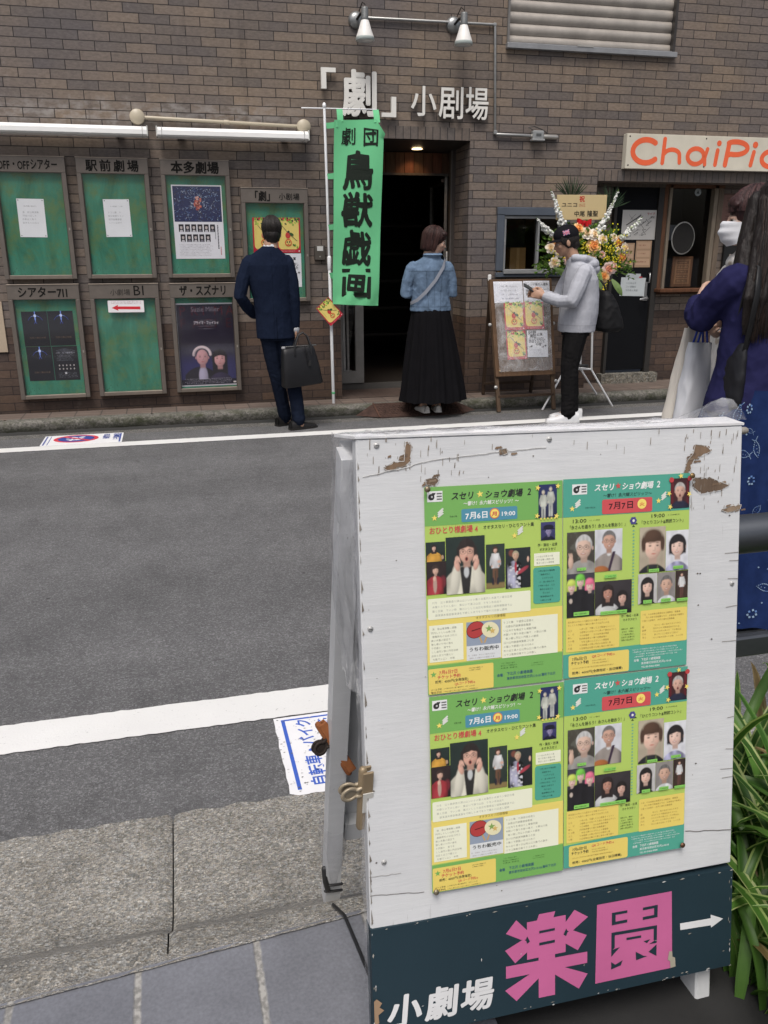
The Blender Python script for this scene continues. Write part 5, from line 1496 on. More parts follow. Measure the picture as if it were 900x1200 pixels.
 f.t('会場',0.562,0.954,0.602,0.015,WH,2,bold=0.015); f.t('下北沢 小劇場楽園',0.622,0.953,0.780,0.016,WH,2,bold=0.015); f.t('東京都世田谷区北沢2-10-18',0.622,0.972,0.870,0.014,WH,2,bold=0.012); f.t('TEL:03-5466-0088',0.622,0.990,0.775,0.013,WH,2,bold=0.012)
 return f
def place_flyer(f,u,v,d,name,label,tilt=0.0,first=None):
 if first is None:
  o=f.build(name,'gloss_paper')
 else:
  o=first.copy(); col_main.objects.link(o)
 o.matrix_world=FM @ Matrix.Translation((u,-d,v))@ Matrix.Rotation(tilt,4,'Y')
 return setp(o,label,'flyer','event flyers pinned to the white folding sign')
fl1=place_flyer(flyer_day1(),0.0010,0.2960,0.0022,'event_flyer','lime green flyer dated 7月6日, pinned above its twin on the white sign')
place_flyer(None,0.0000,-0.0020,0.0058,'event_flyer','lime green flyer dated 7月6日, pinned below its twin on the white sign',0.004,fl1)
fl2=place_flyer(flyer_day2(),0.2105,0.2970,0.0024,'event_flyer','teal topped flyer dated 7月7日, pinned above its twin on the white sign')
place_flyer(None,0.2095,-0.0005,0.0060,'event_flyer','teal topped flyer dated 7月7日, pinned below its twin on the white sign',0.003,fl2)
for (u,v,c,lb)in ((0.0035,0.5905,rgb(128,112,86),'brass thumbtack at the top left corner of the green flyers'),(0.4175,0.5900,rgb(138,110,60),'brass thumbtack at the top right corner of the teal flyers'),                      (0.0045,0.0015,rgb(140,128,100),'dull thumbtack at the bottom left corner of the green flyers'),(0.4130,0.0060,rgb(112,74,46),'brown thumbtack at the bottom right corner of the teal flyers')):
 tk_=MB(); tk_.lathe([(0.0,-0.0028),(0.0028,-0.0024),(0.0042,-0.0012),(0.0044,0.0)],(0,0,0),14,c,rot=Matrix.Rotation(R(-90),3,'X'))
 o=tk_.build('thumbtack','metal',label=lb,cat='thumbtack',group='thumbtacks holding the flyers on the white folding sign')
 o.matrix_world=FM @ Matrix.Translation((u,-0.0105,v))
rgb=_rgb
# ================================================================== NOTICEBOARDS ON THE WALL
FRM,FRM2=rgb(116,108,101,0.88),rgb(94,86,80,0.88)
def noticeboard(x0,z0,w,h,head,label,header_fn,rail=0.036,hd=0.125):
 t=thing('noticeboard',label,'noticeboard',(x0+w/2,WY,z0),(0,0,0),'glazed noticeboards on the brown tiled wall')
 f=MB(); d=0.068
 f.box((-w/2+rail/2,-d/2,(h-hd)/2),(rail,d,h-hd),FRM,bev=0.003)
 f.box((w/2-rail/2,-d/2,(h-hd)/2),(rail,d,h-hd),FRM,bev=0.003)
 f.box((0,-d/2,rail*0.45),(w-2*rail,d-0.003,rail*0.9),rgb(128,118,108,0.9),bev=0.003)
 f.box((0,-0.006,h/2),(w-0.02,0.012,h-0.02),FRM2)
 f.build('frame','dull_metal',t)
 hp=Flat(step=0.0008,d0=d+0.001)
 hp.mb.box((0,-d/2,h-hd/2),(w,d,hd),FRM,bev=0.003)
 hp.mb.box((0,-d/2-0.002,h-0.003),(w+0.004,d+0.006,0.008),rgb(150,138,126,0.9),bev=0.002)
 ho=hp.build('header','dull_metal',t)
 hl=Flat(step=0.0008,d0=d+0.001); header_fn(hl,w,h,hd); hl.build('lettering','black_paint',ho)
 b=MB(); b.box((0,-0.018,(h-hd)/2+rail*0.3),(w-2*rail,0.012,h-hd-rail*0.5))
 b.build('backing','board_green',t)
 g=MB(); g.add([(-w/2+rail,-0.056,rail),(w/2-rail,-0.056,rail),(w/2-rail,-0.056,h-hd),(-w/2+rail,-0.056,h-hd)],[(0,1,2,3)])
 g.build('pane','case_glass',t)
 for q in (-1,1):
  s=MB(); s.box((q*(w/2-rail-0.002),-0.035,(h-hd)/2),(0.006,0.03,h-hd-0.06),rgb(80,70,62,0.9)); s.build('inner_lip','dull_metal',t)
 s=MB(); s.box((w/2-0.018,-d-0.002,0.40),(0.012,0.006,0.02),rgb(160,155,145,0.9)); s.build('lock','dull_metal',t)
 return t
INKH=(0.012,0.011,0.010)
def head_text(s,frac=0.78,size=0.078,bold=0.02,shear=0.0,res=2,dv=0.0,sx0=None):
 def fn(hp,w,h,hd):
  tot=w*frac
  hp.text(s,-tot/2,h-hd/2-size*0.47+dv,size,INKH,1,bold=bold,width=tot,shear=shear,res=res)
 return fn
def head_spaced(s,frac,size,bold):
 def fn(hp,w,h,hd):
  n=len(s); tot=w*frac
  for i,ch in enumerate(s):
   hp.text(ch,-tot/2+i*(tot-size)/(n-1),h-hd/2-size*0.47,size,INKH,1,bold=bold,res=2)
 return fn
def head_b1(hp,w,h,hd):
 hp.text('小劇場',-0.118,h-0.098,0.056,(0.045,0.04,0.036),1,bold=-0.002,sx=1.0)
 hp.text('B1',0.075,h-0.100,0.118,INKH,1,bold=0.004)
def head_geki(hp,w,h,hd):
 hp.text('「劇」',-0.215,h-0.108,0.085,INKH,1,bold=0.035,sx=0.86)
 for i,ch in enumerate('小剧場'):hp.text(ch,0.035+i*0.062,h-0.100,0.060,INKH,1,bold=0.012)
BX=(-1.300,-0.648,0.020)
boards=[    noticeboard(BX[0],1.220,0.570,0.960,'','glazed noticeboard headed OFF・OFFシアター holding one plain white sheet',head_text('OFF・OFFシアター',0.80,0.086,0.022)),    noticeboard(BX[1],1.220,0.572,0.960,'','glazed noticeboard headed 駅前劇場 holding one plain white sheet',head_spaced('駅前劇場',0.74,0.094,0.026)),    noticeboard(BX[2],1.220,0.572,0.958,'','glazed noticeboard headed 本多劇場 holding a blue picture poster',head_text('本多劇場',0.70,0.098,0.036)),    noticeboard(BX[0],0.214,0.572,0.966,'','glazed noticeboard headed シアター711 holding black posters',head_text('シアター711',0.72,0.092,0.026)),    noticeboard(BX[1],0.216,0.575,0.962,'','glazed noticeboard headed 小劇場B1, empty but for a red arrow',head_b1),    noticeboard(BX[2],0.220,0.576,0.955,'','glazed noticeboard headed ザ・スズナリ holding a dark purple poster',head_text('ザ・スズナリ',0.72,0.094,0.032)),    noticeboard(0.678,1.003,0.584,0.962,'','glazed noticeboard headed 「劇」小劇場 behind the man in the navy suit',head_geki),]
PAP=rgb(226,228,232)
def wall_flat(name,f,x,z,y,mat,label,cat,group=None,tilt=0.0):
 o=f.build(name,mat,loc=(x,y,z),rot=(0,tilt,0))
 return setp(o,label,cat,group)
PY=WY-0.026
GP='papers behind the noticeboard glass'
for x,z,tilt,lab,seed in ((-1.144,1.557,0.012,'plain white sheet alone in the OFF・OFFシアター noticeboard',1),(-0.463,1.558,-0.008,'plain white sheet alone in the 駅前劇場 noticeboard',2)):
 f=Flat(); f.rect(0,0,0.21,0.30,PAP,0)
 f.small(0.05,0.235,0.16,0.252,1,rgb(120,122,128),1,seed,fill=0.8); f.small(0.03,0.10,0.18,0.21,4,rgb(165,167,172),1,seed+5,fill=0.7)
 for q in ((0.012,0.288),(0.198,0.288),(0.012,0.012),(0.198,0.012)):f.ell(q[0],q[1],0.0045,0.0045,rgb(110,112,112),1,n=8)
 wall_flat('notice_sheet',f,x,z,PY,'paper',lab,'notice',GP,tilt)
 # blue picture poster
f=Flat(); f.rect(0,0,0.421,0.602,rgb(222,222,228),0)
f.rect(0.010,0.305,0.412,0.592,rgb(38,46,86),1)
rr_=random.Random(21)
pal=[rgb(30,40,92),rgb(60,80,140),rgb(120,150,190),rgb(190,205,222),rgb(20,22,44),rgb(84,84,110),rgb(160,170,186),rgb(70,60,60)]
for k in range(520):
 cx,cy=rr_.uniform(0.016,0.406),rr_.uniform(0.311,0.586)
 near=math.exp(-(((cx-0.21)/0.12)**2+((cy-0.49)/0.09)**2))
 c=rr_.choice(pal[2:4]+pal[6:7])if rr_.random()<near*0.8 else rr_.choice(pal[:3]+pal[4:8])
 L,wd,a=rr_.uniform(0.006,0.03),rr_.uniform(0.002,0.006),rr_.uniform(0,math.pi)
 dx,dy=math.cos(a)*L/2,math.sin(a)*L/2
 q=[(cx-dx-dy*wd/L,cy-dy+dx*wd/L),(cx-dx+dy*wd/L,cy-dy-dx*wd/L),(cx+dx,cy+dy)]
 if all(0.011<p[0]<0.411 and 0.306<p[1]<0.591 for p in q):f.poly(q,c,2+k%2)
for k in range(46):
 a,r_=rr_.uniform(0,6.28),rr_.uniform(0,1)
 f.ell(0.215+0.032*r_*math.cos(a),0.455+0.052*r_*math.sin(a),0.008,0.010,rr_.choice([rgb(196,120,104),rgb(170,80,70),rgb(206,160,150),rgb(120,60,56)]),4,n=7,rot=a)
for row,n,xo,y in ((0,6,0.040,0.222),(1,5,0.050,0.140)):
 for i in range(n):
  x=xo+i*0.053
  f.rect(x,y,x+0.042,y+0.062,rgb(28,28,38),1)
  f.ell(x+0.021,y+0.036,0.011,0.015,rgb(188,178,176),2,n=10); f.ell(x+0.021,y+0.046,0.012,0.008,rgb(36,32,36),3,n=10,a0=0,a1=180); f.poly([(x+0.006,y),(x+0.012,y+0.016),(x+0.03,y+0.016),(x+0.036,y)],rgb(120,118,128)if i%2 else rgb(196,194,200),2)
f.small(0.035,0.02,0.33,0.125,8,rgb(150,150,158),1,31,fill=0.85)
for k in range(16):f.rect(0.366,0.27-k*0.0125,0.374+0.002*(k%2),0.279-k*0.0125,rgb(60,60,70),1)
for k in range(12):f.rect(0.345,0.262-k*0.009,0.350,0.268-k*0.009,rgb(110,110,120),1)
f.rect(0.386,0.03,0.393,0.10,rgb(186,120,120),1)
wall_flat('picture_poster',f,0.098,1.378,PY,'gloss_paper','blue and white abstract picture poster with rows of small portraits, in the 本多劇場 noticeboard','poster',GP)
# black posters, 2 x 2
def black_poster(info):
 f=Flat(); f.rect(0,0,0.206,0.292,(0.010,0.011,0.017),0)
 GL,GB=rgb(120,150,235),rgb(52,70,170)
 if not info:
  cx=0.108
  for k in range(18):
   a0,a1=R(20+k*7.8),R(20+(k+1)*7.8)
   f.poly([(cx+0.062*math.cos(a0),0.198+0.060*math.sin(a0)),(cx+0.062*math.cos(a1),0.198+0.060*math.sin(a1)),(cx+0.0595*math.cos(a1),0.198+0.057*math.sin(a1)),(cx+0.0595*math.cos(a0),0.198+0.057*math.sin(a0))],GB if abs(k-8.5)>4 else GL,1)
  f.poly([(cx-0.004,0.292),(cx+0.004,0.292),(cx+0.0015,0.20),(cx-0.0015,0.20)],GL,2); f.ell(cx,0.256,0.011,0.013,rgb(200,214,250),3,n=12); f.ell(cx,0.232,0.006,0.018,GL,2,n=10)
  for s in (-1,1):f.poly([(cx+s*0.002,0.215),(cx+s*0.012,0.188),(cx+s*0.007,0.188)],GB,1)
  for i,ch in enumerate('幻の夜物語'):pass
  f.small(0.045,0.062,0.185,0.084,1,rgb(108,86,72),1,3,fill=1.0,size=0.8)
 else:
  for k in range(5):f.line([(0.03+0.01*k,0.255-0.012*k),(0.10,0.272-0.006*k),(0.185-0.01*k,0.252-0.012*k)],0.0016,rgb(120,124,140),1)
  f.small(0.028,0.228,0.19,0.246,1,rgb(170,172,184),1,5,fill=1.0,size=0.9)
  f.small(0.03,0.165,0.18,0.220,5,rgb(128,130,142),1,6)
  for r_ in range(2):
   for i in range(5):f.ell(0.045+i*0.03,0.128-r_*0.03,0.006,0.008,rgb(176,168,166),1,n=8)
  f.rect(0.085,0.052,0.101,0.070,rgb(206,206,210),1); f.small(0.03,0.02,0.19,0.07,4,rgb(120,122,132),1,7,fill=0.9)
 return f
bp0=wall_flat('dark_poster',black_poster(False),-1.219,0.664,PY,'gloss_paper','top left black poster with a glowing blue figure, in the シアター711 noticeboard','poster',GP)
for x,z,lb in ((-1.010,0.664,'top right black poster with a glowing blue figure, in the シアター711 noticeboard'),(-1.216,0.368,'bottom left black poster with a glowing blue figure, in the シアター711 noticeboard')):
 o=bp0.copy(); col_main.objects.link(o); o.location=(x,PY,z); o['label']=lb
wall_flat('dark_poster',black_poster(True),-1.006,0.366,PY,'gloss_paper','black poster filled with small white print, in the シアター711 noticeboard','poster',GP)
# red arrow notice
f=Flat(); f.rrect(0,0,0.300,0.100,0.006,rgb(232,228,230),0)
f.poly([(0.030,0.038),(0.085,0.064),(0.080,0.050),(0.268,0.048),(0.268,0.024),(0.080,0.027),(0.085,0.014)],rgb(206,44,56),1)
f.small(0.03,0.070,0.28,0.094,2,rgb(150,90,100),1,9,fill=0.95)
wall_flat('arrow_notice',f,-0.507,0.937,PY-0.033,'paper','white notice with a red arrow pointing left, in the 小劇場B1 noticeboard','notice',GP,0.008)
# dark purple poster
f=Flat(); f.rect(0,0,0.520,0.735,rgb(206,206,214),0); f.rect(0.011,0.011,0.509,0.724,rgb(34,28,46),1)
f.rect(0.011,0.011,0.509,0.075,rgb(26,22,40),3)
for i,ch in enumerate('PRIMA'):f.text(ch,0.035+i*0.10,0.628,0.115,rgb(72,24,38),2,bold=0.0)
for i,ch in enumerate('FACIE'):f.text(ch,0.035+i*0.10,0.520,0.115,rgb(60,22,36),2,bold=0.0)
f.text('Suzie Miller',0.135,0.662,0.060,rgb(124,116,128),3,width=0.255)
f.text('プライマ・フェイシィ',0.150,0.548,0.034,rgb(214,210,218),3,bold=0.02,width=0.225); f.small(0.19,0.580,0.33,0.592,1,rgb(170,166,176),3,2,fill=1); f.small(0.185,0.528,0.335,0.541,1,rgb(170,166,176),3,4,fill=1); f.small(0.195,0.505,0.335,0.518,1,rgb(160,156,166),3,5,fill=1)
# person with a pale wig, and a dark haired one
f.X=lambda x:x
f.Y=lambda y:y
p=Paint(120,0.498/0.32,(0.022,0.018,0.040),(0.020,0.018,0.075),41,0.2)
p.put(np.clip((p.y-0.28)/0.3,0,1)*np.clip(0.7+p.noise(4)*0.5,0,1),(0.022,0.020,0.110))
p.body(0.55,0.62,0.44,(0.014,0.011,0.022)); p.ell(0.62,0.92,0.14,0.34,(0.36,0.33,0.46),0.2,sh=0.6)
p.face(0.62,0.36,0.25,(0.52,0.27,0.29),(0.5,0.42,0.45),'plain',0.1)
for k in range(26):p.ell(0.62+0.23*math.cos(R(180+k*7.2)),0.30+0.22*math.sin(R(180+k*7.2)),0.05,0.05,(0.50,0.41,0.43),0.5,sh=1.2)
p.face(1.10,0.42,0.24,(0.58,0.30,0.31),(0.010,0.007,0.012),'long',-0.05); p.body(1.10,0.80,0.30,(0.030,0.020,0.060))
p.onto(f,0.011,0.375,0.509,0.060,4)
f.small(0.04,0.020,0.47,0.072,4,rgb(176,172,186),8,8,fill=0.9); f.rect(0.475,0.022,0.500,0.036,rgb(206,200,200),8)
wall_flat('portrait_poster',f,0.053,0.266,PY,'gloss_paper','dark purple poster of two faces with a white border, in the ザ・スズナリ noticeboard','poster',GP)
def play_flyer(w=0.21,h=0.297,seed=0,step=0.0006):
 """Yellow flyer in a red border: leaves along the top, a red round figure with a staff, a red band at the foot."""
 r=random.Random(seed)
 f=Flat(step=step)
 RD,YL,G1,G2=rgb(186,38,58),rgb(226,206,118),rgb(120,170,60),rgb(58,92,48)
 f.rect(0,0,w,h,RD,0); f.rrect(w*0.06,h*0.10,w*0.94,h*0.97,w*0.16,YL,1)
 for k in range(34):
  x,y=r.uniform(0.06,0.94)*w,h*r.uniform(0.79,0.985)
  f.ell(x,y,w*0.055,w*0.028,r.choice([G1,G1,rgb(160,200,80),G2]),2+k%2,n=8,rot=r.uniform(0,3))
 for k in range(6):f.ell(w*r.uniform(0.05,0.95),h*r.uniform(0.87,0.97),w*0.04,w*0.045,rgb(40,40,36)if k%2 else RD,4,n=8)
 f.line([(w*0.22,h*0.78),(w*0.50,h*0.55),(w*0.86,h*0.34)],w*0.018,rgb(52,50,40),4)
 f.ell(w*0.47,h*0.50,w*0.11,w*0.13,rgb(196,64,60),5,n=12); f.ell(w*0.62,h*0.53,w*0.10,w*0.06,G2,6,n=10,rot=-0.4); f.ell(w*0.50,h*0.60,w*0.05,w*0.05,rgb(52,60,44),6,n=9)
 f.ell(w*0.48,h*0.29,w*0.15,w*0.15,rgb(206,92,56),5,n=14); f.ell(w*0.48,h*0.29,w*0.11,w*0.10,YL,6,n=12)
 for dx in (-0.05,0.05):f.ell(w*(0.48+dx),h*0.31,w*0.035,w*0.035,rgb(70,40,30),7,n=8)
 f.ell(w*0.48,h*0.25,w*0.05,w*0.02,rgb(160,40,40),7,n=8)
 for k in range(5):f.ell(w*r.uniform(0.70,0.90),h*r.uniform(0.14,0.26),w*0.05,w*0.03,r.choice([G1,G2]),5,n=8,rot=r.uniform(0,3))
 f.small(w*0.12,h*0.40,w*0.18,h*0.70,9,rgb(150,130,60),3,seed+2,fill=1); f.small(w*0.12,h*0.025,w*0.80,h*0.075,1,rgb(226,190,180),3,seed,fill=1); f.ell(w*0.93,h*0.05,w*0.03,w*0.03,rgb(226,220,220),3,n=8)
 return f
def text_flyer(w=0.20,h=0.29,step=0.0006):
 f=Flat(step=step); f.rect(0,0,w,h,rgb(222,224,230),0)
 K=rgb(44,44,50)
 f.text('好評',w*0.06,h*0.84,w*0.20,K,1,bold=0.03); f.text('劇団',w*0.14,h*0.74,w*0.15,K,1,bold=0.03); f.text('公演',w*0.46,h*0.80,w*0.15,K,1,bold=0.03)
 f.text('ふしぎなはなし',w*0.10,h*0.64,w*0.15,K,1,bold=0.02,width=w*0.78); f.text('きぼうのうた',w*0.06,h*0.53,w*0.15,K,1,bold=0.03,width=w*0.80); f.text('の巻',w*0.40,h*0.43,w*0.15,K,1,bold=0.03)
 f.poly([(w*0.05,h*0.37),(w*0.25,h*0.46),(w*0.24,h*0.37)],K,1); f.poly([(w*0.66,h*0.37),(w*0.80,h*0.42),(w*0.80,h*0.37)],K,1); f.star(w*0.88,h*0.43,w*0.07,K,1,n=4)
 f.small(w*0.06,h*0.05,w*0.9,h*0.32,6,rgb(130,132,140),1,3,fill=0.7)
 return f
GF='flyers for the play in the 「劇」小劇場 noticeboard'
pf=wall_flat('play_flyer',play_flyer(),0.770,1.424,PY,'gloss_paper','yellow flyer in a red border half hidden by the suited man, on the green noticeboard','flyer',GF)
o=pf.copy(); col_main.objects.link(o); o.location=(0.981,PY,1.424); o['label']='yellow flyer in a red border right of the suited man on the green noticeboard'
wall_flat('text_flyer',text_flyer(),0.992,1.128,PY,'paper','white flyer with bold black writing below the yellow flyers by the suited man','flyer',GF)
# pale plate at the left edge of the view
f=MB(); f.box((0,-0.008,0),(0.17,0.016,0.42),rgb(176,160,140),bev=0.002)
f.build('wall_plate','paint',loc=(-1.447,WY,0.83),label='pale beige plate on the wall left of the シアター711 noticeboard',cat='plate')
# ================================================================== LIGHTS, PIPES AND LETTERS ON THE WALL
for x0,x1,lb in ((-1.55,-0.062,'long white light fitting above the OFF・OFFシアター and 駅前劇場 noticeboards'),(0.020,1.262,'long white light fitting above the 本多劇場 noticeboard, below the beige pipe')):
 t=thing('light_fitting',lb,'light',((x0+x1)/2,WY,2.335),(0,0,0),'long white light fittings above the noticeboards')
 L=x1-x0
 b=MB(); prof=[(-0.055,0.0),(-0.185,0.0),(-0.205,0.012),(-0.205,0.045),(-0.150,0.075),(-0.055,0.075)]
 n=len(prof)
 b.add([(sx,p[0],p[1])for sx in (-L/2,L/2)for p in prof],[tuple((i,(i+1)%n,n+(i+1)%n,n+i))for i in range(n)]+[tuple(range(n-1,-1,-1)),tuple(range(n,2*n))],rgb(240,240,238))
 b.build('housing','plastic',t)
 e=MB()
 for sx in (-1,1):e.box((sx*(L/2+0.004),-0.130,0.037),(0.010,0.155,0.080),rgb(205,205,200),bev=0.003); e.box((sx*(L/2-0.035),-0.130,0.0375),(0.003,0.1535,0.077),rgb(150,150,148))
 e.build('end_cap','plastic',t)
 a=MB()
 for sx in (-0.35,0.35):a.box((sx*L,-0.03,0.04),(0.06,0.06,0.03),rgb(120,118,112))
 a.build('wall_bracket','dull_metal',t)
PIPE=rgb(176,166,146)
t=thing('conduit_pipe','beige pipe with a round box at each end above the white light fitting','pipe',(0.55,WY,2.46))
b=MB(); b.tube([(-0.68,-0.03,0.035),(0.68,-0.03,0.002)],0.0145,10,PIPE); b.tube([(0.03,-0.03,0.018),(0.06,-0.03,0.017)],0.019,10,PIPE); b.build('pipe','plastic',t)
for s,z in ((-0.68,0.036),(0.70,0.000)):
 q=MB(); q.lathe([(0.060,0.0),(0.060,0.045),(0.055,0.052),(0.0,0.054)],(s,0,z),24,PIPE,rot=Matrix.Rotation(R(90),3,'X')); q.build('junction_box','plastic',t)
GREY=rgb(168,168,166)
t=thing('conduit_pipe','thin grey pipe running between the two spotlights and down beside the shutter','pipe',(2.5,WY,3.0))
b=MB(); b.tube([(-0.72,-0.022,0.325),(0.45,-0.022,0.335),(0.475,-0.022,0.335)],0.012,10,GREY)
b.tube([(0.478,-0.022,0.34),(0.482,-0.022,0.30),(0.512,-0.022,-0.52)],0.012,10,GREY); b.build('pipe','metal',t)
b=MB(); b.box((0.478,-0.022,0.335),(0.03,0.03,0.03),GREY,bev=0.006); b.box((0.515,-0.022,-0.535),(0.035,0.035,0.035),GREY,bev=0.006); b.build('elbow','metal',t)
t=thing('conduit_pipe','short steel pipe with a bracket box above the ticket window','pipe',(3.33,WY,2.44))
b=MB(); b.tube([(-0.30,-0.028,0.010),(0.10,-0.028,0.006)],0.014,10,GREY); b.tube([(0.05,-0.028,0.004),(0.29,-0.028,0.000)],0.022,12,rgb(190,186,178)); b.build('pipe','metal',t)
b=MB(); b.box((0.095,-0.04,0.012),(0.11,0.06,0.075),rgb(150,152,152),bev=0.008); b.box((0.095,-0.045,-0.030),(0.125,0.065,0.018),rgb(165,166,166),bev=0.004); b.box((0.095,-0.0715,0.012),(0.05,0.003,0.022),rgb(90,92,92)); b.build('bracket_box','dull_metal',t)
b=MB(); b.tube([(0.05,-0.05,0.05),(0.0,-0.045,0.075),(0.06,-0.04,0.085),(0.14,-0.04,0.06),(0.2,-0.03,0.03)],0.004,6,(0.02,0.02,0.02)); b.build('cable','plastic',t)
def spotlight(x,z,label):
 t=thing('spotlight',label,'spotlight',(x,WY,z),(0,0,0),'bell-shaped spotlights high on the wall')
 c=MB(); c.lathe([(0.068,0.0),(0.068,0.012),(0.055,0.034),(0.030,0.046),(0.0,0.048)],(-0.035,0,0.02),24,rgb(150,152,152),rot=Matrix.Rotation(R(90),3,'X')); c.build('canopy','metal',t)
 a=MB(); a.tube([(-0.035,-0.045,0.02),(-0.02,-0.12,0.045),(0.0,-0.175,0.035)],0.011,10,rgb(60,60,60)); a.tube([(-0.02,-0.06,0.075),(0.0,-0.10,0.135),(0.012,-0.15,0.105)],0.004,6,(0.02,0.02,0.02)); a.build('arm','metal',t)
 s=MB(); s.lathe([(0.0,0.075),(0.026,0.072),(0.030,0.06),(0.030,0.0),(0.034,-0.012),(0.030,-0.03)],(0,-0.185,0.005),20,rgb(120,122,122)); s.build('socket','dull_metal',t)
 d=MB(); d.lathe([(0.030,-0.022),(0.036,-0.035),(0.055,-0.095),(0.074,-0.145),(0.077,-0.172),(0.074,-0.174),(0.070,-0.145),(0.050,-0.09),(0.0,-0.05)],(0,-0.185,0.005),28,rgb(232,230,226)); d.build('lamp_shade','plastic',t)
 r_=MB(); r_.lathe([(0.0762,-0.150),(0.0785,-0.174),(0.0735,-0.176)],(0,-0.185,0.005),28,rgb(190,200,196)); r_.build('rim','plastic',t)
spotlight(1.765,3.285,'white bell-shaped spotlight above the 「劇」 letters, at the pipe end')
spotlight(2.635,3.295,'white bell-shaped spotlight above the 小劇場 letters, beside the pipe bend')
def solid_glyph(mb,ch,x0,x1,z0,z1,y_front,y_back,col,side,bold,shear=0.0):
 vs,fs,_,w,_=glyph(ch,0.0,3)
 pts=[(p[0]+p[1]*shear,p[1])for p in vs]
 xa,xb=min(p[0]for p in pts),max(p[0]for p in pts); za,zb=min(p[1]for p in pts),max(p[1]for p in pts)
 m=bold*(x1-x0)
 base=[(x0+m+(p[0]-xa)/(xb-xa)*(x1-x0-2*m),z0+m+(p[1]-za)/(zb-za)*(z1-z0-2*m))for p in pts]
 cnt={}
 for f in fs:
  for a,b in zip(f,f[1:]+f[:1]):
   k=(min(a,b),max(a,b)); cnt.setdefault(k,[]).append((a,b))
 e=[v[0]for v in cnt.values()if len(v)==1]
 n=len(base)
 for i,q in enumerate([None]+list(range(0,360,45))):
  dx,dz=(0,0)if q is None else (m*math.cos(R(q)),m*math.sin(R(q)))
  y=y_front+i*0.00012
  P2=[(p[0]+dx,p[1]+dz)for p in base]
  mb.add([(p[0],y,p[1])for p in P2],fs,col)
  mb.add([(p[0],y,p[1])for p in P2]+[(p[0],y_back+i*0.0003,p[1])for p in P2],[(a,a+n,b+n,b)for a,b in e],side)
lt2=MB(); lt=MB(); WH_,SD_=rgb(224,222,216),rgb(96,92,88)
yf,yb_=-0.062,-0.030
for x0,x1,z0,z1 in ((1.409,1.535,2.890,2.925),(1.409,1.452,2.762,2.890),(1.937,2.069,2.558,2.592),(2.026,2.069,2.592,2.720)):
 lt.box(((x0+x1)/2,(yf+yb_)/2,(z0+z1)/2),(x1-x0,yb_-yf,z1-z0),WH_)
solid_glyph(lt,'劇',1.579,1.894,2.552,2.922,yf,yb_,WH_,SD_,0.030)
for ch,x0,x1,z0,z1 in (('小',2.205,2.440,2.575,2.818),('剧',2.462,2.690,2.560,2.822),('場',2.712,2.930,2.560,2.826)):
 solid_glyph(lt2,ch,x0,x1,z0,z1,yf+0.008,yb_,WH_,SD_,0.014)
for x,z in ((1.43,2.9),(1.43,2.8),(1.65,2.85),(1.82,2.62),(1.66,2.62),(2.04,2.6),(2.32,2.7),(2.57,2.7),(2.82,2.7)):
 (lt if x<2.1 else lt2).tube([(x,yb_+0.002,z),(x,-0.001,z)],0.006,6,(0.1,0.1,0.1))
o=lt2.build('sign_lettering','paint',loc=(0,WY,0),label='smaller raised white letters 小劇場 above the right half of the theatre doorway',cat='lettering',group='raised white letters above the theatre doorway')
lt.build('sign_lettering','paint',loc=(0,WY,0),label='large raised white character 劇 in corner brackets above the green banner',cat='lettering',group='raised white letters above the theatre doorway')
ib=thing('intercom','small grey intercom box with a white label beside the banner pole','intercom',(1.364,WY,1.36))
b=MB(); b.box((0,-0.015,0.065),(0.098,0.03,0.13),rgb(92,86,80),bev=0.004); b.build('case','dull_metal',ib)
b=MB(); b.box((0.002,-0.0315,0.100),(0.055,0.003,0.040),rgb(206,206,204)); b.box((0.0,-0.0315,0.03),(0.012,0.003,0.012),rgb(150,148,140)); b.build('name_plate','plastic',ib)
# ================================================================== THE SHOP SIGN
ss=thing('shop_sign','cream board with rounded orange hand-painted letters above the shop front','shop sign',(5.28,WY,2.182))
f=Flat(step=0.0008,d0=0.071)
OR,CR=rgb(232,104,66),rgb(206,200,184)
SW,SH=1.905,0.308
f.mb.box((0,-0.036,SH/2),(SW,0.070,SH),CR,bev=0.002)
def stroke(f,pts,w,col,layer):
 for (a,b)in zip(pts[:-1],pts[1:]):f.line([a,b],w,col,layer)
 for p in pts:f.ell(p[0],p[1],w/2,w/2,col,layer,n=14)
def arc(cx,cy,rx,ry,a0,a1,n=18):return [(cx+rx*math.cos(R(a0+(a1-a0)*k/n)),cy+ry*math.sin(R(a0+(a1-a0)*k/n)))for k in range(n+1)]
X0=-SW/2
w_=0.050
stroke(f,arc(X0+0.209,0.155,0.140,0.102,48,318),w_,OR,1)
stroke(f,[(X0+0.402,0.268),(X0+0.393,0.055)],w_*0.8,OR,1); stroke(f,[(X0+0.399,0.150)]+arc(X0+0.489,0.128,0.083,0.048,165,0,10)+[(X0+0.579,0.062)],w_*0.8,OR,1)
stroke(f,arc(X0+0.752,0.122,0.090,0.070,0,360),w_*0.85,OR,1); stroke(f,[(X0+0.875,0.190),(X0+0.852,0.110),(X0+0.859,0.050)],w_*0.75,OR,1)
stroke(f,[(X0+0.988,0.180),(X0+0.974,0.052)],w_*0.85,OR,1); f.ell(X0+0.998,0.245,0.026,0.026,OR,2)
stroke(f,[(X0+1.111,0.250),(X0+1.086,0.052)],w_,OR,1); stroke(f,[(X0+1.104,0.250)]+arc(X0+1.185,0.205,0.136,0.058,110,-110,16)+[(X0+1.104,0.140)],w_*0.95,OR,1)
stroke(f,[(X0+1.398,0.175),(X0+1.375,0.054)],w_*0.85,OR,1); f.ell(X0+1.406,0.240,0.030,0.030,OR,2)
stroke(f,arc(X0+1.606,0.115,0.110,0.072,45,315),w_*0.95,OR,1)
f.build('board','paint',ss)
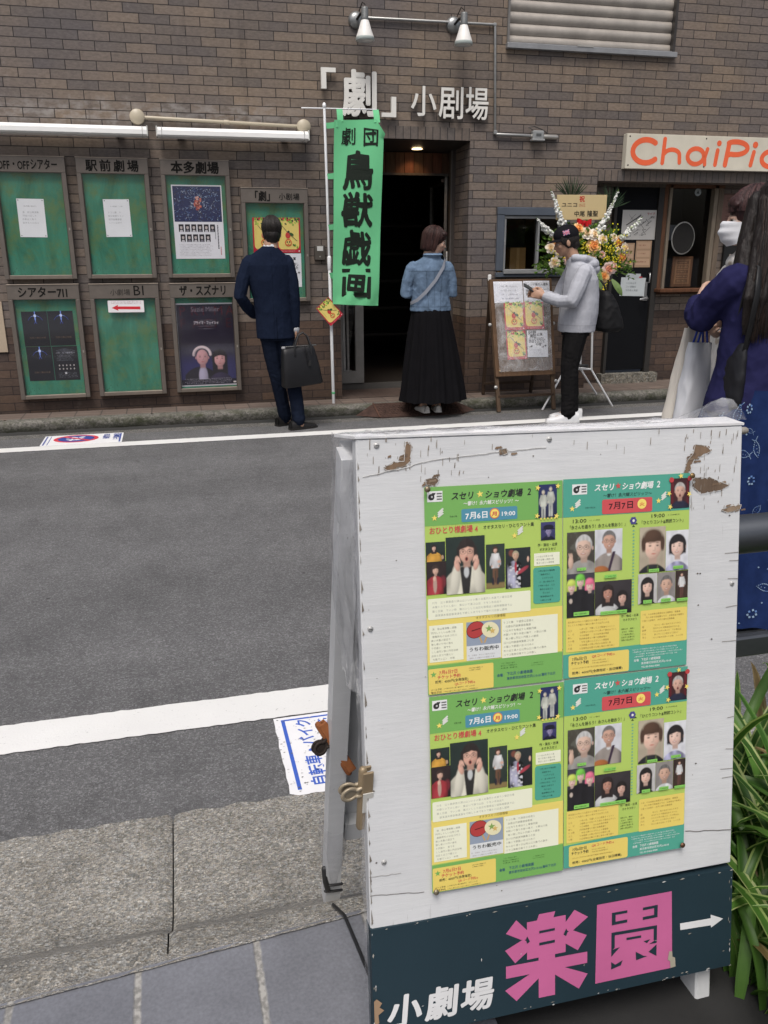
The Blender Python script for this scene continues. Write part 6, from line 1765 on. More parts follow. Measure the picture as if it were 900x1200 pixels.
for sx in (-SW/2+0.03,SW/2-0.03,-0.1):
 for sz in (0.03,SH-0.025):
  b=MB(); b.lathe([(0.0,0.003),(0.006,0.0025),(0.008,0.0)],(sx,-0.071,sz),10,rgb(60,54,48),rot=Matrix.Rotation(R(90),3,'X')); b.build('screw','metal',ss)
  # ================================================================== BANNER
BY=7.555
bn=thing('banner','tall bright green cloth banner with black brushed characters 鳥獣戯画 on a white pole','banner',(1.424,BY,0.084))
def bsurf(s,v):
 """s 0..1 across, v 0..1 downwards; local to the banner's foot."""
 xl=1.475+(1.424-1.475)*v; xr=1.905+(1.842-1.905)*v
 z=2.500-1.515*v+0.018*(s-0.5)*(1-v)-0.022*s*v
 y=BY-0.045+0.010*math.sin(s*5.0+v*2.2)+0.008*math.sin(v*9+s*3)-0.03*v+0.012*math.exp(-((v-0.97)/0.06)**2)*math.sin(s*14)
 if s>0.84 and v<0.10:z-=(s-0.84)/0.16*(0.10-v)*1.2; y-=(s-0.84)*0.25*(0.10-v)/0.1
 return Vector((xl+(xr-xl)*s-1.424,y-BY,z-0.084))
GRN=rgb(108,192,138,0.98)
c=MB(); c.grid(lambda a,b:bsurf(a,b),30,90,GRN)
def strap(p0,p1,w,sag=0.0):
 p0,p1=Vector(p0),Vector(p1)
 d=(p1-p0).normalized(); n=Vector((0,-1,0)).cross(d).normalized()*w/2
 c.grid(lambda a,b:p0.lerp(p1,a)+n*(2*b-1)+Vector((0,-0.006*math.sin(math.pi*a),-sag*math.sin(math.pi*a))),8,3,GRN)
for s0 in (0.125,0.86):
 a=bsurf(s0,0.0); strap(a+Vector((0,0,-0.01)),(a.x,0.0,2.590-0.084),0.052)
for v,w in ((0.020,0.045),(0.285,0.045),(0.56,0.045),(0.83,0.05)):
 a=bsurf(0.0,v); strap((-0.012,-0.012,a.z-0.012),a+Vector((0.03,0,0.0)),w,0.004)
cloth=c.build('cloth','nylon',bn)
tx=Flat(fr=lambda u,v,d:bsurf(u,v)+Vector((0,-0.0035-d,0)),step=0.0004)
KB=(0.010,0.016,0.011)
r=random.Random(9)
def bchar(ch,s0,s1,v0,v1,bold,layer=0,wob=0.012,shear=0.0):
 vs,fs,_,w,_=glyph(ch,0.0,3)
 for i,q in enumerate([None]+list(range(0,360,40))):
  dx,dy=(0,0)if q is None else (bold*0.75*math.cos(R(q)),bold*1.25*math.sin(R(q)))
  P2=[]
  for px,py in vs:
   a=(px-w[0])/(w[1]-w[0]); b=(py-w[2])/(w[3]-w[2])
   k=1.0+0.45*math.sin(a*7+b*5+s0*30)          # the brush swells and thins
   a2=a+dx*k+wob*math.sin(b*9+s0*40)+shear*(b-0.5); b2=b+dy*k+wob*math.sin(a*8+v0*30)
   P2.append(tx.fr(s0+(s1-s0)*a2,v1-(v1-v0)*b2,layer*0.0004+i*0.00003))
  tx.mb.add(P2,fs,KB)
bchar('劇',0.150,0.430,0.040,0.128,0.016); bchar('団',0.600,0.880,0.044,0.136,0.030)
for ch,v0,v1,s0,s1 in (('鳥',0.170,0.360,0.19,0.79),('獣',0.385,0.562,0.19,0.80),('戯',0.592,0.772,0.20,0.79),('画',0.798,0.955,0.20,0.79)):
 bchar(ch,s0,s1,v0,v1,0.033,0,0.020,0.03)
tx.build('lettering','nylon',cloth)
b=MB(); PWH=rgb(226,228,230)
b.tube([(0.0,0,0.0),(-0.010,0,1.27)],0.0145,12,PWH); b.tube([(-0.010,0,1.20),(-0.0102,0,1.30)],0.018,12,PWH); b.tube([(-0.0105,0,1.28),(-0.024,0,2.535)],0.0115,12,PWH)
b.build('pole','plastic',bn)
b=MB(); b.tube([(-0.215,0,2.497),(0.425,0,2.505)],0.0055,8,PWH); b.ell((-0.024,0,2.52),(0.017,0.017,0.024),PWH); b.build('cross_bar','plastic',bn)
b=MB(); b.tube([(-0.0005,0,0.09),(-0.0007,0,0.104)],0.016,12,GRN); b.build('tie','nylon',bn)
# flyer hanging cornerwise from the pole
f=play_flyer(0.155,0.205,5,0.0004)
f.mb.add([(0,0.001,0),(0.155,0.001,0),(0.155,0.001,0.205),(0,0.001,0.205)],[(3,2,1,0)],rgb(200,200,196))
o=f.build('hanging_flyer','gloss_paper',loc=(1.405,7.505,0.792),rot=(R(-3),R(-40),R(6)),label='small yellow and red flyer hanging cornerwise from the banner pole',cat='flyer')
# ================================================================== ROAD STICKERS, RAMP PLATE
def fr_road(u,v,d):return (u,v,0.0042+d)
f=Flat(fr=fr_road,step=0.0005)
SWH,SBL,SRD=rgb(226,226,228),rgb(52,72,150),rgb(206,60,72)
x0,x1,y0,y1=-1.050,-0.440,6.716,7.090
f.rrect(x0,y0,x1,y1,0.01,SWH,0)
f.line([(x0+0.02,y0+0.02),(x0+0.02,y1-0.02)],0.012,SBL,1); f.line([(x0+0.05,y0+0.02),(x0+0.05,y1-0.02)],0.006,SBL,1); f.line([(x1-0.02,y0+0.02),(x1-0.02,y1-0.02)],0.012,SBL,1)
cx,cy=-0.800,6.935
f.ell(cx,cy,0.172,0.140,SRD,1,n=36); f.ell(cx,cy,0.140,0.112,SBL,2,n=36)
r=random.Random(6)
for k in range(20):f.ell(cx+r.uniform(-0.08,0.08),cy+r.uniform(-0.06,0.06),0.020,0.012,SWH,3,n=7,rot=r.uniform(0,3))
f.line([(cx-0.10,cy+0.08),(cx+0.10,cy-0.08)],0.028,SRD,4)
f.text('自転車',-0.600,7.000,0.062,SBL,1,bold=0.02,vertical=True); f.text('放置禁止',-0.520,7.010,0.060,SBL,1,bold=0.02,vertical=True)
f.build('road_sticker','paper',label='white road sticker with a red and blue no parking disc by the far white line',cat='road sticker')
f=Flat(fr=lambda u,v,d:(0.222+u,1.928+v,0.0044+d),step=0.0005)
r=random.Random(14)
def rag(x,y):return (x+r.uniform(-0.003,0.003),y+r.uniform(-0.003,0.003))
pts=[rag(0.0+0.0,0.012+0.395*k/10)for k in range(11)]+[(0.70,0.409),(0.70,0.0)]+[rag(0.70-0.68*k/16,0.004)for k in range(1,17)]
f.poly(pts,SWH,0)
SB2=rgb(62,96,186)
f.line([(0.028,0.025),(0.028,0.392)],0.0115,SB2,1); f.line([(0.022,0.389),(0.68,0.389)],0.008,SB2,1)
# two lines of writing, read from the street's right: the line runs away from the camera, tops to the left
def rotline(s,xb,ys,size,bold,sx):
 y=ys
 for ch in s:
  vs,fs,adv,w,wide=glyph(ch,bold,2)
  P2=[f.fr(xb-(py+0.08)*size,y+px*size*sx,0.0006)for px,py in vs]
  f.mb.add(P2,fs,SB2)
  y+=size*sx*(1.0 if wide else 0.5)
rotline('自転車・バイク',0.112,0.030,0.052,0.02,0.98)
rotline('放置禁止区域',0.190,0.036,0.058,0.02,0.98)
for k in range(130):
 x,y=r.uniform(0.0,0.25),r.uniform(0.0,0.40)
 s_=r.uniform(0.001,0.004)
 f.poly([(x-s_,y),(x,y-s_*0.6),(x+s_*1.2,y+s_*0.2),(x,y+s_*0.7)],r.choice([(0.13,0.13,0.13),(0.30,0.29,0.28),(0.45,0.45,0.45)]),3)
f.build('road_sticker','paper',label='scuffed white road sticker with blue writing beside the white folding sign',cat='road sticker')
rp=thing('ramp_plate','rusty brown chequered ramp plate over the kerb at the theatre doorway','ramp plate',(2.10,7.20,0.0))
RS=(0.060,0.034,0.027)
b=MB()
b.add([(-0.33,-0.065,0.010),(0.46,-0.065,0.010),(0.42,0.165,0.098),(-0.34,0.165,0.098),(-0.53,0.07,0.010),(0.62,0.07,0.010)],[(0,1,2,3),(4,0,3),(1,5,2)],RS)
b.add([(-0.33,-0.065,0.0),(0.46,-0.065,0.0),(0.46,-0.065,0.010),(-0.33,-0.065,0.010)],[(0,1,2,3)],(0.05,0.03,0.025))
b.bar((-0.335,-0.064,0.013),(-0.345,0.165,0.101),0.012,0.006,(0.10,0.05,0.035)); b.bar((0.46,-0.064,0.013),(0.42,0.165,0.101),0.012,0.006,(0.10,0.05,0.035))
nz_=Vector((0,-0.357,0.934))
for i in range(26):
 for j in range(7):
  x=-0.315+i*0.0295+(0.0 if j%2 else 0.0147); v=(j+0.6)/7.4
  p=Vector((x,-0.065+0.23*v,0.0125+0.088*v))
  b.box(p,(0.016,0.007,0.005),(0.085,0.050,0.038),rot=Matrix.Rotation(R(21),3,'X')@ Matrix.Rotation(R(35 if (i+j)%2 else -35),3,'Z'))
b.build('plate','rust',rp)
# ================================================================== THE WOODEN A-BOARD BY THE TICKET WINDOW
ab=thing('wooden_a_board','weathered brown wooden A-board with yellow flyers and white notices under the ticket window','A-board',(3.18,7.26,0.0))
BRN,BRN2=rgb(96,78,62,0.75),rgb(76,60,48,0.75)
AF0,AF1=Vector((-0.282,-0.155,0.005)),Vector((-0.297,0.165,1.185))
AG0,AG1=Vector((0.270,-0.155,0.005)),Vector((0.297,0.165,1.185))
avd=(AF1-AF0).normalized()
def apt(s,v,d=0.0):                   # s 0..1 across, v 0..1 up the front frame
 l=AF0.lerp(AF1,v); r_=AG0.lerp(AG1,v)
 return l.lerp(r_,s)+Vector((0,-0.965,0.262))*d
for a,c_ in ((AF0,AF1),(AG0,AG1)):
 b=MB(); b.bar(a+Vector((0,0.012,0)),c_+Vector((0,0.012,0)),0.036,0.026,BRN,up=(0,1,0),bev=0.003); b.build('leg','wood',ab)
for x in (-0.25,0.25):
 b=MB(); b.bar((x,0.36,0.09),(x*1.1,0.195,1.15),0.030,0.024,BRN2,up=(0,1,0),bev=0.003); b.build('leg','wood',ab)
b=MB(); q=[apt(-0.03,0.268,0.022),apt(1.03,0.268,0.022),apt(1.02,0.995,0.022),apt(-0.02,0.995,0.022)]; q2=[p+Vector((0,0.018,-0.004))for p in q]
b.add(q+q2,[(0,1,2,3),(5,4,7,6),(4,0,3,7),(1,5,6,2),(3,2,6,7),(4,5,1,0)],rgb(104,80,60,0.8)); b.build('board','wood',ab)
b=MB(); b.bar(apt(0.0,0.12,-0.01),apt(1.0,0.12,-0.01),0.03,0.02,BRN2); b.build('stretcher','wood',ab)
b=MB(); b.bar((-0.26,0.345,0.20),(0.26,0.345,0.20),0.05,0.02,BRN2); b.build('stretcher','wood',ab)
b=MB(); b.box(apt(0.0,1.01,0.0),(0.030,0.026,0.060),rgb(226,226,224),bev=0.006); b.build('white_cap','plastic',ab)
b=MB()
for v,s in ((0.66,-0.05),(0.66,1.04),(0.19,-0.03),(0.22,1.05)):b.ell(apt(s,v,0.0),(0.018,0.014,0.016),rgb(190,190,188))
for s_ in (0.045,0.955):b.ell(apt(s_,0.31,0.026),(0.008,0.006,0.008),rgb(170,140,70))
b.build('catch','dull_metal',ab)
A_M=Matrix.Translation(Vector((3.18,7.26,0.0)))
def apaper(f,w,h,s0,v0,name,mat,label,cat,tilt=0.0,d=0.025):
 """A sheet on the A-board: lower left corner at (s0, v0) of the board's face."""
 o=f if isinstance(f,bpy.types.Object)else f.build(name,mat)
 p=apt(s0,v0,d)
 X=(AG0.lerp(AG1,v0)-AF0.lerp(AF1,v0)).normalized(); Z=avd.copy(); Z=(Z-X*Z.dot(X)).normalized(); Y=Z.cross(X)
 o.matrix_world=A_M @ Matrix(((X.x,Y.x,Z.x,p.x),(X.y,Y.y,Z.y,p.y),(X.z,Y.z,Z.z,p.z),(0,0,0,1)))@ Matrix.Rotation(tilt,4,'Y')
 return setp(o,label,cat,'sheets on the wooden A-board')
def notice(w,h,seed,lines,big):
 f=Flat(); f.rect(0,0,w,h,rgb(222,224,232),0)
 if big:
  f.text('エノシマ座の入場券',w*0.06,h*0.76,h*0.15,rgb(60,60,66),1,bold=0.02,width=w*0.88); f.small(w*0.08,h*0.90,w*0.9,h*0.98,1,rgb(90,90,96),1,seed,fill=1)
  f.text('受付時間',w*0.08,h*0.46,h*0.15,rgb(54,54,60),1,bold=0.04,width=w*0.40); f.small(w*0.55,h*0.48,w*0.92,h*0.60,1,rgb(96,96,104),1,seed+1,fill=1); f.text('整理券配布',w*0.08,h*0.30,h*0.15,rgb(54,54,60),1,bold=0.04,width=w*0.46); f.text('前売',w*0.34,h*0.15,h*0.13,rgb(70,70,76),1,bold=0.02); f.small(w*0.08,h*0.03,w*0.9,h*0.12,1,rgb(80,80,86),1,seed+3,fill=1)
 else:
  for k in range(lines):f.small(w*0.24,h*(0.72-k*0.19),w*0.85,h*(0.82-k*0.19),1,rgb(110,110,124),1,seed+k,fill=0.8+0.1*(k%2),size=0.8)
 return f
apaper(notice(0.285,0.195,3,4,False),0,0,0.035,0.818,'notice_sheet','paper','white notice with faint lines at the top of the wooden A-board','notice')
apaper(notice(0.262,0.192,8,0,True),0,0,0.535,0.822,'notice_sheet','paper','white notice with bold black print at the top of the wooden A-board','notice',0.0,0.0275)
fa=apaper(play_flyer(0.195,0.262,3),0,0,0.185,0.612,'play_flyer','gloss_paper','yellow play flyer on the wooden A-board, under the faintly lined notice','flyer',0.0,0.0245)
o=fa.copy(); col_main.objects.link(o); apaper(o,0,0,0.525,0.616,'','','yellow flyer on the wooden A-board, just below the bold printed notice','flyer',0.0,0.0265)
o=fa.copy(); col_main.objects.link(o); apaper(o,0,0,0.190,0.390,'','','lowest yellow play flyer on the wooden A-board, beside the white text flyer','flyer',-0.01,0.0285)
apaper(text_flyer(0.205,0.245),0,0,0.545,0.405,'text_flyer','paper','white flyer with bold black writing, lowest right on the wooden A-board','flyer',0.02,0.0300)
b=MB(); b.grid(lambda a,c_:apt(0.03+0.94*a,0.30+0.67*c_,0.036+0.006*noise.noise(Vector((a*5+c_*4,c_*3,3)))),24,36); o=b.build('vinyl_cover','vinyl',loc=(3.18,7.26,0),label='clear vinyl sheet over the flyers on the wooden A-board',cat='plastic sheet')
# ================================================================== THINGS IN THE TICKET WINDOW AND SHOP FRONT
TAN=rgb(150,120,78,0.8)
for x,y,w,h,lb in ((3.20,8.10,0.12,0.24,'narrow brown cardboard box behind the ticket window glass, at the frame'),(3.43,8.14,0.17,0.25,'wide brown cardboard box behind the ticket window glass')):
 b=MB(); b.box((0,0,h/2),(w,0.12,h),TAN,bev=0.003); b.box((0,-0.061,h/2),(0.03,0.002,h),rgb(170,140,96,0.8))
 b.build('cardboard_box','cloth',loc=(x,y,1.215),label=lb,cat='box',group='boxes in the ticket window')
b=MB(); b.ell((0,0,0.05),(0.035,0.03,0.05),rgb(120,130,120)); b.ell((0.02,0,0.11),(0.03,0.025,0.03),rgb(150,160,150)); b.ell((-0.025,0,0.10),(0.02,0.02,0.03),rgb(60,76,64))
b.build('ornament','plastic',loc=(3.21,8.10,1.456),label='small pale ornament on the cardboard box in the ticket window',cat='ornament')
DY=8.05-0.034
f=Flat(); f.rect(0,0,0.385,0.285,rgb(186,184,180),0)
r=random.Random(17)
for k in range(34):
 x,y=r.uniform(0.04,0.30),r.uniform(0.03,0.21); a=r.choice([0.6,0.7,2.3,0.1]); L=r.uniform(0.02,0.08)
 x2,y2=min(max(x+L*math.cos(a),0.01),0.37),min(max(y+L*math.sin(a),0.01),0.27)
 f.line([(x,y),(x2,y2)],r.uniform(0.002,0.005),rgb(46,46,46),1)
f.line([(0.05,0.14),(0.21,0.235)],0.009,rgb(40,38,38),2); f.text('ライブ',0.275,0.235,0.030,rgb(150,40,40),1,bold=0.02); f.text('情報',0.315,0.205,0.025,rgb(60,56,56),1)
wall_flat('drawing_poster',f,4.520,1.540,DY,'paper','white poster with a black line drawing on the black shop door','poster','papers on the black shop door')
for x,z,w,h,lb,s in ((4.700,1.268,0.180,0.262,'pale brown printed sheet in the middle of the black shop door',1),(4.545,1.262,0.140,0.245,'pale brown sheet behind the flowers on the black shop door',2)):
 f=Flat(); f.rect(0,0,w,h,rgb(162,134,108),0)
 for k in range(3):f.rect(w*0.08,h*(0.08+k*0.31),w*0.92,h*(0.32+k*0.31),rgb(182,152,126),1); f.small(w*0.15,h*(0.16+k*0.31),w*0.8,h*(0.26+k*0.31),1,rgb(120,60,44),2,s+k,fill=0.7)
 wall_flat('printed_sheet',f,x,z,DY,'paper',lb,'notice','papers on the black shop door')
f=Flat(); f.rect(0,0,0.285,0.185,rgb(184,190,192),0); f.small(0.06,0.04,0.24,0.15,3,rgb(110,116,120),1,4,fill=0.7); f.rect(0.05,0.178,0.22,0.225,rgb(172,178,180),1); f.rect(0.205,0.182,0.24,0.197,rgb(170,50,60),2)
wall_flat('handwritten_note',f,4.556,0.985,DY,'paper','white handwritten note beside the handle of the black shop door','notice','papers on the black shop door',0.03)
mr=thing('round_mirror','round black mesh disc with a white rim in the shop window','disc',(5.255,8.045,1.395))
b=MB(); b.lathe([(0.128,-0.006),(0.138,0.0),(0.128,0.006)],(0,0,0.16),40,rgb(200,200,196),rot=Matrix.Rotation(R(90),3,'X')); b.lathe([(0.128,0.006),(0.138,0.0)],(0,0,0.16),40,rgb(200,200,196),rot=Matrix.Rotation(R(90),3,'X'))
for v in [b.v]:b.v=[(p[0],p[1],0.16+(p[2]-0.16)*1.18)for p in v]
b.build('rim','plastic',mr)
b=MB(); b.lathe([(0.0,0.0),(0.129,0.0)],(0,0,0.16),40,(0.030,0.029,0.028),rot=Matrix.Rotation(R(90),3,'X')); b.v=[(p[0],p[1],0.16+(p[2]-0.16)*1.18)for p in b.v]; b.build('disc','cloth',mr)
f=Flat(); f.mb.box((0.12,0.012,0.155),(0.24,0.02,0.31),rgb(96,66,44),bev=0.003); f.rect(0.03,0.03,0.21,0.28,rgb(120,90,64),1)
for k in range(5):f.rect(0.05,0.045+k*0.047,0.19,0.078+k*0.047,rgb(98,70,50),2); f.small(0.055,0.05+k*0.047,0.185,0.074+k*0.047,1,rgb(160,130,96),3,k,fill=0.9)
wall_flat('framed_menu',f,5.20,1.062,8.10,'wood','brown framed menu card standing inside the shop window','menu')
st_=Flat(); st_.ell(0,0,0.038,0.038,rgb(150,158,160),0); st_.poly([(-0.018,-0.014),(0.018,-0.014),(0,0.02)],rgb(60,66,70),1)
wall_flat('round_sticker',st_,5.385,2.005,8.057,'paper','small round grey sticker in the top corner of the shop window','sticker')
f=Flat(); f.rect(0,0,0.20,0.30,rgb(88,62,54),0); f.rect(0.012,0.012,0.188,0.288,rgb(120,88,78),1)
for k in range(4):f.small(0.05,0.04+k*0.06,0.15,0.09+k*0.06,2,rgb(70,44,38),2,k,fill=0.7)
wall_flat('wall_menu',f,5.675,1.695,8.044,'paper','pinkish brown menu sheet on the wall beyond the shop window','menu')
f=Flat(); f.rect(0,0,0.26,0.17,rgb(126,124,118),0); f.small(0.03,0.03,0.22,0.14,4,rgb(90,88,84),1,5)
wall_flat('grey_notice',f,5.70,1.52,8.043,'paper','grey notice under the brown menu beyond the shop window','notice')
f=Flat(); f.mb.box((0.20,0.02,0.26),(0.40,0.036,0.52),(0.012,0.012,0.012),bev=0.004)
r=random.Random(23)
for k in range(60):f.ell(r.uniform(0.06,0.34),r.uniform(0.05,0.40),0.022,0.015,r.choice([rgb(150,110,40),rgb(90,110,40),rgb(120,40,60),rgb(60,40,70),rgb(40,90,40),rgb(160,150,140)]),1+k%2,n=7,rot=r.uniform(0,3))
for k in range(3):f.rect(0.05,0.15+k*0.10,0.35,0.158+k*0.10,(0.012,0.012,0.012),4)
wall_flat('picture_menu',f,5.735,0.99,8.00,'paper','black framed picture menu standing beyond the shop window','menu')
# ================================================================== PEOPLE
def remesh(mb,name,mat,parent,voxel=0.006,smooth=4,colfn=None,disp=None,dec=None):
 """One continuous surface grown round overlapping rounded volumes, smoothed; own colours and folds by position."""
 me=mb.mesh('volumes')
 o=bpy.data.objects.new('volumes',me)
 col_main.objects.link(o)
 m=o.modifiers.new('r','REMESH'); m.mode='VOXEL'; m.voxel_size=voxel
 if smooth:
  s=o.modifiers.new('s','SMOOTH'); s.factor=0.5; s.iterations=smooth
 bpy.context.view_layer.update()
 ev=o.evaluated_get(bpy.context.evaluated_depsgraph_get())
 out=bpy.data.meshes.new_from_object(ev)
 bpy.data.objects.remove(o); bpy.data.meshes.remove(me)
 out.name=name
 n=len(out.vertices)
 co=np.empty(n*3,dtype=np.float32); out.vertices.foreach_get('co',co); co=co.reshape(-1,3)
 if disp:
  no=np.empty(n*3,dtype=np.float32); out.vertices.foreach_get('normal',no); no=no.reshape(-1,3)
  d=np.array([disp(Vector(c))for c in co.tolist()],dtype=np.float32)
  co2=co+no*d[:,None]
  out.vertices.foreach_set('co',co2.ravel())
 for a in list(out.color_attributes):out.color_attributes.remove(a)
 ca=out.color_attributes.new('Col','FLOAT_COLOR','POINT')
 cols=np.ones((n,4),dtype=np.float32)
 if callable(colfn):
  cols[:,:3]=np.array([colfn(c)for c in co.tolist()],dtype=np.float32)
 else:
  cols[:,:3]=colfn
 ca.data.foreach_set('color',cols.ravel())
 out.polygons.foreach_set('use_smooth',np.ones(len(out.polygons),dtype=bool))
 out.materials.clear(); out.materials.append(M[mat])
 out.update()
 ob=bpy.data.objects.new(name,out)
 ob.parent=parent
 col_main.objects.link(ob)
 return ob
def folds(scale=9.0,amp=0.006,fine=0.0018,stretch=(1,1,0.45),seed=0.0,zones=()):
 """Cloth folds: soft long noise, stronger near the joints given as (centre, radius, gain)."""
 def fn(p):
  q=Vector((p.x*scale*stretch[0]+seed,p.y*scale*stretch[1],p.z*scale*stretch[2]))
  n1=noise.noise(q)
  n2=1.0-2.0*abs(noise.noise(q*1.9+Vector((7,3,1))))
  g=1.0
  for c,r_,k in zones:g+=k*math.exp(-((p-Vector(c)).length/r_)**2)
  return amp*g*(0.45*n1+0.55*n2*0.6)+fine*noise.noise(p*60)
 return fn
def strands(P,parent,n,z_end,cols,seed,rx=0.092,ry=0.108,rz=0.104,cy=-0.020,cz=0.036,face=0.55,flare=0.0,rad=0.0022,fall=None):
 """Single locks combed down from the parting over the hair's round shape; none in front of the face."""
 g=random.Random(seed)
 mb=MB()
 for k in range(n):
  a=g.uniform(0,2*math.pi)
  fwd=math.sin(a)
  front=fwd>face
  z1=0.030+0.012*g.random()if front else z_end+g.uniform(-0.012,0.012)
  s=g.uniform(1.0,1.035)
  t0=g.uniform(0.05,0.5)
  out=[]
  for i in range(8):
   th=(t0+(1-t0)*i/7)*math.pi*0.5
   z=cz+rz*s*math.cos(th)
   if z<z1:break
   out.append(P(rx*s*math.sin(th)*math.cos(a),cy+ry*s*math.sin(th)*math.sin(a),z))
  if not front:
   zz=cz
   while zz>z1:
    zz-=0.025
    q=(cz-zz)/max(0.02,cz-z_end)
    w=1.0+flare*q-0.10*max(0,q-0.7)
    out.append(P(rx*s*w*math.cos(a+0.02*math.sin(zz*60+k)),cy+ry*s*(w-0.10*q)*math.sin(a),max(zz,z1)))
  if len(out)<3:continue
  c=g.choice(cols); f_=g.uniform(0.7,1.35)
  mb.tube(out,[rad*(0.8+0.4*math.sin(math.pi*i/(len(out)-1)))for i in range(len(out))],5,tuple(x*f_ for x in c),caps=None)
 return mb.build('hair_strand','hair',parent)
class Pose:
 """Places head prims in a frame: forward, up."""
 def __init__(self,c,yaw,pitch=0.0,roll=0.0,s=1.0):
  self.m=Matrix.Translation(Vector(c))@ Matrix.Rotation(yaw,4,'Z')@ Matrix.Rotation(pitch,4,'X')@ Matrix.Rotation(roll,4,'Y')@ Matrix.Scale(s,4)
  self.r=(Matrix.Rotation(yaw,3,'Z')@ Matrix.Rotation(pitch,3,'X')@ Matrix.Rotation(roll,3,'Y'))
  self.s=s
  self.inv=self.m.inverted()
 def __call__(self,x,y,z):return self.m @ Vector((x,y,z))
 def ell(self,mb,c,r,rot=None,**k):mb.ell(self(*c),tuple(a*self.s for a in r),rot=self.r if rot is None else self.r @ rot,**k)
 def tube(self,mb,pts,rad,**k):mb.tube([self(*p)for p in pts],[a*self.s for a in rad]if isinstance(rad,(list,tuple))else rad*self.s,**k)
def head(mb,P,female=False):
 """Head about its centre, forward +y, up +z; roughly 0.22 tall."""
 P.ell(mb,(0,-0.012,0.025),(0.074,0.092,0.088))
 P.ell(mb,(0,0.030,-0.028),(0.056,0.060,0.078))
 P.ell(mb,(0,0.052,-0.078),(0.032,0.030,0.024))
 P.ell(mb,(0,0.066,0.012),(0.048,0.026,0.016))
 for s in (-1,1):
  P.ell(mb,(s*0.040,0.055,-0.022),(0.022,0.026,0.022))
  P.ell(mb,(s*0.075,-0.008,-0.012),(0.008,0.019,0.030))
  P.ell(mb,(s*0.030,0.075,0.000),(0.013,0.010,0.009))
 P.tube(mb,[(0,0.086,0.006),(0,0.100,-0.018),(0,0.104,-0.026)],[0.008,0.010,0.011])
 P.ell(mb,(0,0.092,-0.030),(0.017,0.013,0.009))
 P.ell(mb,(0,0.086,-0.051),(0.022,0.012,0.007)); P.ell(mb,(0,0.083,-0.060),(0.019,0.012,0.007))
 P.tube(mb,[(0,-0.018,-0.05),(0,-0.028,-0.13)],[0.050,0.052])
def face_col(P,skin,lip=(0.40,0.15,0.13)):
 dk=(0.03,0.022,0.02)
 def fn(c):
  p=P.inv @ Vector(c)
  if p.z>-0.12 and p.z<0.14 and abs(p.x)<0.1 and abs(p.y)<0.13:
   for s in (-1,1):
    dx,dz=(p.x-s*0.031)/0.015,(p.z-0.000)/0.006
    if p.y>0.05 and dx*dx+dz*dz<1:return dk if abs(dx)<0.55 else (0.5,0.48,0.46)
    dx,dz=(p.x-s*0.032)/0.020,(p.z-0.022+0.12*abs(p.x-s*0.03))/0.0045
    if p.y>0.05 and dx*dx+dz*dz<1:return tuple(a*0.3 for a in skin)
   if p.y>0.07 and abs(p.x)<0.022 and -0.064<p.z<-0.047:return lip
   if p.y>0.085 and abs(abs(p.x)-0.009)<0.004 and -0.038<p.z<-0.032:return tuple(a*0.35 for a in skin)
  return skin
 return fn
def hand(mb,w,d,side,curl=0.6,n=None,s=1.0,palm=None):
 """A hand from wrist w along direction d; 'side' points to the thumb. Palm, four unequal curled fingers and a thumb."""
 w,d,t=Vector(w),Vector(d).normalized(),Vector(side)
 t=(t-d*t.dot(d)).normalized()
 pn=d.cross(t)if palm is None else Vector(palm)
 pn=(pn-d*pn.dot(d)-t*pn.dot(t)).normalized()if palm is not None else pn.normalized()
 rot=Matrix((t,pn,d)).transposed()
 mb.tube([w-d*0.03,w+d*0.02],[0.026*s,0.028*s],flat=1.0)
 mb.ell(w+d*0.052*s,(0.040*s,0.016*s,0.048*s),rot=rot)
 for i,(off,L)in enumerate(((0.030,0.070),(0.010,0.080),(-0.011,0.074),(-0.031,0.058))):
  p=w+d*0.085*s+t*off*s
  a=curl*0.5
  pts=[w+d*0.05*s+t*off*0.8*s,p]
  for k in range(3):
   p=p+(d*math.cos(a)+pn*math.sin(a))*(L/3*s)
   pts.append(p); a+=curl
  mb.tube(pts,[0.0095*s,0.0098*s,0.0090*s,0.0082*s,0.0072*s],n=8)
 p0=w+d*0.025*s+t*0.030*s
 mb.tube([p0,p0+(d*0.028+t*0.022+pn*0.010)*s,p0+(d*0.052+t*0.022+pn*0.024)*s,p0+(d*0.070+t*0.012+pn*0.034)*s],[0.014*s,0.0125*s,0.0105*s,0.0085*s],n=8)
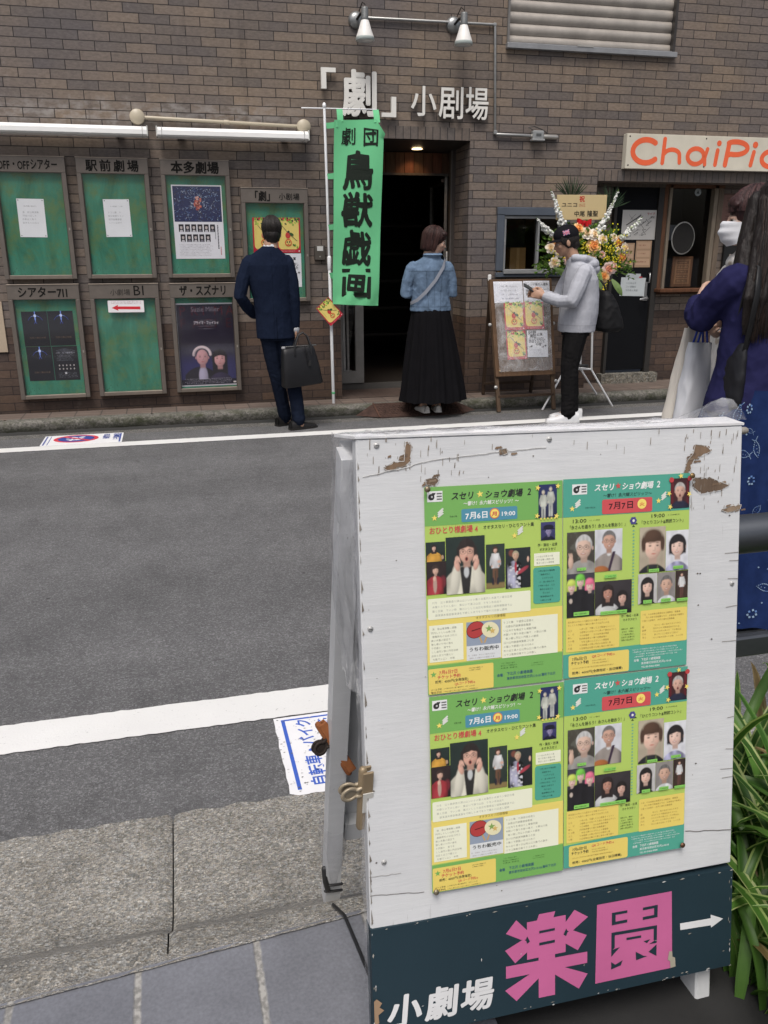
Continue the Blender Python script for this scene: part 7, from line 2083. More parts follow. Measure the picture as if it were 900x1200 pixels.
def shoe(parent,p,ang,L,col,sole,name='shoe',mat='leather',h=0.075,w=0.042):
 mb=MB()
 c,s=math.cos(ang),math.sin(ang)
 def q(f,lat,z):return (p[0]+c*f-s*lat,p[1]+s*f+c*lat,p[2]+z)
 secs=[(-0.5,0.62,h),(-0.42,0.85,h*1.02),(-0.22,0.90,h*0.98),(0.0,0.92,h*0.82),(0.2,1.0,h*0.62),(0.38,0.92,h*0.50),(0.5,0.50,h*0.36)]
 n=12; vs,fs,cs=[],[],[]
 for t,ww,hh in secs:
  for k in range(n):
   a=math.pi*k/(n-1)
   vs.append(q(t*L,math.cos(a)*w*ww,0.014+math.sin(a)**0.7*(hh-0.014)))
 for i in range(len(secs)-1):
  for k in range(n-1):fs.append((i*n+k,i*n+k+1,(i+1)*n+k+1,(i+1)*n+k))
 fs.append(tuple(range(n))); fs.append(tuple((len(secs)-1)*n+k for k in range(n-1,-1,-1)))
 mb.add(vs,fs,col,smooth=True)
 vs,fs=[],[]
 for t,ww,hh in secs:
  for lat in (-1,1):
   for z in (0.0,0.016):vs.append(q(t*L*1.03,lat*w*ww*1.06,z))
 for i in range(len(secs)-1):
  a,b=i*4,(i+1)*4
  fs+=[(a,a+1,b+1,b),(a+2,b+2,b+3,a+3),(a+1,a+3,b+3,b+1),(a,b,b+2,a+2)]
 fs+=[(0,2,3,1),(len(vs)-4,len(vs)-3,len(vs)-1,len(vs)-2)]
 mb.add(vs,fs,sole)
 return mb.build(name,mat,parent)
SKIN=(0.44,0.265,0.185)
# ------------------------------------------------------------------ man in the navy suit, looking at the noticeboard
man=thing('person','man in a dark navy suit, back turned, holding a black briefcase before the noticeboards','person',(0.95,6.93,0.0))
man.scale=(0.93,0.97,1.0)
HP=Pose((-0.118,0.02,1.578),R(-6),R(-4),0,0.99)
b=MB(); head(b,HP)
b.tube([(-0.138,-0.01,1.50),(-0.142,0.0,1.42)],[0.056,0.066])
b.loft([((-0.125,0,0.80),0.13,0.095),((-0.14,0,1.05),0.13,0.095),((-0.155,0,1.30),0.165,0.095),((-0.150,0,1.40),0.10,0.065)],20)
b.tube([(-0.165,0,0.86),(-0.125,0.03,0.47),(-0.045,0.13,0.07)],[0.075,0.052,0.036]); b.tube([(-0.06,0,0.86),(0.0,-0.02,0.48),(0.045,-0.07,0.07)],[0.075,0.052,0.036])
b.ell((-0.03,0.16,0.04),(0.035,0.06,0.035)); b.ell((0.065,-0.05,0.04),(0.035,0.06,0.035))
b.tube([(-0.33,0,1.35),(-0.42,-0.03,1.09),(-0.29,0.11,0.94)],[0.048,0.038,0.028]); b.tube([(0.0,0,1.35),(0.045,-0.02,1.09),(0.052,0.0,0.84)],[0.048,0.038,0.028])
hand(b,(0.053,0.0,0.842),(0.03,0.05,-1),(0,1,0),1.0,palm=(-1,-0.3,0))
hand(b,(-0.285,0.115,0.935),(0.7,0.5,-0.45),(0,0.3,1),0.5)
remesh(b,'body','skin',man,0.006,4,face_col(HP,SKIN))
b=MB()
b.loft([((-0.122,0,0.757),0.168,0.125),((-0.125,0,0.80),0.166,0.122),((-0.132,0,0.95),0.158,0.116),((-0.143,0,1.08),0.163,0.116),((-0.155,0,1.22),0.188,0.120),((-0.163,-0.005,1.33),0.200,0.108),((-0.160,-0.008,1.395),0.168,0.085),((-0.150,-0.008,1.445),0.098,0.072),((-0.142,-0.004,1.472),0.062,0.062)],32)
b.tube([(-0.325,0,1.345),(-0.385,-0.015,1.22),(-0.420,-0.03,1.09),(-0.36,0.035,1.01),(-0.295,0.105,0.945)],[0.066,0.060,0.053,0.048,0.042]); b.tube([(-0.005,0,1.345),(0.035,-0.012,1.20),(0.047,-0.02,1.08),(0.052,-0.01,0.95),(0.053,0.0,0.845)],[0.066,0.060,0.053,0.047,0.041])
NAVY=rgb(34,43,64,0.62)
def navy_c(c):
 vent=abs(c[0]+0.122)<0.003 and c[1]<0 and c[2]<0.93
 seam=abs(c[0]+0.148)<0.0025 and c[1]<-0.05 and c[2]<1.44
 return tuple(a*(0.35 if vent else 0.75 if seam else 1.0)for a in NAVY)
remesh(b,'jacket','cloth',man,0.0055,3,navy_c,folds(8.0,0.0060,0.0010,(1.2,1.0,0.8),1.0,[((-0.40,0,1.1),0.12,1.6),((0.04,0,1.08),0.12,1.2),((-0.13,-0.1,0.9),0.15,0.6),((-0.16,-0.1,1.36),0.12,0.5)]))
b=MB()
b.loft([((-0.115,0,0.74),0.148,0.110),((-0.12,0,0.90),0.140,0.105)],28)
b.tube([(-0.175,0,0.80),(-0.155,0.015,0.62),(-0.125,0.03,0.45),(-0.085,0.085,0.25),(-0.050,0.128,0.075)],[0.092,0.080,0.068,0.060,0.056]); b.tube([(-0.055,0,0.80),(-0.025,-0.01,0.62),(0.005,-0.02,0.46),(0.03,-0.045,0.26),(0.044,-0.068,0.080)],[0.092,0.080,0.070,0.063,0.059])
remesh(b,'trousers','cloth',man,0.0055,3,rgb(34,42,60,0.58),folds(10.0,0.0055,0.001,(1.0,1.0,1.1),4.0,[((-0.12,0.03,0.46),0.12,1.0),((0.0,-0.02,0.46),0.12,1.0),((-0.05,0.13,0.1),0.10,2.2),((0.04,-0.07,0.1),0.10,2.2)]))
b=MB(); b.loft([((-0.140,-0.004,1.455),0.066,0.066),((-0.134,-0.002,1.492),0.060,0.060)],28,(0.72,0.73,0.76),caps=False)
b.build('shirt_collar','cloth',man)
for x,y,z in ((0.053,0.0,0.838),):
 b=MB(); b.tube([(x,y,z+0.02),(x,y,z-0.016)],[0.038,0.0375],16,(0.72,0.73,0.76)); b.build('shirt_cuff','cloth',man)
shoe(man,(-0.020,0.165,0.0),R(30),0.27,(0.012,0.011,0.011),(0.02,0.018,0.017)); shoe(man,(0.085,-0.055,0.0),R(18),0.27,(0.012,0.011,0.011),(0.02,0.018,0.017))
b=MB()
HP.ell(b,(0,-0.018,0.034),(0.083,0.098,0.092)); HP.ell(b,(0,-0.050,-0.020),(0.070,0.062,0.062)); HP.ell(b,(0,-0.052,-0.060),(0.054,0.044,0.032))
for s in (-1,1):HP.ell(b,(s*0.070,-0.012,0.012),(0.013,0.036,0.042)); HP.ell(b,(s*0.045,0.045,0.085),(0.036,0.035,0.024))
remesh(b,'hair','hair',man,0.005,3,(0.016,0.013,0.012),lambda p:0.004*noise.noise(Vector((p.x*40,p.y*40,p.z*12)))+0.002*noise.noise(p*110))
strands(HP,man,420,-0.060,[(0.016,0.013,0.012),(0.024,0.020,0.018)],4,0.084,0.101,0.095,-0.018,0.034,0.60,-0.25,0.002)
bc=thing('briefcase','black leather briefcase hanging from the hand of the man in the navy suit','briefcase',(1.03,6.84,0.375))
BK=(0.013,0.013,0.015)
b=MB(); b.loft([((0,0,0.0),0.165,0.062),((0,0,0.012),0.172,0.068),((-0.004,0,0.15),0.160,0.060),((-0.010,0,0.27),0.142,0.048),((-0.012,0,0.305),0.136,0.036),((-0.012,0,0.315),0.125,0.026)],40,BK,power=5.0); b.build('bag_body','leather',bc,rot=(0,R(-4),R(14)))
for y in (-0.04,0.03):
 b=MB(); b.tube([(-0.062,y-0.03,0.25),(-0.058,y-0.012,0.33),(-0.025,y*0.5,0.405),(0.015,y*0.3,0.428),(0.050,y*0.5,0.400),(0.072,y-0.012,0.33),(0.072,y-0.03,0.26)],0.0075,8,BK); b.build('handle','leather',bc)
b=MB(); b.tube([(-0.148,-0.012,0.315),(0.125,0.02,0.322)],0.005,6,(0.10,0.10,0.10)); b.box((-0.150,-0.02,0.31),(0.03,0.03,0.02),(0.35,0.35,0.36),bev=0.004); b.bar((0.02,-0.052,0.325),(0.05,-0.066,0.20),0.012,0.004,BK); b.box((0.055,-0.066,0.185),(0.02,0.005,0.04),(0.02,0.02,0.02)); b.build('zip','leather',bc)
# ------------------------------------------------------------------ woman in the denim jacket at the doorway
wom=thing('person','woman in a blue denim jacket and long black skirt standing at the theatre doorway','person',(2.235,7.16,0.045))
WP=Pose((0.035,0.01,1.468),R(-95),R(-14),R(0),0.95)
b=MB(); head(b,WP)
b.tube([(0.022,-0.005,1.40),(0.0,-0.005,1.31)],[0.045,0.054])
b.loft([((0,0,0.80),0.15,0.11),((0,0,1.0),0.125,0.09),((-0.01,0,1.22),0.145,0.088),((-0.005,0,1.32),0.07,0.055)],20)
b.tube([(-0.07,0,0.82),(-0.06,-0.01,0.42),(-0.062,-0.02,0.05)],[0.085,0.055,0.034]); b.tube([(0.07,0,0.82),(0.066,-0.01,0.42),(0.066,-0.02,0.05)],[0.085,0.055,0.034])
b.ell((-0.06,0.02,0.03),(0.032,0.085,0.026)); b.ell((0.066,0.02,0.03),(0.032,0.085,0.026))
b.tube([(-0.165,0,1.26),(-0.215,0,1.03),(-0.12,0.17,1.06)],[0.042,0.036,0.026]); b.tube([(0.15,0,1.26),(0.185,0,1.03),(0.10,0.17,1.08)],[0.042,0.036,0.026])
hand(b,(-0.115,0.18,1.06),(0.7,0.7,0.1),(0,0,1),0.6); hand(b,(0.095,0.18,1.08),(-0.7,0.7,0.1),(0,0,1),0.6)
remesh(b,'body','skin',wom,0.006,4,face_col(WP,(0.50,0.31,0.23)))
b=MB()
b.loft([((0.0,0,0.888),0.185,0.132),((0.0,0,0.93),0.182,0.130),((-0.003,0,1.02),0.166,0.118),((-0.006,0,1.13),0.172,0.116),((-0.010,-0.004,1.23),0.182,0.110),((-0.008,-0.008,1.295),0.142,0.086),((-0.002,-0.010,1.335),0.078,0.068),((0.004,-0.010,1.365),0.066,0.066)],32)
b.tube([(-0.165,0,1.245),(-0.205,0,1.14),(-0.222,0.0,1.035),(-0.18,0.08,1.03),(-0.125,0.165,1.055)],[0.060,0.056,0.052,0.047,0.040]); b.tube([(0.15,0,1.245),(0.180,0,1.14),(0.194,0.0,1.035),(0.155,0.08,1.04),(0.105,0.165,1.075)],[0.060,0.056,0.052,0.047,0.040])
DEN=rgb(116,138,164,0.72)
def den_c(c):
 x,y,z=c
 s=1.0
 if z<0.925:s=1.12
 if abs(z-0.927)<0.003 or (abs(z-1.222)<0.003 and y<-0.04):s=0.55
 for k in (-0.075,0.068):
  if y<-0.05 and z<1.22 and abs(x-k*(0.72+0.28*(z-0.9)/0.32))<0.0028:s=0.6
 if abs(x+0.004)<0.0025 and y<-0.05 and z<1.22:s=0.72
 w=noise.noise(Vector((x*22,y*22,z*12)))
 s *= 1.0+0.16*w
 return tuple(min(1,a*s)for a in DEN)
remesh(b,'denim_jacket','denim',wom,0.0055,3,den_c,folds(11.0,0.0065,0.0014,(1.0,1.0,0.9),2.0,[((-0.22,0,1.04),0.09,1.3),((0.19,0,1.04),0.09,1.3),((0,-0.1,0.98),0.12,0.5)]))
b=MB(); b.loft([((0.004,-0.012,1.335),0.082,0.076),((0.008,-0.016,1.372),0.074,0.074),((0.008,-0.020,1.356),0.086,0.084)],24,tuple(a*1.05 for a in DEN),caps=False); b.build('collar','denim',wom)
def skirt_fn(z0,z1,cx0,cx1,r0,r1,ry,pleats,depth,seed):
 def fn(a,v):                       # v 0 at the waist, 1 at the hem
  an=2*math.pi*a
  rx=r0+(r1-r0)*v**0.9
  k=1+depth*v**0.6*(math.sin(pleats*an+0.6*math.sin(3*an+seed))+0.45*math.sin(2.3*pleats*an+seed*2+2.5*v))/max(rx,0.1)*0.12
  k+=0.02*noise.noise(Vector((math.cos(an)*3+seed,math.sin(an)*3,v*4)))
  return Vector((cx0+(cx1-cx0)*v+rx*k*math.cos(an),rx*ry*k*math.sin(an),z1+(z0-z1)*v+0.008*math.sin(pleats*an)*v))
 return fn
sf_=skirt_fn(0.100,0.915,0.0,0.030,0.162,0.295,0.80,11,0.15,1.0)
b=MB(); b.grid(sf_,180,44,(0.0075,0.0072,0.0085)); b.grid(lambda a,v:sf_(1-a,v)*0.985,90,10,(0.01,0.01,0.011))
b.build('skirt','cloth',wom)
b=MB()
WP.ell(b,(0,-0.020,0.034),(0.088,0.104,0.098)); WP.ell(b,(0,-0.052,-0.030),(0.082,0.068,0.082))
for s in (-1,1):WP.ell(b,(s*0.072,-0.032,-0.022),(0.020,0.036,0.070)); WP.ell(b,(s*0.034,0.056,0.076),(0.044,0.034,0.030)); WP.ell(b,(s*0.076,0.010,0.034),(0.012,0.036,0.036))
remesh(b,'hair','hair',wom,0.0045,2,rgb(58,36,33,0.7),lambda p:0.0035*noise.noise(Vector((p.x*75,p.y*75,p.z*5))))
shoe(wom,(-0.068,0.0,0.0),R(96),0.235,(0.62,0.60,0.57),(0.5,0.48,0.45),h=0.062,w=0.038); shoe(wom,(0.070,0.005,0.0),R(82),0.235,(0.62,0.60,0.57),(0.5,0.48,0.45),h=0.062,w=0.038)
b=MB()
def strap_pts():
 return [Vector((0.115,0.04,1.325)),Vector((0.105,-0.055,1.325)),Vector((0.070,-0.118,1.255)),Vector((0.0,-0.130,1.150)),Vector((-0.085,-0.122,1.050)),Vector((-0.150,-0.095,0.985)),Vector((-0.185,-0.02,0.955))]
sp=strap_pts()
vs=[]
for i,p in enumerate(sp):
 d=(sp[min(i+1,6)]-sp[max(i-1,0)]).normalized(); n_=Vector((p.x*0.3,p.y,0)).normalized(); w_=d.cross(n_).normalized()*0.014
 vs+=[p+n_*0.006+w_,p+n_*0.006-w_]
b.add(vs,[(2*i,2*i+1,2*i+3,2*i+2)for i in range(6)],rgb(138,142,152),smooth=True)
o=b.build('bag_strap','nylon',loc=wom.location,label='pale grey bag strap slanting across the back of the woman in denim',cat='strap')
strands(WP,wom,420,-0.085,[rgb(58,36,33,0.7),rgb(72,46,42,0.7)],3,0.090,0.107,0.100,-0.020,0.034,0.30)
# ------------------------------------------------------------------ man in the grey hoodie with a phone
boy=thing('person','man in a grey hoodie and black cap looking at his phone beside the flower stand','person',(3.36,6.62,0.0),(0,0,R(79)))
# local: +y is the way he faces (towards the left of the street), -x is towards the camera
BP=Pose((0.0,0.115,1.500),R(-10),R(-16),0,1.0)
b=MB(); head(b,BP)
b.tube([(0,0.085,1.44),(0,0.03,1.34)],[0.052,0.060])
b.loft([((0,-0.01,0.76),0.14,0.095),((0,-0.01,1.0),0.135,0.10),((0,-0.01,1.22),0.165,0.095),((0,0.01,1.34),0.09,0.065)],20)
b.tube([(-0.085,-0.005,0.82),(-0.09,0.045,0.45),(-0.09,0.035,0.07)],[0.080,0.055,0.038]); b.tube([(0.085,-0.02,0.82),(0.09,-0.005,0.45),(0.09,-0.045,0.07)],[0.080,0.055,0.038])
b.ell((-0.09,0.08,0.035),(0.035,0.09,0.03)); b.ell((0.09,0.0,0.035),(0.035,0.09,0.03))
b.tube([(-0.17,0.0,1.28),(-0.215,0.10,1.03),(-0.10,0.285,1.065)],[0.046,0.038,0.027]); b.tube([(0.17,0.0,1.28),(0.21,0.10,1.03),(0.06,0.29,1.075)],[0.046,0.038,0.027])
hand(b,(-0.085,0.295,1.07),(0.35,0.85,0.22),(0.1,-0.15,1),0.65,palm=(0.75,0.1,0.4)); hand(b,(0.055,0.305,1.078),(-0.35,0.88,0.15),(-0.2,-0.1,1),0.45,palm=(-0.8,0.1,0.4))
remesh(b,'body','skin',boy,0.006,4,face_col(BP,(0.40,0.235,0.16)))
GRY=rgb(178,180,188,0.95)
b=MB()
b.loft([((0,-0.015,0.775),0.185,0.150),((0,-0.015,0.82),0.188,0.153),((0,-0.025,0.92),0.190,0.158),((0,-0.030,1.08),0.186,0.152),((0,-0.025,1.20),0.192,0.138),((0,-0.010,1.295),0.172,0.110),((0,0.015,1.345),0.110,0.085),((0,0.032,1.385),0.072,0.072)],32)
b.tube([(-0.165,0.0,1.265),(-0.205,0.05,1.15),(-0.225,0.105,1.035),(-0.165,0.19,1.035),(-0.095,0.28,1.062)],[0.070,0.066,0.060,0.053,0.043]); b.tube([(0.165,0.0,1.265),(0.20,0.05,1.15),(0.215,0.105,1.035),(0.15,0.19,1.045),(0.065,0.28,1.073)],[0.070,0.066,0.060,0.053,0.043])
b.ell((0,-0.085,1.325),(0.115,0.085,0.062)); b.ell((0,-0.120,1.285),(0.090,0.060,0.055)); b.tube([(-0.085,0.06,1.375),(-0.105,-0.02,1.370),(-0.06,-0.10,1.350),(0.06,-0.10,1.350),(0.105,-0.02,1.370),(0.085,0.06,1.375)],0.030)
def gry_c(c):
 x,y,z=c
 s=1.0
 if abs(z-0.835)<0.003:s=0.70
 if z<0.832:s=0.93+0.06*math.sin(math.atan2(y,x)*160)
 if y>0.09 and abs(x)<0.004 and z<1.30:s=0.25
 if x<-0.1 and abs((x+0.165)*0.9+(z-1.20)*0.12+y*0.25)<0.003 and z>1.10:s *= 0.75
 return tuple(a*s*(1+0.05*noise.noise(Vector(c)*90))for a in GRY)
remesh(b,'hoodie','cloth',boy,0.0055,3,gry_c,folds(8.5,0.0070,0.0010,(1.0,1.0,0.55),5.0,[((-0.21,0.1,1.05),0.11,1.6),((0,-0.1,1.3),0.10,0.8),((0,-0.02,0.84),0.2,0.5)]))
b=MB()
b.loft([((0,-0.01,0.74),0.155,0.115),((0,-0.01,0.86),0.155,0.115)],28)
b.tube([(-0.085,-0.005,0.80),(-0.09,0.030,0.62),(-0.09,0.048,0.46),(-0.09,0.042,0.26),(-0.09,0.034,0.075)],[0.096,0.086,0.074,0.066,0.060]); b.tube([(0.085,-0.02,0.80),(0.09,-0.010,0.62),(0.09,-0.002,0.46),(0.09,-0.03,0.26),(0.09,-0.045,0.075)],[0.096,0.086,0.074,0.066,0.060])
remesh(b,'trousers','cloth',boy,0.0055,3,(0.0125,0.012,0.0125),folds(11.0,0.0055,0.001,(1,1,1.4),8.0,[((-0.09,0.04,0.46),0.10,1.2),((-0.09,0.04,0.12),0.10,2.4),((0.09,-0.04,0.12),0.10,2.4)]))
shoe(boy,(-0.092,0.085,0.0),R(92),0.285,(0.66,0.665,0.68),(0.70,0.70,0.70),'shoe','leather',0.088,0.046); shoe(boy,(0.092,0.005,0.0),R(86),0.285,(0.66,0.665,0.68),(0.70,0.70,0.70),'shoe','leather',0.088,0.046)
b=MB()
BP.ell(b,(0,-0.022,0.010),(0.080,0.092,0.080)); BP.ell(b,(0,-0.060,-0.035),(0.062,0.045,0.045))
for s in (-1,1):BP.ell(b,(s*0.072,0.020,0.020),(0.010,0.030,0.038))
remesh(b,'hair','hair',boy,0.005,2,(0.015,0.012,0.011),lambda p:0.003*noise.noise(Vector((p.x*60,p.y*60,p.z*20))))
b=MB()
prof=[(0.092,0.034),(0.096,0.055),(0.091,0.084),(0.074,0.112),(0.045,0.131),(0.012,0.138),(0.0,0.138)]
vs,fs=[],[]
for r_,z in prof:
 for k in range(32):
  a=2*math.pi*k/32
  vs.append(BP(r_*0.90*math.cos(a),-0.010+r_*1.10*math.sin(a),z+0.010*math.cos(a-R(90))*(1-z/0.14)))
for i in range(len(prof)-1):
 for k in range(32):fs.append((i*32+k,i*32+(k+1)%32,(i+1)*32+(k+1)%32,(i+1)*32+k))
CAPC=(0.0125,0.0125,0.0155)
b.add(vs,fs,CAPC,smooth=True)
def brim(a,v):
 an=R(18+144*a)
 r0=Vector((0.090*0.90*math.cos(an),-0.010+0.090*1.10*math.sin(an)))
 ext=0.078*math.sin(R(180*a))**0.55*v
 return BP(r0.x*(1+0.05*v),r0.y+ext,0.046-0.012*v-0.016*(2*a-1)**2)
b.grid(brim,20,6,CAPC); b.grid(lambda a,v:brim(1-a,v)+Vector((0,0,-0.003)),20,6,CAPC)
b.tube([BP(0,-0.010,0.133),BP(0,-0.010,0.138)],0.007,8,CAPC)
cap=b.build('cap','cloth',boy)
fl_=Flat(fr=lambda u,v,d:BP(-(0.0862+d)*math.cos((u-0.004)/0.09)*(1-0.10*(v/0.035)**2*0.5),-0.012-0.098*math.sin((u-0.004)/0.09),0.056+v),step=0.0008,d0=0.0035)
FWh,FBl,FRd=(0.60,0.56,0.62),rgb(92,76,150),rgb(200,70,110)
def fgrid(x0,y0,x1,y1,col,l):
 for i in range(4):fl_.rect(x0+(x1-x0)*i/4,y0,x0+(x1-x0)*(i+1)/4,y1,col,l)
fgrid(-0.024,0.0,0.024,0.036,FBl,0)
for q in (((-0.024,0.0),(0.024,0.036)),((-0.024,0.036),(0.024,0.0))):
 pts=[(q[0][0]+(q[1][0]-q[0][0])*k/4,q[0][1]+(q[1][1]-q[0][1])*k/4)for k in range(5)]
 fl_.line(pts,0.0085,FWh,1); fl_.line(pts,0.0035,FRd,2)
fgrid(-0.024,0.0125,0.024,0.0235,FWh,3); fl_.rect(-0.0055,0.0,0.0055,0.036,FWh,3); fgrid(-0.024,0.0150,0.024,0.021,FRd,4); fl_.rect(-0.003,0.0,0.003,0.036,FRd,4)
fl_.build('flag_patch','cloth',cap)
ph=MB(); ph.box((0,0,0),(0.074,0.150,0.009),(0.02,0.02,0.022),bev=0.003); ph.box((0,0,0.0048),(0.066,0.138,0.0008),(0.05,0.055,0.06))
PHM=Matrix.Translation(boy.location)@ Matrix.Rotation(R(79),4,'Z')@ Matrix.Translation((-0.018,0.395,1.125))@ Matrix.Rotation(R(28),4,'X')@ Matrix.Rotation(R(-20),4,'Y')
o=ph.build('phone','plastic',label='black phone held in front of him by the man in the grey hoodie',cat='phone'); o.matrix_world=PHM
bg=thing('shoulder_bag','slouchy black cloth bag hanging at the back of the man in the grey hoodie','bag',(3.655,6.60,0.77))
b=MB(); b.loft([((0.0,0,0.0),0.085,0.10),((0.0,0,0.03),0.125,0.13),((-0.01,0,0.12),0.120,0.13),((-0.03,0,0.22),0.085,0.12),((-0.05,0,0.30),0.055,0.10),((-0.06,0,0.335),0.03,0.07)],28,power=2.6)
remesh(b,'bag_body','nylon',bg,0.007,3,(0.010,0.010,0.011),folds(9.0,0.014,0.001,(1,1,0.8),3.0))
b=MB(); b.tube([(-0.06,0.05,0.31),(-0.13,0.12,0.45),(-0.25,0.12,0.585),(-0.36,0.05,0.56)],0.010,8,(0.010,0.010,0.011),flat=2.0); b.tube([(-0.06,-0.05,0.32),(-0.085,-0.06,0.38),(-0.10,-0.02,0.42)],0.008,8,(0.010,0.010,0.011)); b.build('strap','nylon',bg)
b=MB(); b.box((-0.048,-0.112,0.22),(0.012,0.004,0.04),(0.4,0.4,0.4),bev=0.001); b.build('tag','plastic',bg)
# ------------------------------------------------------------------ two women at the right edge
lw=thing('person','long-haired woman in a navy cardigan and fish-print skirt, seen from behind','person',(2.195,2.74,0.0))
LP=Pose((-0.015,0.01,1.560),R(-12),R(-4),0,0.96)
b=MB(); head(b,LP)
b.tube([(-0.010,0,1.49),(0.015,0,1.39)],[0.046,0.054])
b.loft([((0.02,0,0.80),0.16,0.11),((0.02,0,1.05),0.13,0.095),((0.01,0,1.28),0.155,0.09),((0.015,0,1.40),0.07,0.055)],20)
b.tube([(-0.07,0,0.85),(-0.07,0,0.45),(-0.08,-0.02,0.06)],[0.085,0.056,0.036]); b.tube([(0.10,0,0.85),(0.10,0,0.45),(0.10,-0.02,0.06)],[0.085,0.056,0.036])
b.ell((-0.08,0.04,0.03),(0.033,0.09,0.026)); b.ell((0.10,0.04,0.03),(0.033,0.09,0.026))
b.tube([(-0.17,0,1.33),(-0.215,0.12,1.175),(-0.10,0.31,1.22)],[0.046,0.038,0.027]); b.tube([(0.20,0,1.33),(0.30,0.08,1.10),(0.14,0.28,1.18)],[0.046,0.038,0.027])
hand(b,(-0.09,0.32,1.225),(0.6,0.7,0.3),(0,0,1),0.6); hand(b,(0.13,0.29,1.185),(-0.6,0.7,0.3),(0,0,1),0.6)
remesh(b,'body','skin',lw,0.007,4,face_col(LP,(0.50,0.32,0.24)))
CARD=rgb(46,46,86,0.72)
b=MB()
b.loft([((0.02,0,0.835),0.245,0.155),((0.02,0,0.88),0.240,0.152),((0.02,0,1.0),0.212,0.138),((0.015,0,1.15),0.202,0.132),((0.012,0,1.27),0.205,0.124),((0.015,-0.004,1.345),0.165,0.098),((0.02,-0.006,1.395),0.088,0.074),((0.025,-0.004,1.42),0.070,0.068)],32)
b.tube([(-0.165,0.0,1.315),(-0.195,0.055,1.255),(-0.215,0.115,1.180),(-0.17,0.21,1.180),(-0.11,0.30,1.215)],[0.068,0.064,0.058,0.052,0.042]); b.tube([(0.20,0.0,1.31),(0.26,0.04,1.20),(0.30,0.085,1.10),(0.22,0.19,1.13),(0.15,0.27,1.175)],[0.066,0.062,0.056,0.050,0.042])
remesh(b,'cardigan','cloth',lw,0.0055,3,lambda c:tuple(a*(1+0.08*noise.noise(Vector(c)*60))*(0.8 if abs(c[2]-0.885)<0.003 else 1)for a in CARD),folds(10.0,0.0080,0.0012,(1,1,0.8),6.0,[((-0.30,0.1,1.2),0.12,1.2),((0.0,-0.1,1.0),0.15,0.8)]))
b=MB(); NSK=rgb(36,53,98,0.72); FPR=rgb(156,182,212,0.72)
skf=skirt_fn(0.055,0.93,0.02,0.0,0.205,0.400,0.80,9,0.26,3.0)
b.grid(skf,150,60,NSK)
r=random.Random(31)
def fish(a0,v0,L,ang):
 """A fish, flower or shell in broken white line, printed on the skirt."""
 kind=r.random()
 def put(x,y):
  aa=a0+(x*math.cos(ang)-y*math.sin(ang))*L/2.1; vv=v0+(x*math.sin(ang)+y*math.cos(ang))*L/0.88
  return skf(aa%1.0,min(max(vv,0.002),0.998))
 def dab(x,y,w,h):
  c=put(x,y); n=Vector((c.x,c.y/0.64,0.05)).normalized()
  q=[c,put(x+w,y),put(x+w,y+h),put(x,y+h)]
  n2=(q[1]-q[0]).cross(q[3]-q[0])
  n2=n2.normalized()if n2.length>1e-9 else n
  if n2.dot(n)<0:n2=-n2
  b.add([p+n2*0.0035 for p in q],[(0,1,2,3)],FPR if r.random()<0.75 else rgb(96,126,176))
 if kind<0.6:
  for k in range(11):
   t=k/10; y=0.22*math.sin(math.pi*t)
   dab(t-0.5,y,0.07,0.05); dab(t-0.5,-y,0.07,0.05)
  for k in range(4):dab(0.5+0.05*k,0.05+0.05*k,0.05,0.05); dab(0.5+0.05*k,-0.05-0.05*k,0.05,0.05)
  for k in range(3):dab(-0.2+0.2*k,0.02,0.04,0.05)
  dab(-0.40,0.05,0.05,0.05)
 elif kind<0.8:
  for k in range(7):a=k*0.9; dab(0.22*math.cos(a),0.22*math.sin(a),0.13,0.10)
 else:
  for k in range(9):a=k*0.55; dab(0.06*k*math.cos(a)*0.6,0.06*k*math.sin(a)*0.6,0.06,0.06)
for k in range(210):fish(r.random(),0.04+0.93*r.random(),r.uniform(0.035,0.075),r.uniform(0,6.28))
for k in range(160):dab_s=r.random(); c_=skf(dab_s,r.uniform(0.03,0.98)); n_=Vector((c_.x,c_.y/0.64,0.05)).normalized(); e_=n_.cross(Vector((0,0,1))).normalized()*0.004; b.add([c_+n_*0.004-e_,c_+n_*0.004-Vector((0,0,0.004)),c_+n_*0.004+e_,c_+n_*0.004+Vector((0,0,0.004))],[(0,1,2,3)],FPR)
b.build('skirt','denim',lw)
shoe(lw,(-0.082,0.03,0.0),R(95),0.235,(0.02,0.018,0.018),(0.03,0.028,0.026)); shoe(lw,(0.10,0.03,0.0),R(85),0.235,(0.02,0.018,0.018),(0.03,0.028,0.026))
b=MB()
LP.ell(b,(0,-0.020,0.034),(0.090,0.108,0.100))
b.loft([((0.0,-0.085,1.14),0.140,0.030),((0.0,-0.095,1.22),0.160,0.045),((-0.005,-0.085,1.32),0.150,0.060),((-0.012,-0.060,1.44),0.120,0.080),((-0.015,-0.030,1.54),0.098,0.095)],28)
b.tube([(-0.09,0.04,1.60),(-0.115,0.03,1.48),(-0.135,0.0,1.36),(-0.140,-0.03,1.24)],[0.03,0.035,0.045,0.035])
hr=random.Random(12)
for k in range(90):
 a=R(180+hr.uniform(-10,190)); x0=-0.015+0.085*math.cos(a); y0=-0.01+0.095*math.sin(a)
 x2=-0.010+(0.10+0.085*hr.random())*math.cos(a)*1.0; y2=-0.085-0.05*hr.random()*abs(math.sin(a))
 zb=1.11+0.10*hr.random()
 if abs(math.cos(a))>0.93 and a<R(300)and False:continue
 b.tube([(x0,y0,1.60),((x0*0.5+x2*0.5),y0*0.6+y2*0.4-0.01,1.42),(x2,y2-0.01,1.26),(x2*0.98+hr.uniform(-0.012,0.012),y2+hr.uniform(-0.01,0.01),zb)],[0.010,0.013,0.012,0.003],n=6)
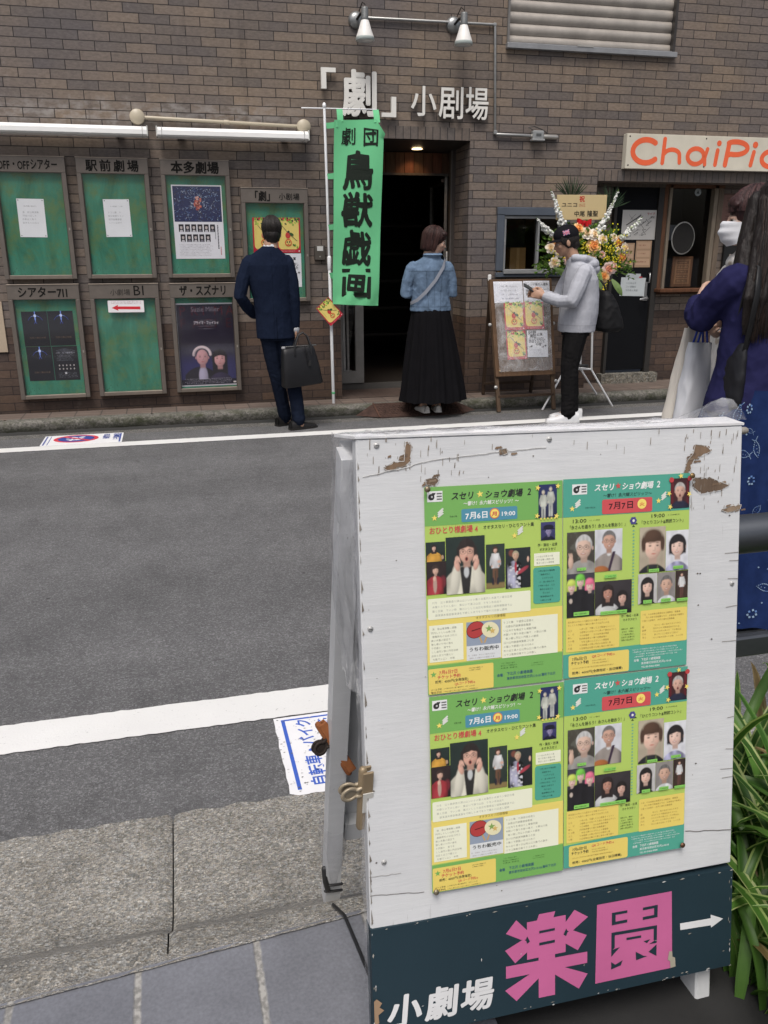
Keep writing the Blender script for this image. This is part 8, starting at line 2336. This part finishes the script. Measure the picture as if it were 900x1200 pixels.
remesh(b,'hair','hair',lw,0.0045,2,(0.0135,0.0095,0.0085),lambda p:0.0025*noise.noise(Vector((p.x*90,p.y*90,p.z*4))))
b=MB()
for k in range(900):
 a=R(170+hr.uniform(0,200)); ca,sa=math.cos(a),math.sin(a); q=hr.uniform(0.97,1.06)
 zb=1.10+0.10*hr.random(); dx=hr.uniform(-0.012,0.012)
 pts=[]
 for z,cx,cy,rx,ry in ((1.645,-0.015,-0.01,0.055,0.06),(1.60,-0.015,-0.012,0.088,0.100),(1.54,-0.015,-0.030,0.099,0.097),(1.44,-0.012,-0.060,0.122,0.083),(1.32,-0.005,-0.085,0.152,0.062),(1.22,0.0,-0.095,0.162,0.047),(zb,0.0,-0.088,0.150,0.036)):
  if z>zb or z==zb:pts.append(Vector((cx+rx*q*ca+dx*(1.6-z)+0.003*math.sin(z*30+k),cy+ry*q*sa,z)))
 f_=hr.uniform(0.6,1.7); c=hr.choice([(0.0135,0.0095,0.0085),(0.022,0.013,0.010)])
 b.tube(pts,[0.0024]*(len(pts)-1)+[0.0008],5,tuple(x*f_ for x in c),caps=None)
b.build('hair_strand','hair',lw)
bg=thing('shoulder_bag','black shoulder bag on the arm of the long-haired woman in navy','bag',(2.030,2.70,0.76))
b=MB(); b.loft([((0,0,0.0),0.020,0.035),((-0.002,0,0.05),0.032,0.060),((0,0,0.20),0.030,0.068),((0.006,0,0.30),0.022,0.055),((0.010,0,0.34),0.014,0.04)],24)
remesh(b,'bag_body','leather',bg,0.007,3,(0.010,0.010,0.013),folds(9,0.008,0.001,(1,1,0.8),2.0))
b=MB()
for dy in (-0.04,0.03):b.tube([(0.010,dy,0.30),(0.002,dy*1.0-0.03,0.42),(-0.006,dy*0.9-0.055,0.52),(0.015,dy*0.5-0.04,0.605),(0.04,0.02,0.625)],0.013,8,(0.012,0.012,0.013),flat=0.35,up=(0,1,0))
b.build('strap','leather',bg)
mw=thing('person','woman in a white face mask with a short brown bob, facing left','person',(2.425,3.16,0.0),(0,0,R(90)))
MP=Pose((0.0,0.050,1.545),R(-26),R(-3),0,0.98)
b=MB(); head(b,MP)
b.tube([(0,0.03,1.48),(0,0.0,1.39)],[0.045,0.054])
b.loft([((0,0,0.80),0.15,0.11),((0,0,1.05),0.13,0.095),((0,0,1.28),0.155,0.09),((0,0,1.40),0.07,0.055)],20)
b.tube([(-0.08,0,0.85),(-0.08,0,0.45),(-0.08,-0.02,0.06)],[0.085,0.056,0.036]); b.tube([(0.08,0,0.85),(0.08,0,0.45),(0.08,-0.02,0.06)],[0.085,0.056,0.036])
b.ell((-0.08,0.04,0.03),(0.033,0.09,0.026)); b.ell((0.08,0.04,0.03),(0.033,0.09,0.026))
b.tube([(-0.16,0,1.32),(-0.20,0.05,1.08),(-0.17,0.235,1.185)],[0.044,0.036,0.026]); b.tube([(0.16,0,1.32),(0.20,-0.03,1.08),(0.19,0.0,0.86)],[0.044,0.036,0.026])
hand(b,(-0.168,0.240,1.19),(0.1,0.65,-0.75),(-0.2,0.8,0.5),1.15,palm=(0.2,-0.7,-0.6)); hand(b,(0.19,0.0,0.855),(0,0.1,-1),(0,1,0),0.6)
remesh(b,'body','skin',mw,0.006,4,face_col(MP,(0.55,0.36,0.275)))
b=MB()
b.loft([((0,0,0.78),0.185,0.135),((0,0,1.0),0.165,0.12),((0,0,1.27),0.185,0.115),((0,0.0,1.345),0.150,0.095),((0,0.012,1.395),0.082,0.076),((0,0.025,1.425),0.066,0.066)],28)
b.tube([(-0.155,0.0,1.31),(-0.19,0.03,1.19),(-0.205,0.06,1.085),(-0.18,0.215,1.170)],[0.064,0.060,0.054,0.040]); b.tube([(0.155,0.0,1.31),(0.19,-0.01,1.19),(0.205,-0.03,1.085),(0.192,0.0,0.87)],[0.064,0.060,0.054,0.042])
b.ell((0,0.065,1.375),(0.085,0.055,0.045))
remesh(b,'blouse','cloth',mw,0.006,3,lambda c:(0.62,0.60,0.57)if noise.noise(Vector(c)*30)<0.38 else (0.40,0.35,0.29),folds(10,0.008,0.001,(1,1,0.8),9.0))
b=MB(); b.tube([(-0.08,0,0.84),(-0.085,0,0.45),(-0.085,-0.02,0.08)],[0.10,0.085,0.075]); b.tube([(0.08,0,0.84),(0.085,0,0.45),(0.085,-0.02,0.08)],[0.10,0.085,0.075]); b.loft([((0,0,0.74),0.16,0.12),((0,0,0.88),0.15,0.115)],24)
remesh(b,'trousers','cloth',mw,0.008,3,(0.05,0.048,0.05),folds(9,0.006,0.001))
shoe(mw,(-0.085,0.05,0.0),R(90),0.235,(0.03,0.028,0.028),(0.04,0.04,0.04)); shoe(mw,(0.085,0.05,0.0),R(90),0.235,(0.03,0.028,0.028),(0.04,0.04,0.04))
b=MB()
MP.ell(b,(0,-0.020,0.036),(0.090,0.106,0.100)); MP.ell(b,(0,-0.058,-0.045),(0.084,0.068,0.080)); MP.ell(b,(0,0.046,0.070),(0.072,0.050,0.040))
for s in (-1,1):MP.ell(b,(s*0.076,-0.012,0.000),(0.018,0.048,0.062)); MP.ell(b,(s*0.074,-0.020,-0.050),(0.020,0.042,0.055)); MP.ell(b,(s*0.034,0.070,0.062),(0.040,0.016,0.018))
remesh(b,'hair','hair',mw,0.0045,5,rgb(72,48,48,0.7),lambda p:0.0032*noise.noise(Vector((p.x*80,p.y*80,p.z*4))))
strands(MP,mw,700,-0.115,[rgb(72,48,48,0.7),rgb(90,62,60,0.7),rgb(56,38,40,0.7)],5,0.093,0.109,0.106,-0.020,0.036,0.45,0.03)
b=MB()
def mask(a,v):
 an=R(-78+156*a)
 zz=0.002-0.104*v
 bulge=0.022*math.sin(math.pi*min(1,v*0.9+0.1))*math.cos(an)+0.003*math.sin(v*18)
 rad=0.073+0.004*math.cos(an)
 return MP(rad*math.sin(an)*0.98,0.030+(0.076+bulge-0.030*max(0,v-0.6))*math.cos(an),zz*(0.72+0.28*math.cos(an))-0.012*(1-math.cos(an)))
b.grid(mask,28,18,(0.74,0.75,0.78))
b.build('face_mask','cloth',mw)
b=MB()
for s in (-1,1):
 for z0,z1 in ((-0.018,0.012),(-0.066,-0.030)):b.tube([MP(s*0.070,0.045,z0),MP(s*0.079,0.010,(z0+z1)/2),MP(s*0.080,-0.012,z1)],0.0022,6,(0.74,0.75,0.78))
b.build('ear_loop','cloth',mw)
def tote(name,loc,rot,w0,w1,h,d,col,label,seed,handles):
 t=thing(name,label,'bag',loc,rot,'white bags carried by the masked woman')
 b=MB()
 n=36
 def side(a,v):
  an=2*math.pi*a
  ca,sa=math.cos(an),math.sin(an)
  w=(w0+(w1-w0)*v)/2; dd=d/2*math.sin(math.pi*min(0.5,0.12+v*0.6))+0.004
  k=1+0.10*noise.noise(Vector((ca*2.2+seed,sa*2.2,v*4.5)))+0.05*noise.noise(Vector((ca*7+seed,sa*7,v*11)))
  return Vector((math.copysign(abs(ca)**0.6,ca)*w*k,math.copysign(abs(sa)**0.7,sa)*dd*k,h*(1-v)))
 b.grid(side,n,30,col); b.add([side(i/n,1.0)for i in range(n)],[tuple(range(n-1,-1,-1))],col)
 b.build('bag_body','nylon',t)
 q=MB()
 for s in (-1,1):q.tube([(-w0*0.25,s*0.012,h*0.97),(-w0*0.12,s*0.010,h+handles*0.6),(0.0,s*0.006,h+handles),(w0*0.12,s*0.010,h+handles*0.6),(w0*0.25,s*0.012,h*0.97)],0.0045,6,handles_col)
 q.build('handle','nylon',t)
 return t
handles_col=rgb(60,80,170)
tote('tote_bag',(2.062,2.985,0.735),(0,R(3),R(12)),0.115,0.150,0.335,0.07,(0.70,0.71,0.74),'crumpled white bag with blue handles hanging from the hand of the masked woman',2,0.085)
handles_col=(0.5,0.47,0.42)
tote('tote_bag',(2.035,3.05,0.52),(0,R(6),R(14)),0.10,0.21,0.60,0.06,rgb(206,200,190),'tall cream cloth bag behind the crumpled white bag of the masked woman',5,0.03)
# ================================================================== CONGRATULATION FLOWERS ON A STAND
FS=Vector((3.68,7.20,0.0))
fs_=thing('flower_stand','tall congratulation flower arrangement with a name board on a white tripod stand','flower stand',FS)
WHT_=rgb(226,226,226)
for top,mid,foot in (((0.10,-0.06,1.20),(0.145,-0.06,0.36),(0.395,-0.06,0.0)),((0.06,0.05,1.20),(0.085,0.05,0.36),(0.335,0.16,0.086)),((-0.08,0.0,1.20),(-0.10,0.0,0.36),(-0.33,-0.05,0.0))):
 b=MB(); b.tube([top,mid],0.0105,10,WHT_); b.tube([mid,foot],0.0095,10,WHT_); b.build('leg','plastic',fs_)
b=MB(); b.tube([(0.145,-0.06,0.365),(0.085,0.05,0.365),(-0.10,0.0,0.365),(0.145,-0.06,0.365)],0.008,8,WHT_); b.tube([(0.10,-0.06,0.40),(-0.02,-0.04,0.40)],0.014,8,(0.02,0.02,0.02)); b.build('brace','plastic',fs_)
b=MB(); b.lathe([(0.04,1.06),(0.10,1.10),(0.15,1.24),(0.15,1.26)],(0,0,0),20,(0.05,0.09,0.04)); b.build('basket','wood',fs_)
f=Flat(step=0.0008,d0=0.006)
BW,BH=0.475,0.205
f.mb.box((0,0,BH/2),(BW,0.012,BH),rgb(196,176,132),bev=0.002)
f.text('祝',-0.028,0.148,0.052,rgb(186,44,40),1,bold=0.03)
f.text('ユニコ',-0.195,0.106,0.040,rgb(58,50,40),1,bold=0.02,width=0.155); f.text('さん江',-0.030,0.108,0.030,rgb(176,84,60),1,bold=0.015,width=0.062)
f.text('中尾',-0.072,0.028,0.050,rgb(56,52,38),1,bold=0.02,width=0.105); f.text('隆聖',0.052,0.028,0.052,rgb(56,52,38),1,bold=0.02,width=0.108)
nb_=f.build('name_board','paper',fs_,loc=(-0.115,-0.165,1.690),rot=(0,R(-0.5),0))
r=random.Random(77)
def spray(mb,base,tip,n,L,W,cols,droop=0.05):
 base,tip=Vector(base),Vector(tip)
 ax=(tip-base).normalized()
 for k in range(n):
  t=0.12+0.88*k/n
  p=base.lerp(tip,t)+Vector((0,0,-droop*t*t))
  for s in (-1,1):
   d=(ax*0.55+Vector((r.uniform(-1,1),r.uniform(-1,1),r.uniform(-0.4,0.9)))).normalized()
   l=L*(1.1-0.6*t)*r.uniform(0.7,1.2)
   w=d.cross(Vector((r.uniform(-1,1),r.uniform(-1,1),0.3))).normalized()*W*0.5
   q=p+d*l
   mb.add([p,p+d*l*0.5+w,q,p+d*l*0.5-w],[(0,1,2,3)],r.choice(cols))
 mb.tube([base,base.lerp(tip,0.5)+Vector((0,0,-droop*0.25)),tip+Vector((0,0,-droop))],0.002,5,cols[0])
GR=[(0.060,0.130,0.022),(0.095,0.190,0.034),(0.135,0.240,0.046),(0.18,0.28,0.06)]
b=MB()
c0=Vector((-0.04,-0.02,1.28))
for k in range(190):
 a=r.uniform(0,6.283); el=r.uniform(-0.35,1.25)
 R_=r.uniform(0.28,0.52)
 d=Vector((math.cos(a)*math.cos(el)*1.08,-abs(math.sin(a))*math.cos(el)*0.62-0.12 if r.random()<0.85 else math.sin(a)*0.2,math.sin(el)*0.85))
 spray(b,c0+d*0.08+Vector((0,0,0.08)),c0+d*R_+Vector((0,0,0.08)),18,0.066,0.0145,GR if r.random()<0.7 else GR[2:]+[(0.16,0.20,0.05)],0.06)
b.build('foliage','leaf',fs_)
b=MB()
for cx,cz,a0,a1 in ((-0.17,1.85,40,140),(0.20,1.78,20,130)):
 for k in range(22):
  a=R(a0+(a1-a0)*k/21+r.uniform(-2,2)); L=r.uniform(0.17,0.24)
  p=Vector((cx,-0.06,cz)); q=p+Vector((math.cos(a)*L,0.03*math.sin(k),math.sin(a)*L)); m=p.lerp(q,0.6)+Vector((0,-0.012,0))
  w=Vector((-math.sin(a),0,math.cos(a)))*0.0055
  b.add([p,m+w,q,m-w],[(0,1,2,3)],r.choice([(0.018,0.040,0.018),(0.03,0.055,0.028),(0.045,0.075,0.04)]))
b.build('palm_fan','leaf',fs_)
def rose(p,R0,cols,face):
 b=MB()
 face=Vector(face).normalized(); rot=face.to_track_quat('Z','Y').to_matrix()
 for ring,(n,rr,up,tilt)in enumerate(((3,0.20,0.62,80),(5,0.42,0.55,62),(6,0.66,0.40,42),(7,0.90,0.16,22))):
  for k in range(n):
   a=2*math.pi*(k+0.5*ring)/n+r.uniform(-0.15,0.15)
   def pet(u,v,a=a,rr=rr,up=up,tilt=tilt,n=n):
    w=(u-0.5)*2
    an=a+w*(1.25*math.pi/n)
    e=v*(1-0.35*w*w)
    rad=R0*(rr*(0.25+0.75*e)+0.10*e*e*math.cos(R(tilt)))
    z=R0*(up*e*math.sin(R(tilt))*1.1-0.25+0.03*math.sin(w*5))
    return Vector(p)+rot @ Vector((math.cos(an)*rad,math.sin(an)*rad,z))
   b.grid(pet,6,5,cols[min(ring,len(cols)-1)])
 b.ell(Vector(p)-face*R0*0.25,(R0*0.5,)*3,cols[0],nu=8,nv=6)
 return b
PEA=[rgb(226,150,84),rgb(232,170,106),rgb(236,186,126),rgb(238,202,152)]
PNK=[rgb(222,150,120),rgb(228,176,156),rgb(232,200,190),rgb(236,212,206)]
CRM=[rgb(226,196,150),rgb(232,212,180),rgb(236,224,204),rgb(238,230,216)]
def W2(px,py,pz):return Vector((px-FS.x,py-FS.y,pz))
for p,R0,cs,fc in (((3.655,6.93,1.475),0.060,PEA,(-0.2,-1,0.2)),((3.93,6.98,1.505),0.052,PEA,(0.2,-1,0.1)),((3.97,6.98,1.375),0.050,PEA,(0.4,-1,-0.1)),((3.80,6.90,1.275),0.055,PNK,(-0.1,-1,-0.1)),((3.855,6.92,1.290),0.048,PNK,(0.3,-1,0.1)),                      ((3.59,6.95,1.585),0.052,CRM,(-0.3,-1,0.5)),((3.66,6.95,1.570),0.050,CRM,(0.1,-1,0.5)),((3.315,6.95,1.500),0.050,PEA,(-0.3,-1,0.2)),((3.51,6.95,1.620),0.046,PEA,(0,-1,0.4)),((3.755,6.90,1.215),0.045,PEA,(-0.4,-1,0)),((3.26,6.96,1.46),0.045,CRM,(-0.4,-1,0.1)),((3.42,6.93,1.36),0.045,PNK,(-0.2,-1,0)),((3.30,6.95,1.33),0.045,CRM,(-0.3,-1,-0.1)),((3.98,6.96,1.455),0.044,CRM,(0.4,-1,0.1)),((3.74,6.93,1.53),0.044,CRM,(0.1,-1,0.3)),((3.34,6.95,1.42),0.045,CRM,(-0.3,-1,0)),((3.74,6.93,1.40),0.030,PNK,(0,-1,0.1)),((3.90,6.94,1.43),0.030,CRM,(0.2,-1,0.1)),((3.86,6.96,1.545),0.034,CRM,(0.1,-1,0.3)),((3.66,6.94,1.385),0.036,CRM,(0,-1,-0.2))):
 rose(W2(*p),R0*1.18,cs,fc).build('rose','petal',fs_)
for pts in (((3.37,6.99,1.655),(3.30,6.98,1.80),(3.24,6.97,1.915)),((3.72,6.99,1.60),(3.82,6.98,1.78),(3.865,6.97,1.915)),((3.26,6.97,1.56),(3.18,6.96,1.625),(3.115,6.95,1.69)),((3.93,6.97,1.53),(4.03,6.96,1.62),(4.10,6.95,1.70))):
 b=MB(); A,B,C_=(W2(*p)for p in pts)
 for k in range(22):
  t=k/21; p=A.lerp(B,t).lerp(B.lerp(C_,t),t); s_=(1.35-0.95*t)*r.uniform(0.75,1.2)
  for q in range(4):
   o_=Vector((r.uniform(-1,1),r.uniform(-1,0.4),r.uniform(-0.8,0.8)))*0.020*s_
   b.ell(p+o_,(0.013*s_,0.009*s_,0.015*s_),(0.66,0.67,0.64)if r.random()<0.9 else (0.45,0.5,0.34),rot=Matrix.Rotation(r.uniform(0,3),3,'Y')@ Matrix.Rotation(r.uniform(0,3),3,'X'),nu=7,nv=5)
 b.tube([A,B,C_+(C_-B)*0.15],0.004,6,(0.10,0.16,0.05)); b.build('gladiolus','petal',fs_)
b=MB()
for cx,cz,rx,rz,n in ((3.80,1.46,0.15,0.10,130),(3.40,1.43,0.10,0.08,60),(3.76,1.16,0.06,0.10,70),(3.57,1.44,0.04,0.08,40),(3.86,1.35,0.08,0.05,40),(3.78,0.98,0.02,0.12,26)):
 for k in range(n):
  p=W2(cx+r.gauss(0,rx*0.6),6.93+r.uniform(-0.03,0.05),cz+r.gauss(0,rz*0.6))
  b.ell(p,(0.0070,0.005,0.0070),r.choice([rgb(226,206,46),rgb(206,196,40),rgb(190,180,50),rgb(236,222,90)]),nu=6,nv=4)
b.build('yellow_blossoms','petal',fs_)
def big_leaf(p,ang,L,Wd,col):
 b=MB()
 def fn(u,v):
  w=(u-0.5)*2; s=math.sin(math.pi*min(1,v*0.92+0.06))**0.8
  x=w*Wd*s; y=v*L
  return W2(*p)+Vector((x*math.cos(ang)+y*math.sin(ang),-0.05*math.sin(v*2.2)+0.25*abs(x),y*math.cos(ang)-x*math.sin(ang)))
 b.grid(fn,8,12,col); return b
for p,ang,L,Wd in (((3.46,6.93,1.19),R(-62),0.22,0.030),((3.84,6.91,1.19),R(148),0.17,0.028),((3.70,6.90,1.28),R(182),0.22,0.032)):
 big_leaf(p,ang,L,Wd,rgb(132,160,98,0.85)).build('broad_leaf','leaf',fs_)
b=MB()
for s,a in ((-1,0.3),(1,0.2),(-0.6,-0.5),(0.7,-0.6)):
 def bow(u,v,s=s,a=a):
  t=u*math.pi
  return Vector((-0.105,-0.20,1.665))+Vector((s*0.065*math.sin(t)*(1 if abs(s)>0.8 else 0.8),-0.03*math.sin(2*t)-0.01,a*0.04*math.sin(t)+(v-0.5)*0.032*(0.5+math.sin(t))))
 b.grid(bow,14,4,rgb(186,26,34))
b.ell((-0.105,-0.215,1.665),(0.018,0.014,0.02),rgb(170,22,30)); b.build('red_bow','nylon',fs_)
# ================================================================== GUARD RAIL AND STRAP-LEAVED PLANTS RIGHT OF THE SIGN
STL=rgb(100,104,110,0.8)
gr_=thing('guard_rail','grey steel pipe guard rail behind the white folding sign and the plants','rail',(0.80,1.28,0.19))
b=MB(); b.tube([(-0.02,0,0.715),(2.4,0.02,0.715)],0.0375,20,STL); b.build('top_rail','metal',gr_)
b=MB(); b.box((1.19,0.0,0.478),(2.42,0.022,0.044),STL,bev=0.004); b.build('lower_rail','metal',gr_)
for x in (0.0,1.5):
 b=MB(); b.tube([(x,0.004,0.0),(x,0.004,0.70)],0.026,16,STL); b.build('post','metal',gr_)
lrng=random.Random(3)
def strap_plant(loc,n,label,Lmin,Lmax,lean=0.0):
 t=thing('strap_leaf_plant',label,'plant',loc,(0,0,0),'strap-leaved plants to the right of the white folding sign')
 b=MB()
 for k in range(n):
  L=lrng.uniform(Lmin,Lmax)
  while True:                     # nothing grows through the sign standing beside them
   az=lrng.uniform(0,6.283)
   if loc[0]+math.cos(az)*L*0.75>0.835 or loc[1]+math.sin(az)*L*0.4>1.5:break
  el0=R(lrng.uniform(48,86)); drp=lrng.uniform(1.2,2.7)
  W_=lrng.uniform(0.0070,0.0125)
  h=Vector((math.cos(az),math.sin(az),0)); side=Vector((-math.sin(az),math.cos(az),0))
  p=Vector((lrng.gauss(0,0.035),lrng.gauss(0,0.035),0.0)); el=el0
  tw=lrng.uniform(-0.5,0.5)
  g=lrng.uniform(0.7,1.25)
  dead=lrng.random()<0.06
  c_in=tuple(x*g for x in lrng.choice([(0.036,0.098,0.013),(0.055,0.135,0.020),(0.078,0.170,0.030)]))
  c_ed=tuple(x*g for x in lrng.choice([(0.36,0.42,0.17),(0.24,0.33,0.10),(0.09,0.18,0.035),(0.07,0.15,0.028)]))
  if dead:c_in,c_ed=(0.20,0.14,0.06),(0.30,0.22,0.11)
  N=13; vs=[]
  for i in range(N+1):
   u=i/N
   w=W_*min(1.0,0.55+u*2.2)*(1-max(0,(u-0.62)/0.38)**1.6)
   s=(side*math.cos(tw*u)+Vector((0,0,1))*math.sin(tw*u))
   dn=Vector((0,0,-1))*w*0.35
   vs+=[p-s*w,p-s*w*0.62+dn*0.6,p+dn,p+s*w*0.62+dn*0.6,p+s*w]
   p=p+(h*math.cos(el)+Vector((0,0,1))*math.sin(el))*(L/N)
   el-=drp/N*(0.5+1.2*u)
  fs,cs=[],[]
  for i in range(N):
   for j in range(4):
    a=i*5+j
    fs.append((a,a+1,a+6,a+5)); cs.append(c_ed if j in (0,3)else c_in)
  b.add(vs,fs,cs,smooth=True)
 b.build('leaves','leaf',t)
 return t
strap_plant((1.01,0.99,0.195),105,'strap-leaved plant with pale leaf edges, nearest the right leg of the white sign',0.30,0.56)
strap_plant((1.10,1.13,0.195),95,'strap-leaved plant right under the lower bar of the guard rail',0.36,0.64)
strap_plant((0.985,1.17,0.195),70,'tall strap-leaved plant whose tips reach between the two bars of the rail',0.44,0.76)
strap_plant((1.07,0.83,0.195),80,'strap-leaved plant at the lowest right corner of the view',0.30,0.52)
strap_plant((1.28,1.00,0.195),60,'strap-leaved plant farthest right, at the edge of the view',0.32,0.58)
strap_plant((0.905,1.00,0.195),90,'short strap-leaved plant tucked against the lower right corner of the white sign',0.20,0.42)
strap_plant((0.925,0.91,0.195),80,'strap-leaved plant nearest the camera, cut by the bottom right corner of the view',0.24,0.46)
b=MB(); b.box((0,0,0),(0.030,0.010,0.022),(0.6,0.6,0.6),rot=Matrix.Rotation(0.5,3,'Y'),bev=0.003); b.add([(-0.02,-0.008,-0.01),(0.012,-0.012,-0.03),(0.02,-0.006,0.008),(-0.006,-0.004,0.018)],[(0,1,2,3)],(0.66,0.66,0.66))
b.build('paper_scrap','paper',loc=(0.985,1.02,0.53),label='crumpled white paper scrap caught among the strap leaves',cat='litter')
